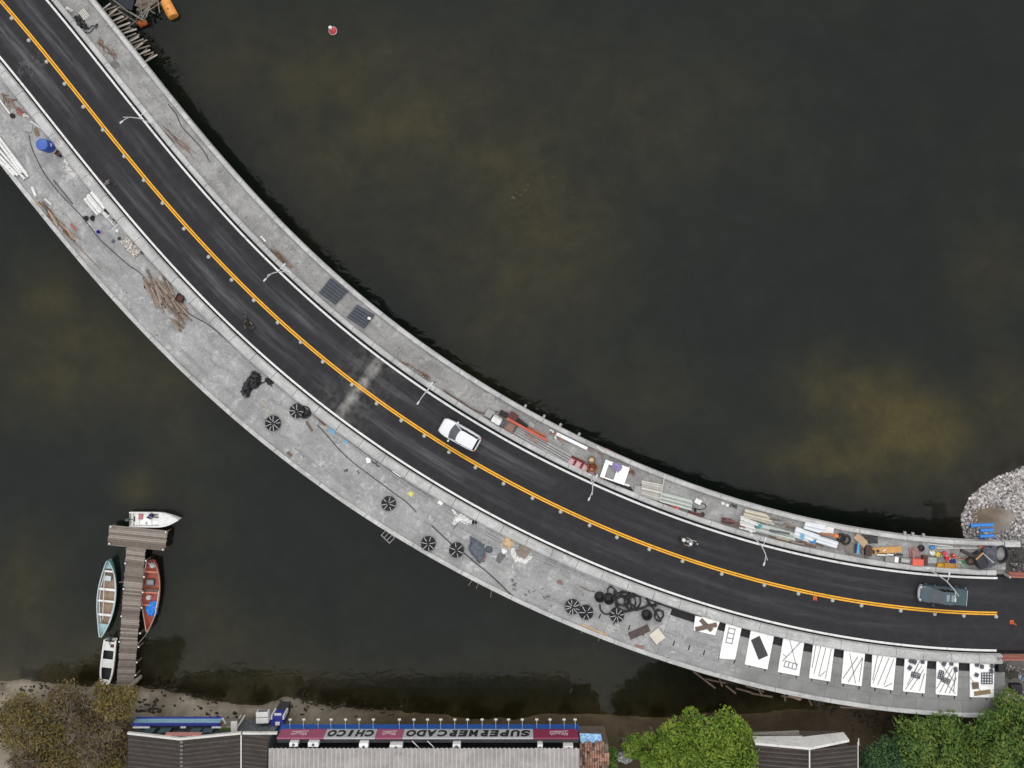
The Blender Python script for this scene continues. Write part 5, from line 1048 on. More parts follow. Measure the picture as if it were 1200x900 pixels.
def motorbike(label, ctr_, rotz, paint, fair):
    t = thing("motorbike", label, "motorbike", (*ctr_, .006), rotz)
    for x in (.64, -.62): w_ = MB().torus((0, 0, 0), .25, .055, 22, 8, axis='Y').build("wheel", TYRE, t, loc=(x, 0, .305), smooth=True, fix=False); MB().tube([(0, -.03, 0), (0, .03, 0)], .2, 14).build("rim", CHROME, w_)
    MB().tube([(-.6, .0, .32), (-.3, 0, .5), (.25, 0, .55), (.45, 0, .85)], [.05, .07, .07, .05], 8).build("frame", BLK, t); MB().blob((.12, 0, .82), (.28, .15, .13), 3, .03, 2, flat=False).build("fuel_tank", paint, t, smooth=True, fix=False)
    MB().blob((-.36, 0, .77), (.42, .14, .07), 3, .03, 2, flat=False).build("saddle", BLK, t, smooth=True, fix=False); MB().box((-.05, 0, .46), (.42, .26, .30)).build("engine", M_dgrey, t, bevel=.04)
    for sg in (1, -1): MB().tube([(.64, sg * .07, .3), (.46, sg * .08, .92)], .03, 8).build("fork", CHROME, t)
    mb = MB(); mb.tube([(.38, -.40, 1.0), (.46, -.2, 1.03), (.46, .2, 1.03), (.38, .40, 1.0)], .018, 8); mb.build("handlebar", BLK, t)
    MB().blob((.60, 0, .90), (.20, .19, .18), 3, .03, 2, flat=False).build("fairing", fair, t, smooth=True, fix=False); MB().blob((.74, 0, .86), (.07, .09, .09), 3, .02, 2, flat=False).build("headlight", HEADL, t, smooth=True, fix=False); MB().box((-.90, 0, .60), (.04, .10, .05)).build("tail_light", REDL, t, bevel=.02)
    MB().box((-.74, 0, .62), (.36, .14, .04)).build("rear_mudguard", paint, t, bevel=.015); MB().tube([(-.1, -.14, .35), (-.75, -.16, .40)], [.03, .05], 8).build("exhaust", CHROME, t)
    for sg in (1, -1): MB().tube([(.44, sg * .3, 1.02), (.42, sg * .38, 1.16)], .01, 5).build("mirror_stem", BLK, t); MB().blob((.42, sg * .40, 1.18), (.03, .07, .05), 1, .02, 1, flat=False).build("mirror", CHROME, t, smooth=True, fix=False)
    return t
c = P(808.0, 635.0, .8); hdg = math.atan2(7, -24) ; s_, _ = S_of(807, 634); hdg = BH(s_) + math.pi
motorbike("motorbike with a white fairing ridden by a person in a white helmet, upper lane", c.xy, hdg, M("silver_paint", (.4, .41, .43), .35, .08, 2), M_white)
figure("rider in a light grey top and white helmet on the white motorbike", (*c.xy, .006), hdg, RIDE, (cloth("light_grey_top", (.38, .38, .40)), cloth("grey_trousers", (.08, .08, .09)), cloth("dark_shoes", (.03, .03, .03))), helmet=M("white_helmet", (.78, .78, .78), .25, .03))
c = P(289.5, 377.5, .8); s_, _ = S_of(289, 378); hdg = BH(s_) - math.radians(14)
motorbike("black motorbike ridden by a person in black, lower lane", c.xy, hdg, BLK, BLK)
figure("rider in black clothes and a black helmet on the black motorbike", (*c.xy, .006), hdg, RIDE, (cloth("black_jacket", (.015, .015, .017)), cloth("dark_trousers", (.02, .02, .025)), cloth("dark_shoes")if "dark_shoes" in _mats and False else _mats["dark_shoes"]), helmet=M("black_helmet", (.012, .012, .014), .15, .05))
# figure seated in the speedboat, facing the bow
SEAT = dict(pelvis=(-.05, 0, .13), chest=(-.16, 0, .50), neck=(-.18, 0, .66), head=(-.14, 0, .78), sh_l=(-.16, .2, .58), sh_r=(-.16, -.2, .58), el_l=(.0, .30, .36), el_r=(-.02, -.28, .36), wr_l=(.20, .2, .30), wr_r=(.2, -.16, .3),
            hip_l=(0, .1, .12), hip_r=(0, -.1, .12), kn_l=(.42, .17, .26), kn_r=(.42, -.17, .26), an_l=(.74, .24, .06), an_r=(.74, -.20, .06), to_l=(.82, .26, .2), to_r=(.82, -.22, .2), long=True)
figure("person in blue clothes sitting in the white speedboat with legs stretched towards the bow", (P(170.5, 609, -1.9).x, P(170.5, 609, -1.9).y, WATER + .42), bdir, SEAT, (cloth("blue_shirt", (.035, .05, .25)), cloth("navy_trousers", (.02, .025, .07)), cloth("dark_shoes")if False else _mats["dark_shoes"]))

# ------------------------------------------------------------------ coils, hoses and cables on the lower walkway
def hose(name, pts, r_, m, label, cat, z=WZ, group=None, smooth_n=6, wob=0.0):
    Q = [P(x, y, z) + Vector((0, 0, r_ + (0 if len(p_) < 3 else p_[2]))) for p_ in pts for x, y in [p_[:2]]]
    out = []
    for i in range(len(Q) - 1):                       # Catmull-Rom
        p0, p1, p2, p3 = Q[max(0, i - 1)], Q[i], Q[i + 1], Q[min(len(Q) - 1, i + 2)]
        for k in range(smooth_n):
            t = k / smooth_n; out.append(.5 * ((2 * p1) + (-p0 + p2) * t + (2 * p0 - 5 * p1 + 4 * p2 - p3) * t * t + (-p0 + 3 * p1 - 3 * p2 + p3) * t ** 3))
    out.append(Q[-1]); c = out[0].copy(); o = MB().tube([q - c for q in out], r_, 7).build(name, m, loc=c, smooth=True, fix=False); return tag(o, label, cat, group)
hose("power_cable", [(34, 158), (37, 172), (44, 188), (52, 203), (66, 222), (84, 241), (98, 256), (116, 279), (134, 296), (150, 310), (162, 318), (170, 326)], .035, M_cable, "long thin black cable running from the blue tank to the brown timber pile", "cable")
hose("power_cable", [(214, 360), (224, 369), (240, 378), (254, 388), (270, 402), (284, 413), (298, 424)], .035, M_cable, "thin black cable from the timber pile to the black plastic heap", "cable")
hose("power_cable", [(372, 498), (384, 511), (398, 527), (414, 542), (430, 554), (446, 566), (462, 578), (476, 588), (488, 600)], .035, M_cable, "thin black cable passing the blue wrappers and the white sheet", "cable")
hose("power_cable", [(506, 616), (518, 627), (530, 638), (544, 648), (558, 660), (573, 672), (588, 686), (602, 699), (618, 706)], .045, M_cable, "thin black cable passing under the bluish grey tarpaulin", "cable")
hose("power_cable", [(680, 687), (690, 692), (697, 693)], .03, M_rust, "short rusty wire leading into the black hose tangle", "wire")
hose("power_cable", [(197, 122), (206, 133), (213, 148), (224, 160), (238, 176), (246, 190)], .035, M_cable, "thin black cable on the upper walkway just below the first street lamp", "cable")
hose("conduit_pipe", [(372, 487), (404, 514), (430, 534), (470, 562), (508, 587), (560, 620), (610, 645), (660, 666), (720, 691), (770, 708)], .07, M_cement, "long pale conduit following the inner side of the lower kerb", "conduit")
hose("conduit_pipe", [(0, 88), (40, 138), (70, 176), (100, 210), (124, 240)], .06, M_cement, "pale conduit along the lower kerb above the blue tank", "conduit")
STRAP = M("pale_strap", (.55, .56, .60), .6, .1)
def coil(px_, py_, R_, lb, nsp, seed, strap=STRAP):
    q = P(px_, py_, WZ + .15); t = thing("pipe_coil", lb, "coil", (q.x, q.y, WZ), seed * .7, "black coils on the lower walkway"); t.rotation_euler.x = math.radians((seed * 37 % 9) - 2) * .6; t.rotation_euler.y = math.radians(4 - (seed * 53 % 9)) * .6; k = 5 + seed % 3
    for i in range(k):
        rr_ = R_ * (.30 + .66 * i / (k - 1)); mb = MB(); [mb.torus((0, 0, .055 + .10 * j), rr_, .055, 28, 6) for j in range(2 + (i > 1))]; mb.build("winding", M_black, t, smooth=True, fix=False)
    MB().lathe([(R_ * .26, .0), (R_ * .26, .18), (.02, .19)], 14).build("core", M_black, t)
    for i in range(nsp):
        a = 2 * math.pi * i / nsp + random.Random(seed * 9 + i).uniform(-.12, .12); d = Vector((math.cos(a), math.sin(a), 0)); r0, r1 = R_ * (.22 if (i + seed) % 3 else .45), R_ * .99
        MB().tube([d * r0 + Vector((0, 0, .30)), d * r1 + Vector((0, 0, .30)), d * (r1 + .02) + Vector((0, 0, .12))], .028, 5).build("strap", strap, t)
for i, (x, y, R_, n_, lb) in enumerate([(320, 496, .72, 9, "black coil with white straps nearest the outer edge below the black plastic heap"), (348, 481.5, .68, 8, "black strapped coil leaning against another coil at the kerb below the expansion joint"), (455.5, 590, .68, 7, "black strapped coil standing alone below the yellow sheet"),
        (502, 637, .68, 7, "left coil of the pair beside the bluish grey tarpaulin"), (535, 644.5, .70, 6, "right coil of the pair, touching the cable by the bluish grey tarpaulin"), (671, 711, .70, 10, "left coil of the touching pair by the black hose tangle"), (687, 717.5, .68, 6, "right coil of the touching pair by the black hose tangle"), (723, 720.5, .68, 8, "black coil with white straps directly below the black hose tangle")]): coil(x, y, R_, lb, n_, i)
def bare_coil(px_, py_, R_, lb):
    q = P(px_, py_, WZ); t = thing("hose_coil", lb, "coil", (q.x, q.y, WZ), 0.3)
    for i in range(5): MB().torus((.03 * (i % 2), .02 * (i % 3), .05 + .09 * i), R_ * (1 - .08 * (i % 3)), .055, 26, 6).build("winding", M_black, t, smooth=True, fix=False)
    MB().torus((0, 0, .1), R_ * .55, .055, 22, 6).build("winding", M_black, t, smooth=True, fix=False); MB().lathe([(R_ * .9, .0), (R_ * .9, .03)], 18).build("ground_sheet", M_bplast, t)
bare_coil(357.5, 482.5, .6, "unstrapped black coil pressed against the kerb below the expansion joint"); bare_coil(702.5, 699, .46, "round black coil at the left end of the hose tangle"); bare_coil(713, 701, .50, "second black coil at the left end of the hose tangle, beside the first"); bare_coil(757.5, 720, .46, "small black coil below the right end of the hose tangle")
tang = []
for (cx, cy, rx, ry, turns, ph) in [(716, 692, 4, 5, 1.0, 0), (729, 701, 9, 8, 2.2, .4), (741, 704, 9, 10, 2.4, 2.), (733, 706, 13, 9, 1.6, 1.), (749, 704, 11, 8, 1.4, 3.), (764, 704, 5, 6, 1.6, .2), (772, 720, 5.5, 6, 1.9, 1.2)]:
    n_ = int(turns * 10); tang += [(cx + rx * math.cos(ph + 6.283 * turns * i / n_) * (1 + .12 * math.sin(i * 1.3)), cy + ry * math.sin(ph + 6.283 * turns * i / n_) * (1 + .12 * math.cos(i * 1.7)), .02 + .1 * ((i * 7) % 3)) for i in range(n_)]
hose("black_hose", [(703, 708), (704, 715), (710, 719.5), (718, 717), (724, 713)] + tang, .075, M_black, "big tangle of looped black hose beside the lower kerb", "hose", smooth_n=4)
hose("black_hose", [(738, 697), (752, 697), (768, 702), (780, 708), (795, 713), (810, 718), (822, 721)], .13, M_black, "thick black hose running from the tangle into the open duct", "hose")
hose("black_hose", [(745, 715), (760, 709), (772, 707), (784, 711), (800, 716), (814, 720)], .10, M_black, "second black hose running from the tangle towards the duct", "hose")

# ------------------------------------------------------------------ white panels and what lies on them
PAN = [((815, 718), (843.6, 727), (837.6, 744), (812.4, 738)), ((851, 728), (869, 734), (861, 772.5), (842.6, 771)), ((880, 736), (907, 743), (899, 784), (872.4, 778)), ((918, 745), (942.4, 750), (936, 791.6), (911, 787)), ((953, 752), (977.6, 757), (972.4, 798), (947.6, 794)),
       ((989, 759), (1013.6, 762.4), (1009, 803.6), (985.4, 800)), ((1022, 764), (1050, 767), (1046, 808.4), (1020, 804.4)), ((1060, 768.6), (1086.4, 770), (1083, 812), (1057.6, 809.6)), ((1097, 771), (1123, 773.6), (1121, 815), (1096, 813)), ((1136, 774), (1164.4, 776), (1164, 817), (1136, 816.4))]
PL = ["short white panel with crossed brown planks, leftmost of the row", "white panel carrying a small ladder-like frame, second in the row", "white panel with a tilted dark mat, third in the row", "white panel with crossed rods and a ladder frame at its lower end", "white panel with near-parallel rods between the two panels of crossed rods", "white panel with crossed rods, sixth in the row from the left", "white panel with slanted rods only, seventh in the row from the left",
      "white panel with four dark blocks and slanted rods, eighth in the row", "white panel with crossed rods and two dark grids, ninth in the row", "white panel with a four-pane grid and brown boards at the end of the row"]
ZP = WZ + .12
def pq(i, u, v):
    a, b, c, d = [Vector(q) for q in PAN[i]]; return a.lerp(b, u).lerp(d.lerp(c, u), v)
for i, pp in enumerate(PAN): sheet_pts(list(pp), WZ + .006, .11, "white_board", M_panel, PL[i], "board", "white panels along the lower walkway", bevel=.012)
ROD = M("grey_rod", (.20, .19, .18), .6, .25, 4, .3)
def rod(i, a, b, k=0): bar("steel_rod", tuple(pq(i, *a)), tuple(pq(i, *b)), .046, .04, ZP + .002 + .05 * k, ROD, "thin grey rod lying on " + ["", "", "", "the white panel with a ladder frame and crossed rods", "the white panel of near-parallel rods", "the sixth white panel, crossing the others", "the white panel that carries slanted rods only", "the white panel with four dark blocks", "the white panel with two dark grids", "the last white panel under the brown boards"][i], "rod", "rods on the white panels", n=6)
for a, b, k in (((.28, .02), (.85, .78), 0), ((.88, .05), (.15, .70), 1), ((.12, .50), (.32, .56), 0)): rod(3, a, b, k)
for a, b in (((.15, .04), (.10, .72)), ((.38, .06), (.22, .88)), ((.62, .1), (.45, .92)), ((.88, .1), (.78, .95)), ((.75, .74), (.5, .92))): rod(4, a, b)
for a, b, k in (((.3, .14), (.72, .95), 0), ((.7, .2), (.08, .88), 1), ((.93, .2), (.35, .96), 1), ((.93, .22), (.88, .9), 0)): rod(5, a, b, k)
for a, b in (((.25, .02), (.08, .8)), ((.45, .1), (.1, .9)), ((.72, .12), (.32, .92)), ((.92, .14), (.6, .9)), ((.95, .82), (.62, .95))): rod(6, a, b)
for a, b in (((.7, .12), (.2, .8)), ((.8, .25), (.12, .95)), ((.9, .35), (.35, .95)), ((.95, .45), (.78, .95)), ((.62, .2), (.45, .55))): rod(7, a, b)
for a, b, k in (((.08, .02), (.9, .64), 1), ((.62, .2), (.05, .85), 0), ((.75, .25), (.2, .95), 0), ((.88, .3), (.45, .95), 0), ((.2, .5), (.95, .95), 1), ((.95, .5), (.65, .95), 0), ((.92, .2), (.85, .9), 0)): rod(8, a, b, k)
rod(9, (.0, .45), (.5, .86))
bar("brown_plank", (821, 726), (834, 739), .42, .05, ZP, M_wood2, "dark brown plank under its twin in the cross on the first white panel", "plank"); bar("brown_plank", (815, 737.5), (840, 732), .42, .05, ZP + .053, M_wood2, "brown plank laid on top in the cross on the first white panel", "plank")
def ladder(a, b, wd, nr, lb, z=ZP, m=M_grey, name="ladder_frame"):
    A, B_ = P(*a, z), P(*b, z); d = B_ - A; L = d.length; t = thing(name, lb, "ladder", (A + B_) / 2, math.atan2(d.y, d.x))
    for sg in (1, -1): MB().box((0, sg * wd / 2, .03), (L, .06, .05)).build("rail", m, t)
    for k in range(nr): MB().box((-L / 2 + .05 + (L - .1) * k / (nr - 1), 0, .03), (.06, wd - .062, .045)).build("rung", m, t)
    return t
ladder((858, 736), (854, 754), .62, 4, "small grey ladder frame lying on the second white panel"); ladder((919, 777.5), (934, 781.5), .55, 4, "grey ladder frame across the lower end of the fourth white panel")
sheet_pts([(880, 750), (890, 745), (900, 768), (889, 773)], ZP + .002, .05, "rubber_mat", M("dark_grey_mat", (.05, .052, .05), .85, .2), "dark grey ribbed mat lying tilted on the third white panel", "mat")
G_bl = "dark blocks on the white panels"
def block(i, u, v, w_=.42, lb="small dark grey block on the eighth white panel"):
    q = pq(i, u, v); o = MB().box((0, 0, .08), (w_, .32, .14)); o.box((0, 0, .16), (w_ * .5, .12, .03)); tag(o.build("spacer_block", M_dgrey, loc=P(q.x, q.y, ZP), rotz=.1 * i + u), lb, "block", G_bl)
for u, v in ((.28, .12), (.45, .15), (.8, .12), (.25, .32)): block(7, u, v)
for u, v in ((.35, .13), (.68, .1), (.88, .26)): block(8, u, v, lb="small dark grey block on the ninth white panel")
for u, v in ((.3, .10), (.5, .14), (.92, .11), (.9, .25), (.28, .38)): block(9, u, v, .36, "small dark grey block on the last white panel")
def grid(c, L, W, rot, nx_, ny_, lb, m=M_dgrey, z=ZP):
    t = thing("steel_grid", lb, "grid", P(c[0], c[1], z), -math.radians(rot)); mb = MB()
    for k in range(nx_ + 1): mb.box((-L / 2 + L * k / nx_, 0, .03), (.07, W, .05))
    mb.build("cross_bars", m, t); mb = MB()
    for k in range(ny_ + 1): mb.box((0, -W / 2 + W * k / ny_, .085), (L, .07, .05))
    mb.build("long_bars", m, t)
grid((1073, 791), .85, .45, 15, 4, 2, "dark grid in the middle of the eighth white panel"); grid((1102, 790.5), .8, .42, 105, 4, 2, "upright dark grid at the left side of the ninth white panel"); grid((1108, 797), .85, .40, 20, 4, 2, "slanted dark grid at the middle of the ninth white panel"); grid((1156.3, 794.5), 1.05, 1.05, 0, 4, 4, "four-pane dark grid on the last white panel")
crate("brown_board", (1143, 803.3), .62, .62, .07, -6, M_wood2, "square dark brown board on the last white panel", "board", z=ZP + .06); crate("brown_board", (1151, 811.5), 1.6, .42, .07, -8, wood("olive_board", (.20, .15, .08)), "long brown board at the lower edge of the last white panel", "board", z=ZP)
for i in range(9):                                  # dark bundles standing in the open duct between panels
    a = (pq(i, 1, .04) + pq(i + 1, 0, .04)) / 2; heap("duct_hose", (a.x, a.y + 1.0), .5, .42, .16, i * 40, M_black, "black hose end poking out of the open duct between two white panels", "hose", n=3, z=-.03, group="hose ends in the duct between panels", seed=i)
crate("brown_door", (749, 740.5), 2.1, .72, .06, -24, M("dark_brown_board", (.075, .055, .052), .8, .3), "long dark brown board lying below the black hose tangle", "board"); crate("beige_pallet", (770, 745), 1.1, 1.15, .12, -38, M("beige_board", (.55, .51, .44), .8, .1), "beige slatted board beside the long dark brown board", "pallet", slats=True, lid=M("beige_slat", (.62, .58, .50), .8, .1))
bar("yellow_plank", (681, 731.5), (712, 744.5), .18, .06, WZ, M_pale, "yellowish plank along the outer edge below the strapped coil pair", "plank")
bar("small_plank", (744, 756), (755, 759), .3, .03, WZ, M_pink, "reddish scrap board at the outer edge below the beige slatted board", "board")

# ------------------------------------------------------------------ lower walkway, upper left end
c = P(57, 172, .2); t = thing("water_tank", "big round blue plastic tank standing on the wide walkway at the upper left", "tank", (c.x, c.y, WZ))
MB().lathe([(.56, 0), (.60, .08), (.60, .35), (.575, .38), (.60, .42), (.60, .70), (.575, .73), (.60, .77), (.60, 1.05), (.54, 1.15)], 28).build("tank_body", M_blue, t, smooth=True); MB().lathe([(.55, 1.152), (.56, 1.22), (.50, 1.27), (.05, 1.29)], 28).build("lid", M("blue_lid", (.05, .12, .42), .4, .1), t, smooth=True); MB().box((.58, .05, .7), (.06, .28, .18)).build("label_plate", M_white, t)
rb = random.Random(21)
for i, (a, b) in enumerate([((-12, 146), (32, 204)), ((-12, 154), (34, 207.5)), ((-12, 162), (30, 210)), ((-12, 170), (22, 206)), ((-12, 176), (18, 206)), ((-12, 182), (12, 198)), ((-12, 151), (26, 203))]):
    bar("white_pipe", a, b, .26, .26, WZ + (.16 if i == 6 else 0), M_white, "long white pipe in the bundle at the left edge of the photo", "pipe", "white pipes at the left edge", roundp=True, hollow=True, n=12)
bar("white_pole", (-8, 106), (14, 136), .16, .16, WZ, M_white, "single white pole on the wide walkway above the white pipe bundle", "pole", roundp=True)
def scatter_bars(n, box_a, box_b, ang, da, ln, dl, wd, m, label, cat, group, seed, z=WZ, name="timber", ht=None, roundp=False, n_=6, layers=3):
    r_ = random.Random(seed); mm = m if isinstance(m, list) else [m]
    for i in range(n):
        t_ = r_.random(); cx = box_a[0] + (box_b[0] - box_a[0]) * t_ + r_.uniform(-1, 1) * box_a[2]; cy = box_a[1] + (box_b[1] - box_a[1]) * t_ + r_.uniform(-1, 1) * box_a[2]
        a = math.radians(ang + r_.uniform(-da, da)); L = ln + r_.uniform(-dl, dl); w_ = wd * r_.uniform(.7, 1.3); dx, dy = math.cos(a) * L * 6, math.sin(a) * L * 6
        bar(name, (cx - dx, cy - dy), (cx + dx, cy + dy), w_, ht or w_ * .6, z + (i % layers) * (ht or w_ * .62) * 1.02, mm[i % len(mm)], label, cat, group, roundp=roundp, n=n_)
scatter_bars(16, (4, 112, 4), (16, 126, 3), 50, 70, .8, .4, .07, [M_wood, M_rust, M_pink], "scrap stick in the brown litter near the photo's left edge", "stick", "scrap sticks near the left edge", 1)
heap("net_bag", (16, 135), .45, .45, .3, 0, M("dark_maroon_bag", (.04, .02, .018), .8, .3), "small dark round bag beside the reddish netting", "bag", n=1); heap("red_netting", (24, 131), .9, .6, .12, 50, M("red_netting", (.28, .12, .10), .9, .4), "flat reddish netting bundle above the grey slab near the left edge", "netting", n=5, rough=.5)
heap("white_bag", (32, 135.5), .52, .48, .32, 0, M_white, "small crumpled white bag above the grey slab near the left edge", "bag", n=2); bar("white_plank", (36, 142), (49, 151), .1, .06, WZ, M_white, "thin white plank lying against the kerb above the blue tank", "plank"); bar("brown_stick", (38, 137), (52, 153), .12, .08, WZ, M_wood2, "dark brown stick beside the thin white plank above the blue tank", "stick")
crate("grey_slab", (33, 150), .85, .75, .08, 12, M_cement, "pale grey slab on the walkway just above the blue tank", "slab"); heap("brown_cloth", (43, 155), .9, .5, .12, 55, M("brown_cloth", (.20, .16, .12), .9, .3), "brown crumpled cloth directly above the blue tank", "cloth", n=4)
crate("black_crate", (70.5, 180.5), .55, .48, .35, 35, M_black, "small black crate below the blue tank beside the kerb", "crate", open_top=True, lid=M_maroon)
sheet_pts([(75, 187), (79, 184), (83, 189), (82, 193), (76, 192)], WZ, .02, "white_sack", M_white, "small white sack, upper one below the blue tank", "sack", bumps=.2); sheet_pts([(74, 196), (82, 192), (94, 204), (89, 211), (82, 209)], WZ, .02, "cement_sack", M("grey_white_sack", (.52, .51, .50), .85, .15), "larger greyish white sack below the small one, beside the kerb", "sack", bumps=.22)
bar("steel_strip", (63, 211), (85.5, 239), .12, .05, WZ, M_dgrey, "upper of two long grey slats on the wide walkway", "slat"); bar("steel_strip", (61.5, 213), (83, 238.5), .12, .05, WZ, M_grey, "lower of two long grey slats on the wide walkway", "slat")
for i, (a, b, zz) in enumerate([((101, 233.5), (116.5, 252), 0), ((104.5, 229), (120, 248), 0), ((108.5, 226), (124, 245), 0), ((104, 231.5), (119, 250), .24), ((110, 224), (123, 240), .0)]): bar("white_pipe", a, b, .36, .36, WZ + zz, M_white, "short thick white pipe in the bundle beside the lower kerb", "pipe", "short thick white pipes by the kerb", roundp=True, hollow=True, n=14)
heap("black_bag", (105.5, 255), .85, .75, .45, 10, M_bplast, "round black bag left of the short thick white pipes", "bag", n=2); heap("white_wrapping", (122.5, 251), .9, .55, .25, 50, M_white, "crumpled white wrapping at the lower end of the thick white pipes", "wrapping", n=4, rough=.5); heap("black_scrap", (126, 248), .6, .5, .2, 20, M_bplast, "black plastic scrap at the end of the thick white pipes", "scrap", n=3, rough=.5)
ladder((128, 252), (138, 264), .55, 3, "small white frame leaning by the kerb below the thick white pipes", z=WZ, m=M_white); heap("black_scrap", (136, 259), .6, .5, .25, 40, M_black, "black lump inside the small white frame by the kerb", "scrap", n=2); bar("grey_board", (126, 268), (142, 260), .1, .06, WZ, M_cement, "thin pale board below the small white frame", "board")
c = P(116.5, 272, WZ); t = thing("plastic_bucket", "small bright blue bucket standing by the cable on the wide walkway", "bucket", (c.x, c.y, WZ)); MB().lathe([(.13, 0), (.17, .26), (.18, .27), (.155, .26), (.12, .03)], 14).build("bucket_body", M("bright_blue", (.02, .03, .62), .4, .1), t, smooth=True, fix=False); MB().torus((0, 0, .27), .16, .012, 14, 5).build("handle", M_black, t)
heap("pink_rag", (119.5, 272.5), .3, .24, .08, 0, M("pink_rag", (.5, .22, .24), .8, .2), "small pink rag beside the bright blue bucket", "rag", n=2); heap("white_lump", (137.5, 270.8), .32, .3, .2, 0, M_white, "small white lump above the gravel patch by the kerb", "lump", n=1)
rocks_mat = ROCK
def chips(name, poly, n, smin, smax, m, label, seed):
    r_ = random.Random(seed); mb = MB(); A = [Vector(q) for q in poly]
    for k in range(n):
        u, v = r_.random(), r_.random(); q = A[0].lerp(A[1], u).lerp(A[3].lerp(A[2], u), v); w_ = P(q.x, q.y, WZ); s_ = r_.uniform(smin, smax); Rm = Matrix.Rotation(r_.uniform(0, 6.3), 3, 'Z'); mb.box((w_.x, w_.y, WZ + s_ * .3), (s_, s_ * r_.uniform(.4, 1), s_ * .6), Rm)
    return tag(mb.build(name, m, fix=False), label, "rubble", kind="stuff")
sheet_pts([(140, 283), (152, 274), (169, 295), (158, 303)], WZ, .02, "mortar_board", M("mortar_bed", (.20, .18, .165), .9, .3), "flat brownish mortar patch under the gravel by the kerb", "mortar"); chips("gravel", [(141, 283), (150, 276), (166, 295), (157, 302)], 420, .06, .16, M("gravel_chips", (.42, .39, .36), .9, .2, island=.6), "grey gravel spilled on the walkway beside the yellow stick", 6)
bar("yellow_pole", (149, 275), (164, 289), .14, .08, WZ, M("dull_yellow", (.40, .30, .04), .7, .25), "dull yellow pole along the kerb beside the gravel", "pole"); crate("black_box", (168, 296), .35, .3, .2, 30, M_black, "small black box at the lower corner of the gravel", "box"); crate("black_box", (133, 282.5), .3, .25, .1, -35, M_dgrey, "small dark box left of the gravel", "box"); crate("black_box", (140, 279.5), .28, .24, .12, -35, M_black, "tiny black box touching the upper corner of the gravel", "box")
scatter_bars(26, (45, 236, 2.5), (86, 279, 4), 47, 12, 1.2, .5, .11, [M_wood, M_wood2, M_pale, M_rust], "thin brown timber in the long pile against the outer edge at the upper left", "timber", "timbers along the outer edge at the upper left", 2)
bar("white_board", (37.5, 219), (42, 230), .22, .06, WZ + .2, M_white, "short white board at the top of the outer timber pile", "board"); bar("white_board", (52.5, 233), (60.5, 240), .2, .06, WZ + .02, M_off, "second white board beside the outer timber pile", "board"); bar("red_stick", (83, 262), (90, 270), .14, .1, WZ + .3, M_red, "red stick at the lower end of the outer timber pile", "stick")
bar("long_stick", (88, 285), (118, 316), .09, .06, WZ, M_wood, "long thin stick below the outer timber pile along the edge", "stick")
W3 = [wood("tan_timber", (.255, .205, .165)), wood("reddish_timber", (.20, .145, .115)), M_wood, M_wood2]
scatter_bars(38, (174, 328, 5), (187, 354, 5), 66, 8, 1.5, .5, .13, W3, "long brown timber in the left half of the big timber pile", "timber", "long timbers of the big pile", 3)
scatter_bars(52, (186, 336, 6), (211, 366, 5), 52, 9, 1.7, .6, .13, W3, "long brown timber in the right half of the big timber pile", "timber", "long timbers of the big pile", 4); scatter_bars(6, (193, 325, 2), (198, 338, 2), 60, 4, 1.6, .3, .15, [M_wood2, M_wood], "dark timber on the kerb side of the big timber pile", "timber", "long timbers of the big pile", 5)
scatter_bars(9, (200, 374, 2), (211, 384, 2), 45, 12, 1.1, .3, .13, W3, "short timber lying apart below the big timber pile", "timber", "short timbers below the big pile", 6)
crate("black_crate", (212.3, 349.3), .72, .7, .4, 25, M_black, "black square crate beside the big timber pile", "crate", open_top=True, lid=M_maroon); crate("white_block", (221, 353), .28, .22, .14, 30, M_white, "tiny white block by the kerb right of the black square crate", "block"); heap("black_scrap", (170.8, 335.3), .25, .45, .15, 0, M_black, "small black scrap at the left side of the big timber pile", "scrap", n=1)
# black plastic heap
sheet_pts([(282, 460), (286, 448), (292, 441), (296, 434), (304, 437), (307, 443), (306, 450), (302, 455), (296, 457), (292, 466), (286, 465)], WZ, .03, "plastic_sheet", M_bplast, "big heap of crumpled black plastic sheeting on the wide walkway", "plastic sheet", bumps=.5)
sheet_pts([(309, 444), (317, 441), (322, 447), (318, 453), (312, 448)], WZ, .03, "plastic_sheet", M_black, "smaller black plastic piece between the big black heap and the kerb", "plastic sheet", bumps=.3); hose("black_strap", [(303, 452), (307, 449), (311, 447)], .06, M_black, "black strap linking the two black plastic heaps", "strap")
heap("black_bag", (354, 474), .7, .4, .3, 40, M_bplast, "black bag tucked behind the coils by the kerb below the joint", "bag", n=3)
bar("pale_plank", (305, 468.5), (320, 486), .14, .06, WZ, M("sand_plank", (.38, .35, .29), .85, .15), "narrow pale plank lying left of the first strapped coil", "plank"); bar("brown_scrap", (359, 494), (366, 505), .2, .1, WZ, M_wood2, "short dark brown scrap below the kerbside coils", "scrap"); scatter_bars(7, (369, 488, 2), (380, 496, 2), 42, 14, .5, .2, .12, [M_pink, M_rust], "reddish scrap stick by the kerb below the expansion joint", "stick", "reddish scraps below the joint", 8)
sheet_pts([(386.5, 503), (390, 502), (394, 507), (389, 508)], WZ, .02, "blue_wrapper", M_lblue, "small light blue wrapper, upper one of two by the kerb", "wrapper", bumps=.1); sheet_pts([(402, 516), (407, 513.5), (409.5, 517.5), (404, 519.5)], WZ, .02, "blue_wrapper", M_lblue, "bright blue wrapper, lower one of two by the kerb", "wrapper", bumps=.1)
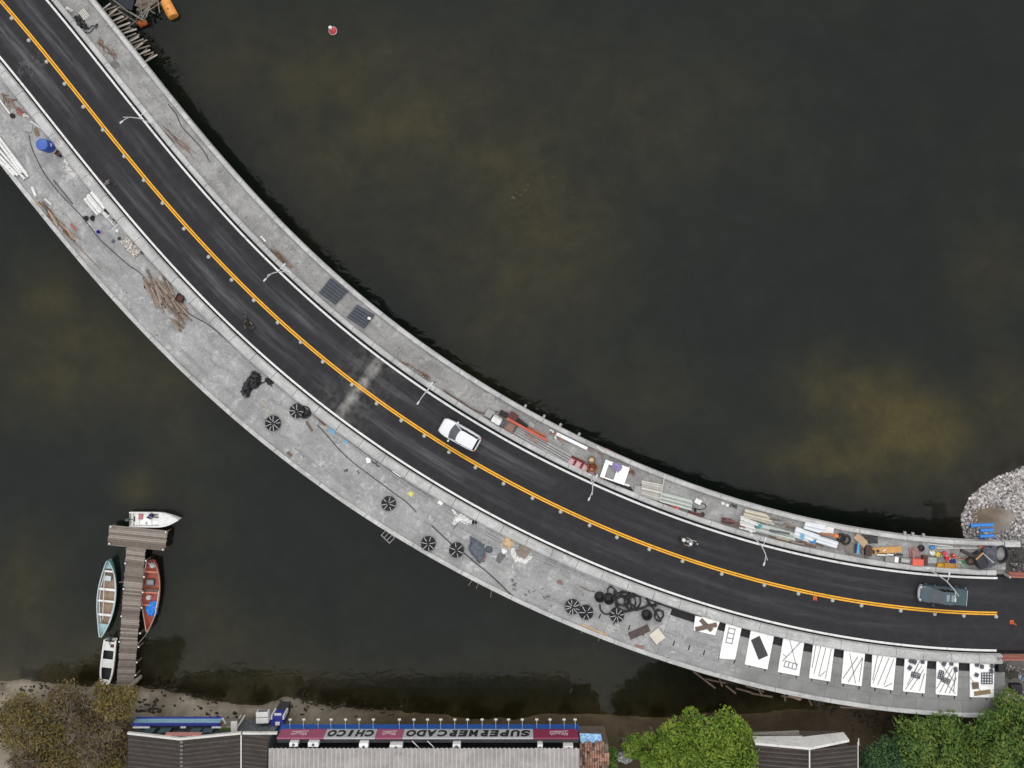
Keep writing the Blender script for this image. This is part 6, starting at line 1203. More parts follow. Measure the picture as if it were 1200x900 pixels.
sheet_pts([(428.6, 536.5), (433.5, 535.8), (434.8, 541.5), (430, 543)], WZ, .05, "white_board", M_panel, "small square white board by the kerb below the blue wrappers", "board"); heap("dark_scrap", (440, 542.5), .9, .3, .15, 35, M_dgrey, "dark scrap by the kerb right of the small square white board", "scrap", n=3); crate("brown_brick", (339.5, 532), .55, .26, .12, 40, M_wood2, "small dark block at the outer edge below the first strapped coil", "block"); heap("dark_scrap", (405.5, 551.5), .35, .3, .12, 0, M_dgrey, "tiny dark scrap in the middle of the walkway left of the cable", "scrap", n=2); heap("dark_scrap", (420, 553), .3, .2, .1, 60, M_dgrey, "tiny dark scrap touching the cable above the lone coil", "scrap", n=2)
bar("white_strip", (460, 552), (470, 559), .1, .06, WZ + .18, M_white, "short white strip lying on the conduit by the kerb", "strip")
sheet_pts([(476.5, 578), (481, 575.5), (485.3, 578), (482, 582.5)], WZ, .04, "yellow_sheet", M("pale_yellow", (.60, .56, .16), .6, .1), "small pale yellow sheet lying in the middle of the walkway", "sheet"); sheet_pts([(511.5, 590), (515, 585.5), (519.5, 589), (516, 594)], WZ, .05, "white_board", M_panel, "small white board by the kerb right of the pale yellow sheet", "board")
sheet_pts([(530, 596), (533, 598), (536, 604), (540, 602), (547, 606), (553, 610), (552, 615), (546, 614), (539, 611), (533, 615), (530, 614), (533, 607)], WZ, .02, "white_sheet", M_white, "crumpled white sheet with ragged arms beside the lower kerb", "sheet", bumps=.25); heap("black_bag", (556, 612.5), .42, .5, .3, 0, M_black, "small black bag at the end of the ragged white sheet", "bag", n=2); bar("grey_stick", (531, 620), (537, 612), .06, .04, WZ, M_dgrey, "thin dark stick at the lower arm of the ragged white sheet", "stick")
sheet_pts([(551, 628), (559, 632), (568, 638), (569, 648), (567, 658), (561, 660), (549, 645)], WZ, .04, "tarpaulin", M_bluegrey, "bluish grey tarpaulin spread beside the pair of coils", "tarpaulin", bumps=.28); heap("grey_bucket", (573, 644), .75, .72, .3, 0, M_dgrey, "round dark grey lump at the right corner of the bluish grey tarpaulin", "lump", n=1, rough=.1); scatter_bars(4, (569, 650, 1), (567, 656, 1), 110, 15, .4, .1, .1, M_pink, "reddish scrap stick at the lower right of the bluish tarpaulin", "stick", "reddish scraps by the bluish tarpaulin", 9)
sheet_pts([(591, 628), (598, 628), (602, 633), (601, 641), (596, 643), (588, 638)], WZ, .04, "beige_sack", M_beige, "beige sack lying beside the kerb right of the bluish tarpaulin", "sack", bumps=.25); sheet_pts([(589, 642), (593, 644), (594, 648), (590, 649), (588, 646)], WZ, .02, "white_rag", M_white, "small white rag below the beige sack", "rag", bumps=.12); sheet_pts([(599, 643), (603, 640), (605, 652), (614, 655), (622, 648), (624, 652), (616, 661), (604, 658), (599, 650)], WZ, .02, "white_sheet", M_white, "curved white plastic sheet around the small slatted pallet", "sheet", bumps=.2)
crate("slatted_pallet", (613.5, 645.5), 1.1, 1.0, .14, 30, M_wood2, "small brown slatted pallet beside the lower kerb", "pallet", slats=True, lid=M_wood); sheet_pts([(583, 649), (590, 645), (593, 652), (585, 661), (581, 657)], WZ, .004, "mortar_patch", M("dark_mortar", (.13, .135, .14), .95, .3), "flat dark grey mortar smear below the beige sack", "mortar")
scatter_bars(9, (564, 680, 2), (580, 690, 2), 30, 30, .35, .15, .10, [M_red, M_pink, M_white], "small red and white scrap by the outer edge below the cable", "scrap", "red scraps at the outer edge", 10); scatter_bars(10, (595, 680, 6), (640, 706, 6), 30, 60, .3, .15, .08, [M_dgrey, M_wood2], "small dark scrap left of the touching pair of coils", "scrap", "dark scraps left of the coil pair", 11); scatter_bars(6, (654, 682, 2), (662, 686, 2), 20, 50, .35, .1, .09, M_pink, "reddish scrap above the touching pair of coils", "scrap", "reddish scraps above the coil pair", 12)
s_, _ = S_of(455, 628); ladder((449.5, 623.5), (460, 633.5), .75, 4, "pale frame hanging over the water outside the lower parapet", z=-.3, m=M_cement, name="hanging_frame")
for a, b in (((549, 686), (553, 680)), ((558, 690), (561, 683)), ((575, 700), (576, 691)), ((681, 742), (683, 736)), ((701, 751), (703, 745))): bar("tie_bar", a, b, .06, .06, -.2, M_wood, "thin tie bar poking out below the lower parapet over the water", "bar", "tie bars below the lower parapet")
for a, b, z_ in (((812, 786), (838, 806), -1.2), ((826, 795), (850, 800), -1.5), ((850, 803), (862, 812), -1.3), ((862, 806), (880, 811), -1.5), ((873, 803), (895, 810), -1.4), ((880, 812), (905, 816), -1.6), ((915, 815), (940, 818), -1.4), ((945, 815), (951, 826), -1.5), ((918, 811), (920, 821), -1.2), ((984, 828), (1040, 831), -.8), ((842, 792), (846, 804), -1.3), ((888, 806), (893, 815), -1.2)):
    bar("prop_timber", a, b, .16, .14, z_, M_wood2, "dark prop timber jutting out under the lower walkway near the shore", "timber", "prop timbers under the walkway edge")
bar("red_timber", (924, 814), (938, 819), .3, .14, -.9, M_pink, "reddish timber under the walkway edge opposite the white parapet", "timber")

# ------------------------------------------------------------------ upper walkway, from the left
heap("white_bag", (82.5, 12), .52, .5, .35, 20, M_white, "small white bag on the narrow upper walkway at the top left", "bag", n=2); heap("black_netting", (96, 27), 1.5, .75, .3, 50, M_bplast, "black netting heap against the kerb at the top left", "netting", n=5, rough=.5); hose("black_hose", [(99, 31), (104, 34), (109, 30), (113, 33), (114, 28), (106, 38), (100, 38)], .045, M_black, "loose black hose curling out of the black netting heap", "hose")
grid((99, 17), .9, .6, 55, 5, 4, "pale wire grid on the upper walkway above the black netting", m=M_off, z=WZ); scatter_bars(26, (115, 48, 3), (134, 66, 3), 50, 28, .8, .35, .06, [M_rust, M_pink, M_wood2], "thin rusty bar in the reddish scrap pile below the timber raft", "bar", "rusty bars in the reddish pile", 13)
sheet_pts([(128, 75), (135, 70), (141, 76), (136, 81)], WZ, .02, "grey_patch", M("grey_felt", (.15, .145, .14), .95, .3), "flat dark grey felt below the reddish scrap pile", "felt"); scatter_bars(12, (198, 156, 3), (222, 178, 3), 48, 7, 1.6, .5, .05, [M_rust, M_pink], "long thin reddish bar below the first street lamp", "bar", "thin reddish bars below the first lamp", 14)
scatter_bars(16, (312, 286, 3), (340, 310, 3), 46, 10, 1.0, .35, .09, [M_wood, M_pink, M_rust], "thin plank in the small pile beside the second street lamp", "plank", "planks beside the second lamp", 15); bar("white_plank", (305.5, 277), (311.5, 283), .16, .06, WZ, M_white, "short white plank above the small plank pile by the second lamp", "plank")
def bundle(q, ang, n, rd, label, group, m, layers=2):
    A = [Vector(p_) for p_ in q]; pr = [(A[0], A[3]), (A[1], A[2])]       # edges 0->1 across, 0->3 along
    for i in range(n):
        u = (i + .5) / n; a = A[0].lerp(A[1], u); b = A[3].lerp(A[2], u); j = (i * 37 % 11) / 11 - .5; d = (b - a) * .04 * j
        bar("steel_pipe", tuple(a + d), tuple(b + d), rd, rd, WZ + (rd * 1.0 if i % 3 == 1 and layers > 1 else 0), m[i % len(m)] if isinstance(m, list) else m, label, "pipe", group, roundp=True, hollow=True, n=8)
bundle([(374, 343), (388, 325.5), (408, 341), (393, 357)], 0, 17, .13, "dark bluish grey pipe in the upper of two bundles beside the upper parapet", "dark pipes, upper bundle", M_dgrey); bundle([(407, 372), (419, 357), (439.5, 369), (427, 385)], 0, 16, .13, "dark bluish grey pipe in the lower of two bundles beside the upper parapet", "dark pipes, lower bundle", M_dgrey)
crate("white_block", (433, 373), .3, .25, .2, 20, M_white, "tiny white block lying on the lower bundle of dark pipes", "block", z=WZ + .25)
scatter_bars(14, (472, 424, 2), (508, 446, 2), 33, 8, .9, .3, .05, [M_rust, M_pink], "thin rusty bar above the third street lamp", "bar", "rusty bars above the third lamp", 16); hose("rusty_cable", [(520, 457), (530, 464), (540, 470), (550, 477), (566, 484), (584, 482)], .05, M_rust, "rusty brown cable along the upper walkway right of the third lamp", "cable")
crate("grey_cloth_box", (574, 484.5), .8, .75, .4, 30, M_cement, "pale grey box against the kerb left of the white generator", "box")
c = P(582, 492, .4); t = thing("generator", "white boxy generator with grey fittings beside the upper kerb", "generator", (c.x, c.y, WZ), math.radians(-30)); MB().box((0, 0, .35), (.95, .7, .6)).build("housing", M_white, t, bevel=.05); MB().box((.62, 0, .3), (.35, .55, .5)).build("engine", M_dgrey, t, bevel=.04); MB().box((-.53, 0, .3), (.1, .6, .45)).build("end_panel", M_black, t, bevel=.02); MB().tube([(-.45, .3, .68), (-.45, .3, .78), (.45, .3, .78), (.45, .3, .68)], .025, 6).build("handle", M_grey, t)
crate("dark_tray", (590, 485), .85, .55, .22, 28, M_maroon, "small dark maroon tray right of the white generator", "tray", open_top=True, lid=M_black); crate("maroon_crate", (601, 488.5), .85, .85, .5, 32, M_maroon, "larger maroon crate at the upper end of the red beam", "crate", lid=M_maroon); crate("dark_trough", (612, 496), 1.15, .42, .3, 38, M("dark_green_black", (.025, .03, .022), .8, .3), "narrow blackish trough above the red beam", "trough", open_top=True, lid=M_black)
crate("brown_sacks", (598, 500), .95, .9, .35, 30, M("brown_sack", (.22, .15, .12), .9, .3), "brown crate of rubble at the upper left end of the grey pipe stack", "crate", open_top=True, lid=M_pink); bar("red_beam", (594, 490), (642, 516.5), .22, .2, WZ + .38, M("vermilion_beam", (.52, .10, .06), .6, .25), "long vermilion red beam above the stack of grey pipes", "beam")
bar("orange_beam", (617, 500.5), (640, 511.5), .14, .1, WZ + .1, M("orange_red_beam", (.48, .15, .07), .7, .25), "shorter orange-red beam with pegs beside the vermilion beam", "beam")
for k in range(5): bar("orange_peg", (619 + k * 4.7, 502 + k * 2.2), (621 + k * 4.7, 499.5 + k * 2.2), .10, .08, WZ + .21, M("orange_red_beam"), "short orange peg sticking out of the orange-red beam", "peg", "pegs on the orange-red beam")
sheet_pts([(620, 494), (627, 497), (625, 502), (619, 499)], WZ, .1, "grey_board", M_cement, "pale grey board between the orange-red beam and the upper parapet", "board")
bundle([(603, 508), (608, 498.5), (669.5, 533), (664, 544)], 0, 12, .19, "long pale grey pipe in the stack left of the red and white crates", "long grey pipes", [M_grn, M_cement, M("mid_grey_pipe", (.33, .32, .31), .6, .15)]); sheet_pts([(615, 508), (620, 509), (632, 518), (628, 519)], WZ + .42, .03, "red_sheet", M_pink, "faded red sheet lying on the stack of long grey pipes", "sheet")
scatter_bars(12, (644, 505, 3), (660, 516, 3), 30, 50, .4, .2, .14, [M_pink, M("brick_red", (.40, .17, .12), .9, .3), M_off], "broken brick piece in the rubble beside the white beam", "brick", "brick rubble beside the white beam", 17); bar("white_beam", (652, 508), (688, 525.5), .3, .22, WZ, M_panel, "long bright white beam against the upper parapet", "beam")
for i, (x, y, lb) in enumerate([(669, 540.5, "red and white crate touching the lower end of the grey pipe stack"), (677, 544, "red crate second from the end of the grey pipe stack"), (685, 548, "red and white crate left of the rusty bucket"), (693, 552.5, "red and white crate below the rusty bucket beside the lamp foot")]): crate("drinks_crate", (x, y), .62, .75, .3, 28, M("crimson_crate", (.42, .03, .06), .6, .2), lb, "crate", open_top=True, lid=M("mixed_bottles", (.55, .42, .42), .6, .3, 9, dirt=(.35, .02, .05)), group="red crates by the upper kerb")
crate("brown_tray", (676, 539), 1.6, .4, .12, 25, M_maroon, "long dark red tray behind the row of red crates", "tray")
c = P(693.5, 544.5, .3); t = thing("rusty_bucket", "rust brown iron scoop with a ringed handle beside the red crates", "scoop", (c.x, c.y, WZ), math.radians(5)); MB().lathe([(.38, 0), (.48, .5), (.50, .52), (.44, .5), (.3, .08)], 20, (0, -.2, 0)).build("scoop_body", M("orange_rust", (.22, .09, .03), .85, .35, 5), t, smooth=True, fix=False); MB().torus((0, .5, .45), .33, .07, 20, 8).build("ring_handle", M_wood2, t, smooth=True, fix=False); MB().lathe([(.24, .40), (.1, .44)], 14, (0, .5, 0)).build("cap", M_beige, t)
# white table frame with coverings
c = P(720.5, 553.5, .9); t = thing("work_table", "white topped table beside the upper kerb with an open grey middle", "table", (c.x, c.y, WZ), math.radians(-19)); MB().box((-1.02, 0, .82), (.42, 1.75, .08)).build("table_top", M_panel, t, bevel=.01); MB().box((.66, 0, .82), (1.12, 1.75, .08)).build("table_top", M_panel, t, bevel=.01)
for sy in (.71, -.80): MB().box((-.355, sy, .82), (.90, .32 if sy > 0 else .14, .08)).build("cross_rail", M_panel, t)
MB().box((-.355, -.08, .70), (.90, 1.24, .04)).build("inner_panel", M("table_grey", (.26, .255, .25), .8, .25), t)
for x in (-1.1, 1.1):
    for y in (-.75, .75): MB().box((x, y, .39), (.1, .1, .78)).build("leg", M_steel, t)
sheet_pts([(718, 543), (722, 541.5), (730.5, 546.5), (724.5, 554), (717.5, 549.5)], WZ + .87, .02, "purple_cloth", M("purple_cloth", (.22, .17, .36), .8, .35, 5, dirt=(.50, .40, .56)), "purple and white cloth lying on the white topped table", "cloth", bumps=.12); bar("white_strip", (731, 567), (737.5, 569), .18, .1, WZ + .5, M_white, "short white strip at the lower right corner of the white topped table", "strip"); sheet_pts([(704, 561), (710, 560), (740, 571), (742, 576), (736, 576)], WZ, .03, "shadow_strip", M_black, "black tarpaulin strip along the kerb below the white topped table", "tarpaulin", bumps=.1)  # strip below the table: its shadow put in as a black sheet
bar("red_plank", (709.5, 526.5), (739, 541.5), .34, .12, -.55, M("wine_red", (.22, .05, .05), .7, .25), "wine red plank hanging outside the upper parapet above the white table", "plank"); bar("white_pole", (699, 523), (708, 530), .14, .1, WZ + .24, M_off, "short pale pole resting on the upper parapet near the wine red plank", "pole"); scatter_bars(8, (738, 551, 2), (744, 556, 2), 40, 60, .4, .15, .12, [M_pink, M_rust], "reddish scrap right of the white topped table", "scrap", "reddish scraps right of the table", 18); scatter_bars(6, (690, 526, 2), (706, 534, 2), 30, 40, .4, .15, .1, [M_pink, M_wood], "reddish scrap right of the white beam by the parapet", "scrap", "reddish scraps right of the white beam", 19)
bundle([(752, 563), (751, 580.5), (773, 587), (776, 567.5)], 0, 9, .22, "short off-white pipe in the bundle right of the white table", "short off-white pipes", [M_off, M("dusty_pipe", (.48, .46, .42), .7, .2)]); crate("pale_board", (747, 574), .75, .85, .3, 8, M_cement, "pale grey square block at the left end of the short off-white pipes", "block")
bundle([(775.3, 577), (773.8, 587.5), (810, 597.7), (811, 586)], 0, 8, .19, "long pale green-grey pipe right of the short off-white pipes", "long pale pipes by the scaffold pole", M("pale_green_pipe", (.50, .53, .50), .6, .1)); bar("scaffold_pole", (779, 556), (773.5, 588), .07, .07, WZ + .42, M_steel, "thin scaffold pole lying across the upper walkway between two pipe bundles", "pole", roundp=True)
c = P(790.5, 594, .3); t = thing("red_jack", "red-orange tool lying on the kerb below the long pale pipes", "tool", (c.x, c.y, WZ), math.radians(-22)); MB().box((0, 0, .12), (.95, .16, .14)).build("tool_body", M_orange if False else M("red_orange", (.58, .11, .06), .5, .2), t, bevel=.03); MB().tube([(-.5, 0, .2), (-.75, .05, .25)], .04, 8).build("handle", M_black, t); MB().box((.3, -.02, .24), (.26, .24, .12)).build("head", M("red_orange"), t, bevel=.02)
bar("rusty_beam", (806, 600), (823, 604), .25, .16, WZ, M_maroon, "dark rusty beam by the kerb right of the red-orange tool", "beam"); heap("dark_ring", (823, 602.5), .4, .4, .2, 0, M_black, "small dark lump at the end of the dark rusty beam", "lump", n=1); heap("dark_ring", (812, 597), .6, .4, .25, 20, M_black, "dark lump under the right end of the long pale pipes", "lump", n=2)
sheet_pts([(815.5, 583), (822.5, 586.5), (819.5, 591.5), (813, 588)], WZ, .22, "white_box", M_white, "white square box with a looped cable on the upper walkway", "box"); hose("looped_cable", [(820, 590), (826, 591), (826.5, 595), (820, 597), (813, 595), (810, 590)], .04, M_cable, "dark looped cable beside the white square box", "cable"); heap("white_bag", (849, 591), .75, .38, .25, 25, M_panel, "bright white bag lying alone near the upper parapet", "bag", n=2); sheet_pts([(856, 590), (864, 592), (863, 596), (855, 594)], WZ, .02, "green_mat", M("blackish_green", (.05, .06, .055), .8, .3), "blackish mat beside the bright white bag", "mat", bumps=.06)
scatter_bars(7, (850, 610, 2), (866, 615, 2), 15, 5, 1.2, .3, .18, [M_maroon, M("maroon_wood", (.15, .08, .07), .8, .3)], "dark maroon plank left of the white pipe bundle", "plank", "maroon planks by the kerb", 20)
bundle([(873, 596.5), (870, 605), (908, 615), (897, 602)], 0, 7, .20, "cream coloured long pipe against the upper parapet", "cream long pipes", M("cream_pipe", (.56, .52, .43), .65, .12)); bundle([(868, 604), (866, 619), (884, 623), (894, 615)], 0, 7, .20, "white pipe in the bundle with reddish ends", "white pipes with reddish ends", M_white); scatter_bars(8, (866, 616, 1.2), (880, 622, 1), 15, 25, .3, .1, .15, [M_white, M_pink], "short white or reddish offcut at the end of the white pipes", "offcut", "offcuts at the white pipes", 22)
bundle([(888, 613), (885, 622), (930, 634), (933, 625)], 0, 6, .20, "long pale green-grey pipe in the middle of the upper walkway's long stack", "long pale pipes, middle of the stack", M("pale_green_pipe")); bar("dark_beam", (902, 621), (925, 625.3), .16, .12, WZ + .4, M_dgrey, "dark grey beam lying on the long pale pipes", "beam"); scatter_bars(10, (906, 610, 2), (928, 617, 2), 12, 12, 1.0, .3, .14, [M_wood, M_wood2, M_grey], "brown plank between the cream pipes and the wrapped white bundle", "plank", "brown planks amid the pipe stack", 23)
heap("green_sack", (887, 618.5), .42, .55, .3, 0, M("dull_green", (.10, .14, .12), .8, .3), "dull green sack on the white pipes beside the lamp", "sack", n=2, z=WZ + .15); sheet_pts([(889, 614), (893, 615), (890, 620), (887, 619)], WZ + .42, .02, "teal_strip", M("teal_strip", (.06, .28, .30), .6, .2), "small teal strip draped over the white pipes", "strip", bumps=.08)
def wrap(q, n, rd, label, group):
    A = [Vector(p_) for p_ in q]
    for i in range(n):
        u = (i + .5) / n; bar("wrapped_pipe", tuple(A[0].lerp(A[1], u)), tuple(A[3].lerp(A[2], u)), rd, rd, WZ + (rd * .5 if i % 2 else 0), M("plastic_wrap_white", (.70, .73, .77), .35, .08), label, "pipe", group, roundp=True, n=10)
wrap([(943, 611.5), (941, 618), (967, 626), (966, 615)], 4, .30, "white wrapped pipe in the short bundle against the upper parapet", "white wrapped pipes by the parapet"); wrap([(932, 617), (929, 628), (948, 635), (961, 627)], 5, .28, "white wrapped pipe in the middle bundle with blue tape", "white wrapped pipes, middle bundle"); wrap([(957, 627), (955, 634), (979, 641), (981, 635)], 4, .30, "white wrapped pipe in the right bundle before the black rings", "white wrapped pipes, right bundle")
sheet_pts([(938, 627), (942, 626), (943, 631), (939, 632)], WZ + .46, .02, "blue_tape", M_lblue, "small blue tape on the middle bundle of wrapped pipes", "tape", bumps=.06); sheet_pts([(947, 633), (952, 631.5), (957, 634), (955, 637), (949, 636)], WZ + .30, .02, "blue_tape", M("mid_blue", (.04, .20, .50), .6, .2), "larger blue tape scrap beside the right bundle of wrapped pipes", "tape", bumps=.1)
crate("white_tile", (971, 620.5), .75, .6, .25, 8, M_off, "off-white block of tiles at the end of the wrapped pipes by the parapet", "block", slats=True, lid=M_white); bar("rusty_tube", (960.5, 624.5), (976, 627), .26, .26, WZ + .3, M("terracotta_tube", (.34, .15, .09), .8, .25), "terracotta red tube lying on the wrapped pipes", "tube", roundp=True); bar("orange_plug", (976, 626.5), (981, 628), .34, .3, WZ + .2, M_orange, "short orange-red cap at the end of the terracotta tube", "cap", roundp=True)
scatter_bars(14, (905, 629, 1.5), (966, 641, 2), 14, 5, 1.3, .5, .12, [M_wood, M_wood2, M_rust, M_pale], "brown plank by the kerb below the wrapped pipes", "plank", "brown planks by the kerb", 24)
def ring(x, y, R_, lb):
    q = P(x, y, WZ); t_ = thing("rubber_ring", lb, "ring", (q.x, q.y, WZ)); MB().torus((0, 0, .10), R_, .10, 24, 8).build("outer_ring", M_black if R_ < .34 else M("brownish_rubber", (.035, .028, .024), .7, .3), t_, smooth=True, fix=False); MB().torus((0, 0, .22), R_ * .82, .06, 22, 6).build("inner_ring", M_black, t_, smooth=True, fix=False)
ring(985.5, 630, .40, "left of two big dark rings after the wrapped pipes"); ring(990.5, 632, .44, "right of two big dark rings after the wrapped pipes"); ring(1079, 642, .24, "small dark ring on the walkway above the red-orange box")
c = P(996, 643, WZ); t = thing("drum_lid", "round brownish grey disc leaning low beside the dark rings", "disc", (c.x, c.y, WZ)); MB().lathe([(.58, 0), (.60, .04), (.56, .07), (.1, .10)], 24).build("disc", M("brownish_grey", (.19, .165, .15), .85, .25), t, smooth=True)
o = MB().lathe([(.40, 0), (.42, .05), (.1, .09)], 18).build("drum_lid", M("brownish_grey"), loc=P(984, 640, WZ), smooth=True); tag(o, "smaller greyish disc by the kerb under the dark rings", "disc")
sheet_pts([(1000, 630), (1005, 624.5), (1017, 635), (1012, 642)], WZ + .25, .06, "tan_board", M("tan_cardboard", (.42, .30, .19), .85, .15), "tan rectangular board right of the dark rings", "board"); bar("blue_pole", (1006, 636), (1004.5, 649), .16, .1, WZ + .33, M_lblue, "short bright blue pole standing across the tan board's edge", "pole"); bar("navy_cloth", (1003, 637), (1002, 648), .16, .1, WZ + .2, M("navy", (.02, .03, .14), .8, .3), "navy blue strip beside the short bright blue pole", "strip"); crate("brown_box", (1016, 644.5), .62, .95, .45, 5, M("dark_brown_box", (.07, .04, .032), .8, .25), "dark brown box at the left end of the orange plywood", "box"); heap("brown_bucket", (1010, 647), .3, .45, .25, 0, M("brownish_grey"), "small brownish lump between the blue pole and the dark brown box", "lump", n=1)
sheet_pts([(1010, 626), (1018, 627), (1029, 627), (1029.5, 637), (1018, 637)], WZ, .02, "grey_net", M("dark_net", (.06, .065, .062), .9, .35, 8), "dark grey netting against the upper parapet right of the tan board", "netting", bumps=.12); bar("black_stick", (1011, 627), (1029, 636), .06, .05, WZ + .28, M_black, "black stick lying on the dark grey netting", "stick")
sheet_pts([(1020, 642), (1056, 639.8), (1056.3, 647), (1021, 650)], WZ + .06, .05, "plywood_sheet", M_ply, "long orange-brown plywood sheet on the upper walkway", "plywood"); bar("white_tool", (1034.5, 646), (1038, 643.5), .1, .04, WZ + .12, M_white, "small white tool lying on the orange plywood", "tool"); heap("brown_stain", (1026, 646), .7, .5, .1, 0, M("dark_brown_box"), "dark brown rag on the left end of the orange plywood", "rag", n=2, z=WZ + .1)
scatter_bars(6, (1030, 649.5, 1), (1060, 650, 1), 4, 8, .9, .4, .12, [M_black, M_maroon, M_white], "dark bar along the lower edge of the orange plywood", "bar", "dark bars by the orange plywood", 25)
crate("grey_case", (1041, 654), .85, .55, .3, 6, M("case_grey", (.24, .235, .23), .7, .15), "mid grey case by the kerb below the orange plywood", "case", lid=M("case_grey")); crate("white_case", (1049, 655), .36, .5, .3, 6, M_panel, "small white case between two grey boxes by the kerb", "case"); crate("metal_box", (1060, 656), 1.0, .5, .32, 6, M_grey, "grey metal box holding small white cups by the kerb", "box", open_top=True, lid=M("cups", (.5, .5, .48), .6, .4, 12, dirt=(.1, .1, .1)))
sheet_pts([(1064.5, 642.5), (1076, 641.5), (1076.5, 651.5), (1066, 653)], WZ, .14, "red_pallet", M("dusty_pink_pallet", (.30, .17, .155), .9, .3, 6), "dusty pink pallet between the plywood and the red-orange box", "pallet"); scatter_bars(5, (1070, 645, 2), (1072, 650, 2), 85, 3, .8, .1, .1, M("pink_slat", (.36, .20, .18), .9, .2), "dusty pink slat lying on the dusty pink pallet", "slat", "slats on the dusty pink pallet", 26, z=WZ + .15)
crate("red_toolbox", (1073, 657.5), 1.05, .62, .45, 3, M("vermilion", (.66, .12, .08), .5, .12), "bright red-orange box by the kerb near the yellow crate", "box", lid=M("vermilion")); crate("maroon_box", (1082, 655.5), .5, .85, .4, 3, M_maroon, "dark maroon box right of the red-orange box", "box")
c = P(1091, 656.5, .3); t = thing("grey_tub", "pale grey-green tub by the kerb left of the yellow crate", "tub", (c.x, c.y, WZ)); MB().prism([(-.46, -.26), (.46, -.26), (.5, .26), (-.5, .26)], 0, .34).build("tub_body", M("pale_grey_green", (.36, .42, .40), .6, .12), t, bevel=.04); MB().box((0, 0, .345), (.8, .36, .02)).build("tub_inside", M_cement, t)
heap("white_bag", (1091.5, 648.5), .55, .5, .25, 0, M_white, "white bag above the pale grey-green tub", "bag", n=3); crate("blue_box", (1092, 641), .52, .24, .2, 0, M("mid_blue"), "small blue box near the upper parapet", "box"); bar("white_pole", (1097, 642), (1148, 642.3), .12, .1, WZ, M_off, "long thin white pole lying along the walkway toward the dark machine", "pole", roundp=True); bar("grey_pole", (1086, 637), (1116, 640.5), .10, .08, WZ, M_steel, "pale grey pole near the parapet above the long white pole", "pole", roundp=True)
for x, y, L, W, m_, lb in ((1098.5, 649.5, .4, .42, M("warm_yellow", (.62, .42, .03), .5, .15), "yellow canister at the left of the colourful tool cluster"), (1102.5, 650, .3, .35, M("olive_can", (.16, .16, .05), .6, .2), "olive can right of the yellow canister"), (1107, 649, .42, .4, M("rose_red", (.62, .06, .10), .5, .15), "rose red canister in the colourful tool cluster"), (1110, 654, .42, .4, M("scarlet", (.55, .03, .03), .5, .2), "scarlet canister with white mark below the rose red one"), (1117, 651, .3, .3, M("scarlet"), "small scarlet can above the blue ball")):
    c = P(x, y, .3); t = thing("canister", lb, "canister", (c.x, c.y, WZ), x * .3); MB().box((0, 0, .2), (L, W, .38)).build("canister_body", m_, t, bevel=.05); MB().tube([(-L * .3, 0, .38), (-L * .3, 0, .46), (L * .2, 0, .46), (L * .2, 0, .38)], .025, 6).build("handle", m_, t); MB().lathe([(.05, .39), (.05, .44)], 10, (L * .32, 0, 0)).build("cap", M_white, t)
heap("blue_ball", (1116, 656.5), .55, .5, .42, 0, M("royal_blue", (.03, .05, .26), .5, .2), "royal blue rounded bag above the yellow crate", "bag", n=2, rough=.1); crate("yellow_crate", (1100.5, 661.5), .6, .36, .28, 3, M("amber", (.60, .30, .03), .6, .2), "small amber crate by the lamp arm at the kerb", "crate", open_top=True, lid=M_yel); crate("yellow_crate", (1112, 661.8), 1.15, .42, .3, 3, M("amber"), "long amber crate of bottles by the kerb", "crate", open_top=True, lid=M("amber_bottles", (.45, .24, .05), .5, .4, 12, dirt=(.12, .06, .02)))
heap("green_bag", (1129, 657.5), .5, .32, .25, 0, M_green, "bright green bag left of the dark machine", "bag", n=2); heap("white_rag", (1124.5, 659), .4, .22, .15, 0, M("pale_green_rag", (.45, .52, .38), .8, .2), "pale green rag beside the bright green bag", "rag", n=1); scatter_bars(4, (1119, 653.3, .6), (1134, 654.6, .6), 2, 3, .6, .2, .06, [M_red, M_wood2, M_orange], "thin red and orange stick left of the dark machine", "stick", "red sticks by the dark machine", 27); sheet_pts([(1126, 661), (1134, 660), (1136, 666), (1126, 666)], WZ, .05, "grey_green_mat", M("grey_green", (.20, .24, .20), .85, .2), "grey-green mat by the kerb right of the long amber crate", "mat")
c = P(1150, 653, .5); t = thing("concrete_mixer", "dark machine covered with slate tarpaulin and a black boom at the walkway's end", "machine", (c.x, c.y, WZ)); MB().tube([(-2.1, .72, .55), (-1.3, .35, .6), (-.5, .0, .55)], [.16, .18, .2], 10).build("boom", M("boom_brown", (.045, .03, .027), .7, .3), t, smooth=True); MB().torus((-.95, -.42, .28), .34, .10, 22, 8).build("wheel", M_black, t, smooth=True, fix=False); MB().lathe([(.3, 0), (.3, .3)], 18, (-.95, -.42, 0)).build("wheel_hub", M_rust, t)
MB().box((-.25, -.25, .45), (.9, 1.5, .8), Matrix.Rotation(.5, 3, 'Z')).build("machine_body", M("machine_black", (.02, .02, .026), .6, .3), t, bevel=.08); MB().blob((.55, -.7, .1), (.75, .35, .45), 4, .2, 3).build("skirt", M_slate, t, fix=False)
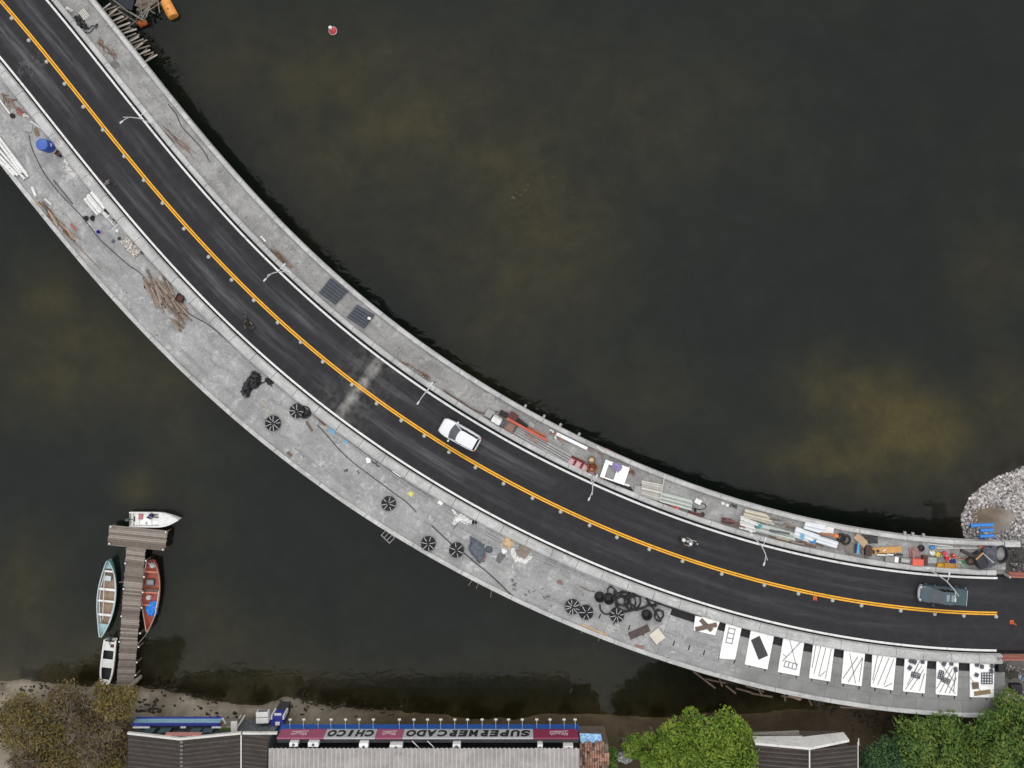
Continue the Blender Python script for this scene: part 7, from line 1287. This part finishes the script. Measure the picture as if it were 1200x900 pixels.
sheet_pts([(1151, 641), (1166, 639.5), (1166.5, 660), (1158, 664), (1147, 652)], WZ + .3, .3, "slate_tarpaulin", M_slate, "slate grey tarpaulin draped over the dark machine", "tarpaulin", bumps=.22); bar("orange_pole", (1143.5, 655.5), (1152, 647.5), .12, .1, WZ + 1.05, M("wood_orange", (.50, .26, .12), .7, .2), "orange-brown pole across the dark machine", "pole"); bar("white_pole", (1152, 648.5), (1164.5, 659.5), .07, .07, WZ + 1.05, M_off, "thin white pole across the slate tarpaulin", "pole", roundp=True); heap("orange_bag", (1151, 641.5), .55, .3, .3, 10, M("red_orange"), "orange-red bag at the top of the dark machine", "bag", n=2, z=WZ + .3)
c = P(1172.5, 649, .2); t = thing("hose_coil", "large upright oval coil of black hose at the end of the upper walkway", "coil", (c.x, c.y, WZ - .05))
for i in range(5): w_ = MB().torus((0, 0, .06 + .07 * i), .62 + .06 * (i % 3), .065, 28, 6).build("winding", M_black if i != 2 else M("grey_hose", (.18, .18, .17), .6, .2), t, smooth=True, fix=False); w_.scale = (.9 - .06 * (i % 2), 1.2, 1)
MB().lathe([(.5, 0), (.5, .04)], 18).build("ground_sheet", M_black, t); grid((1169.5, 664), .62, .38, 0, 2, 1, "small white box frame at the end of the upper kerb", m=M_cement, z=WZ)
heap("net_heap", (1196, 650), 1.3, 1.6, .4, 60, M("dark_grey_net", (.055, .052, .05), .9, .4, 8), "dark grey net heap at the right edge of the photo above the red barrier", "net", n=6, rough=.5, z=-.1); heap("net_heap", (1186, 640), .9, .9, .3, 20, M("dark_grey_net"), "smaller dark net heap right of the parapet's end", "net", n=4, rough=.5, z=-.1)
for a, b, lb in (((1136, 615.3), (1162, 614.2), "longest blue tube on the rock mound, uppermost of three"), ((1147, 621), (1162, 620.4), "middle one of three blue tubes on the rock mound"), ((1146.5, 628), (1163, 627), "lowest of three blue tubes on the rock mound, nearest the parapet")): bar("blue_tube", a, b, .34, .34, -.05, M("azure_tube", (.03, .20, .58), .45, .15), lb, "tube", "blue tubes on the rock mound", roundp=True, hollow=True, n=14, taper=1)
sheet_pts([(1181.5, 800), (1194, 799.5), (1194.5, 811), (1181, 811)], -.05, .5, "black_tank", M("black_box_purple", (.012, .009, .014), .6, .3), "black square box on the gravel in the lower right corner", "box"); crate("black_box", (1170, 781), .5, .75, .45, 0, M_black, "black box at the gravel's edge beside the last white panel", "box", z=0); hose("black_hose", [(1168, 768), (1173, 774), (1174, 782), (1180, 788), (1184, 796)], .05, M_cable, "thin black hose on the gravel right of the last white panel", "hose", z=0.05); crate("blue_crate", (1199, 794), .35, .2, .2, 0, M("mid_blue"), "tiny blue crate at the right edge of the gravel", "crate", z=0)
heap("weed_patch", (1184, 790), 1.2, .8, .15, 15, M("dark_weeds", (.04, .04, .03), .9, .4, 8), "flat dark weed patch on the gravel by the black square box", "weeds", n=6, rough=.6, z=-.02)
# loose concrete crumbs and dust lumps on both walkways
CR = M("concrete_crumbs", (.30, .29, .28), .9, .3, island=.5); mb = MB(); r_ = random.Random(77)
for k in range(1500):
    s_ = r_.uniform(150, 1600); off = r_.uniform(-115, -60) if r_.random() < .55 and s_ < 1250 else r_.uniform(53, 79); q = BW(s_, off, WZ); z_ = .025 + .09 * r_.random() ** 3; mb.box((q.x, q.y, WZ + z_ * .3), (z_ * 1.3, z_, z_ * .6), Matrix.Rotation(r_.uniform(0, 6.3), 3, 'Z'))
tag(mb.build("concrete_crumbs", CR, fix=False), "small crumbs of broken concrete strewn over both walkways", "rubble", kind="stuff")
#@@NEXT@@
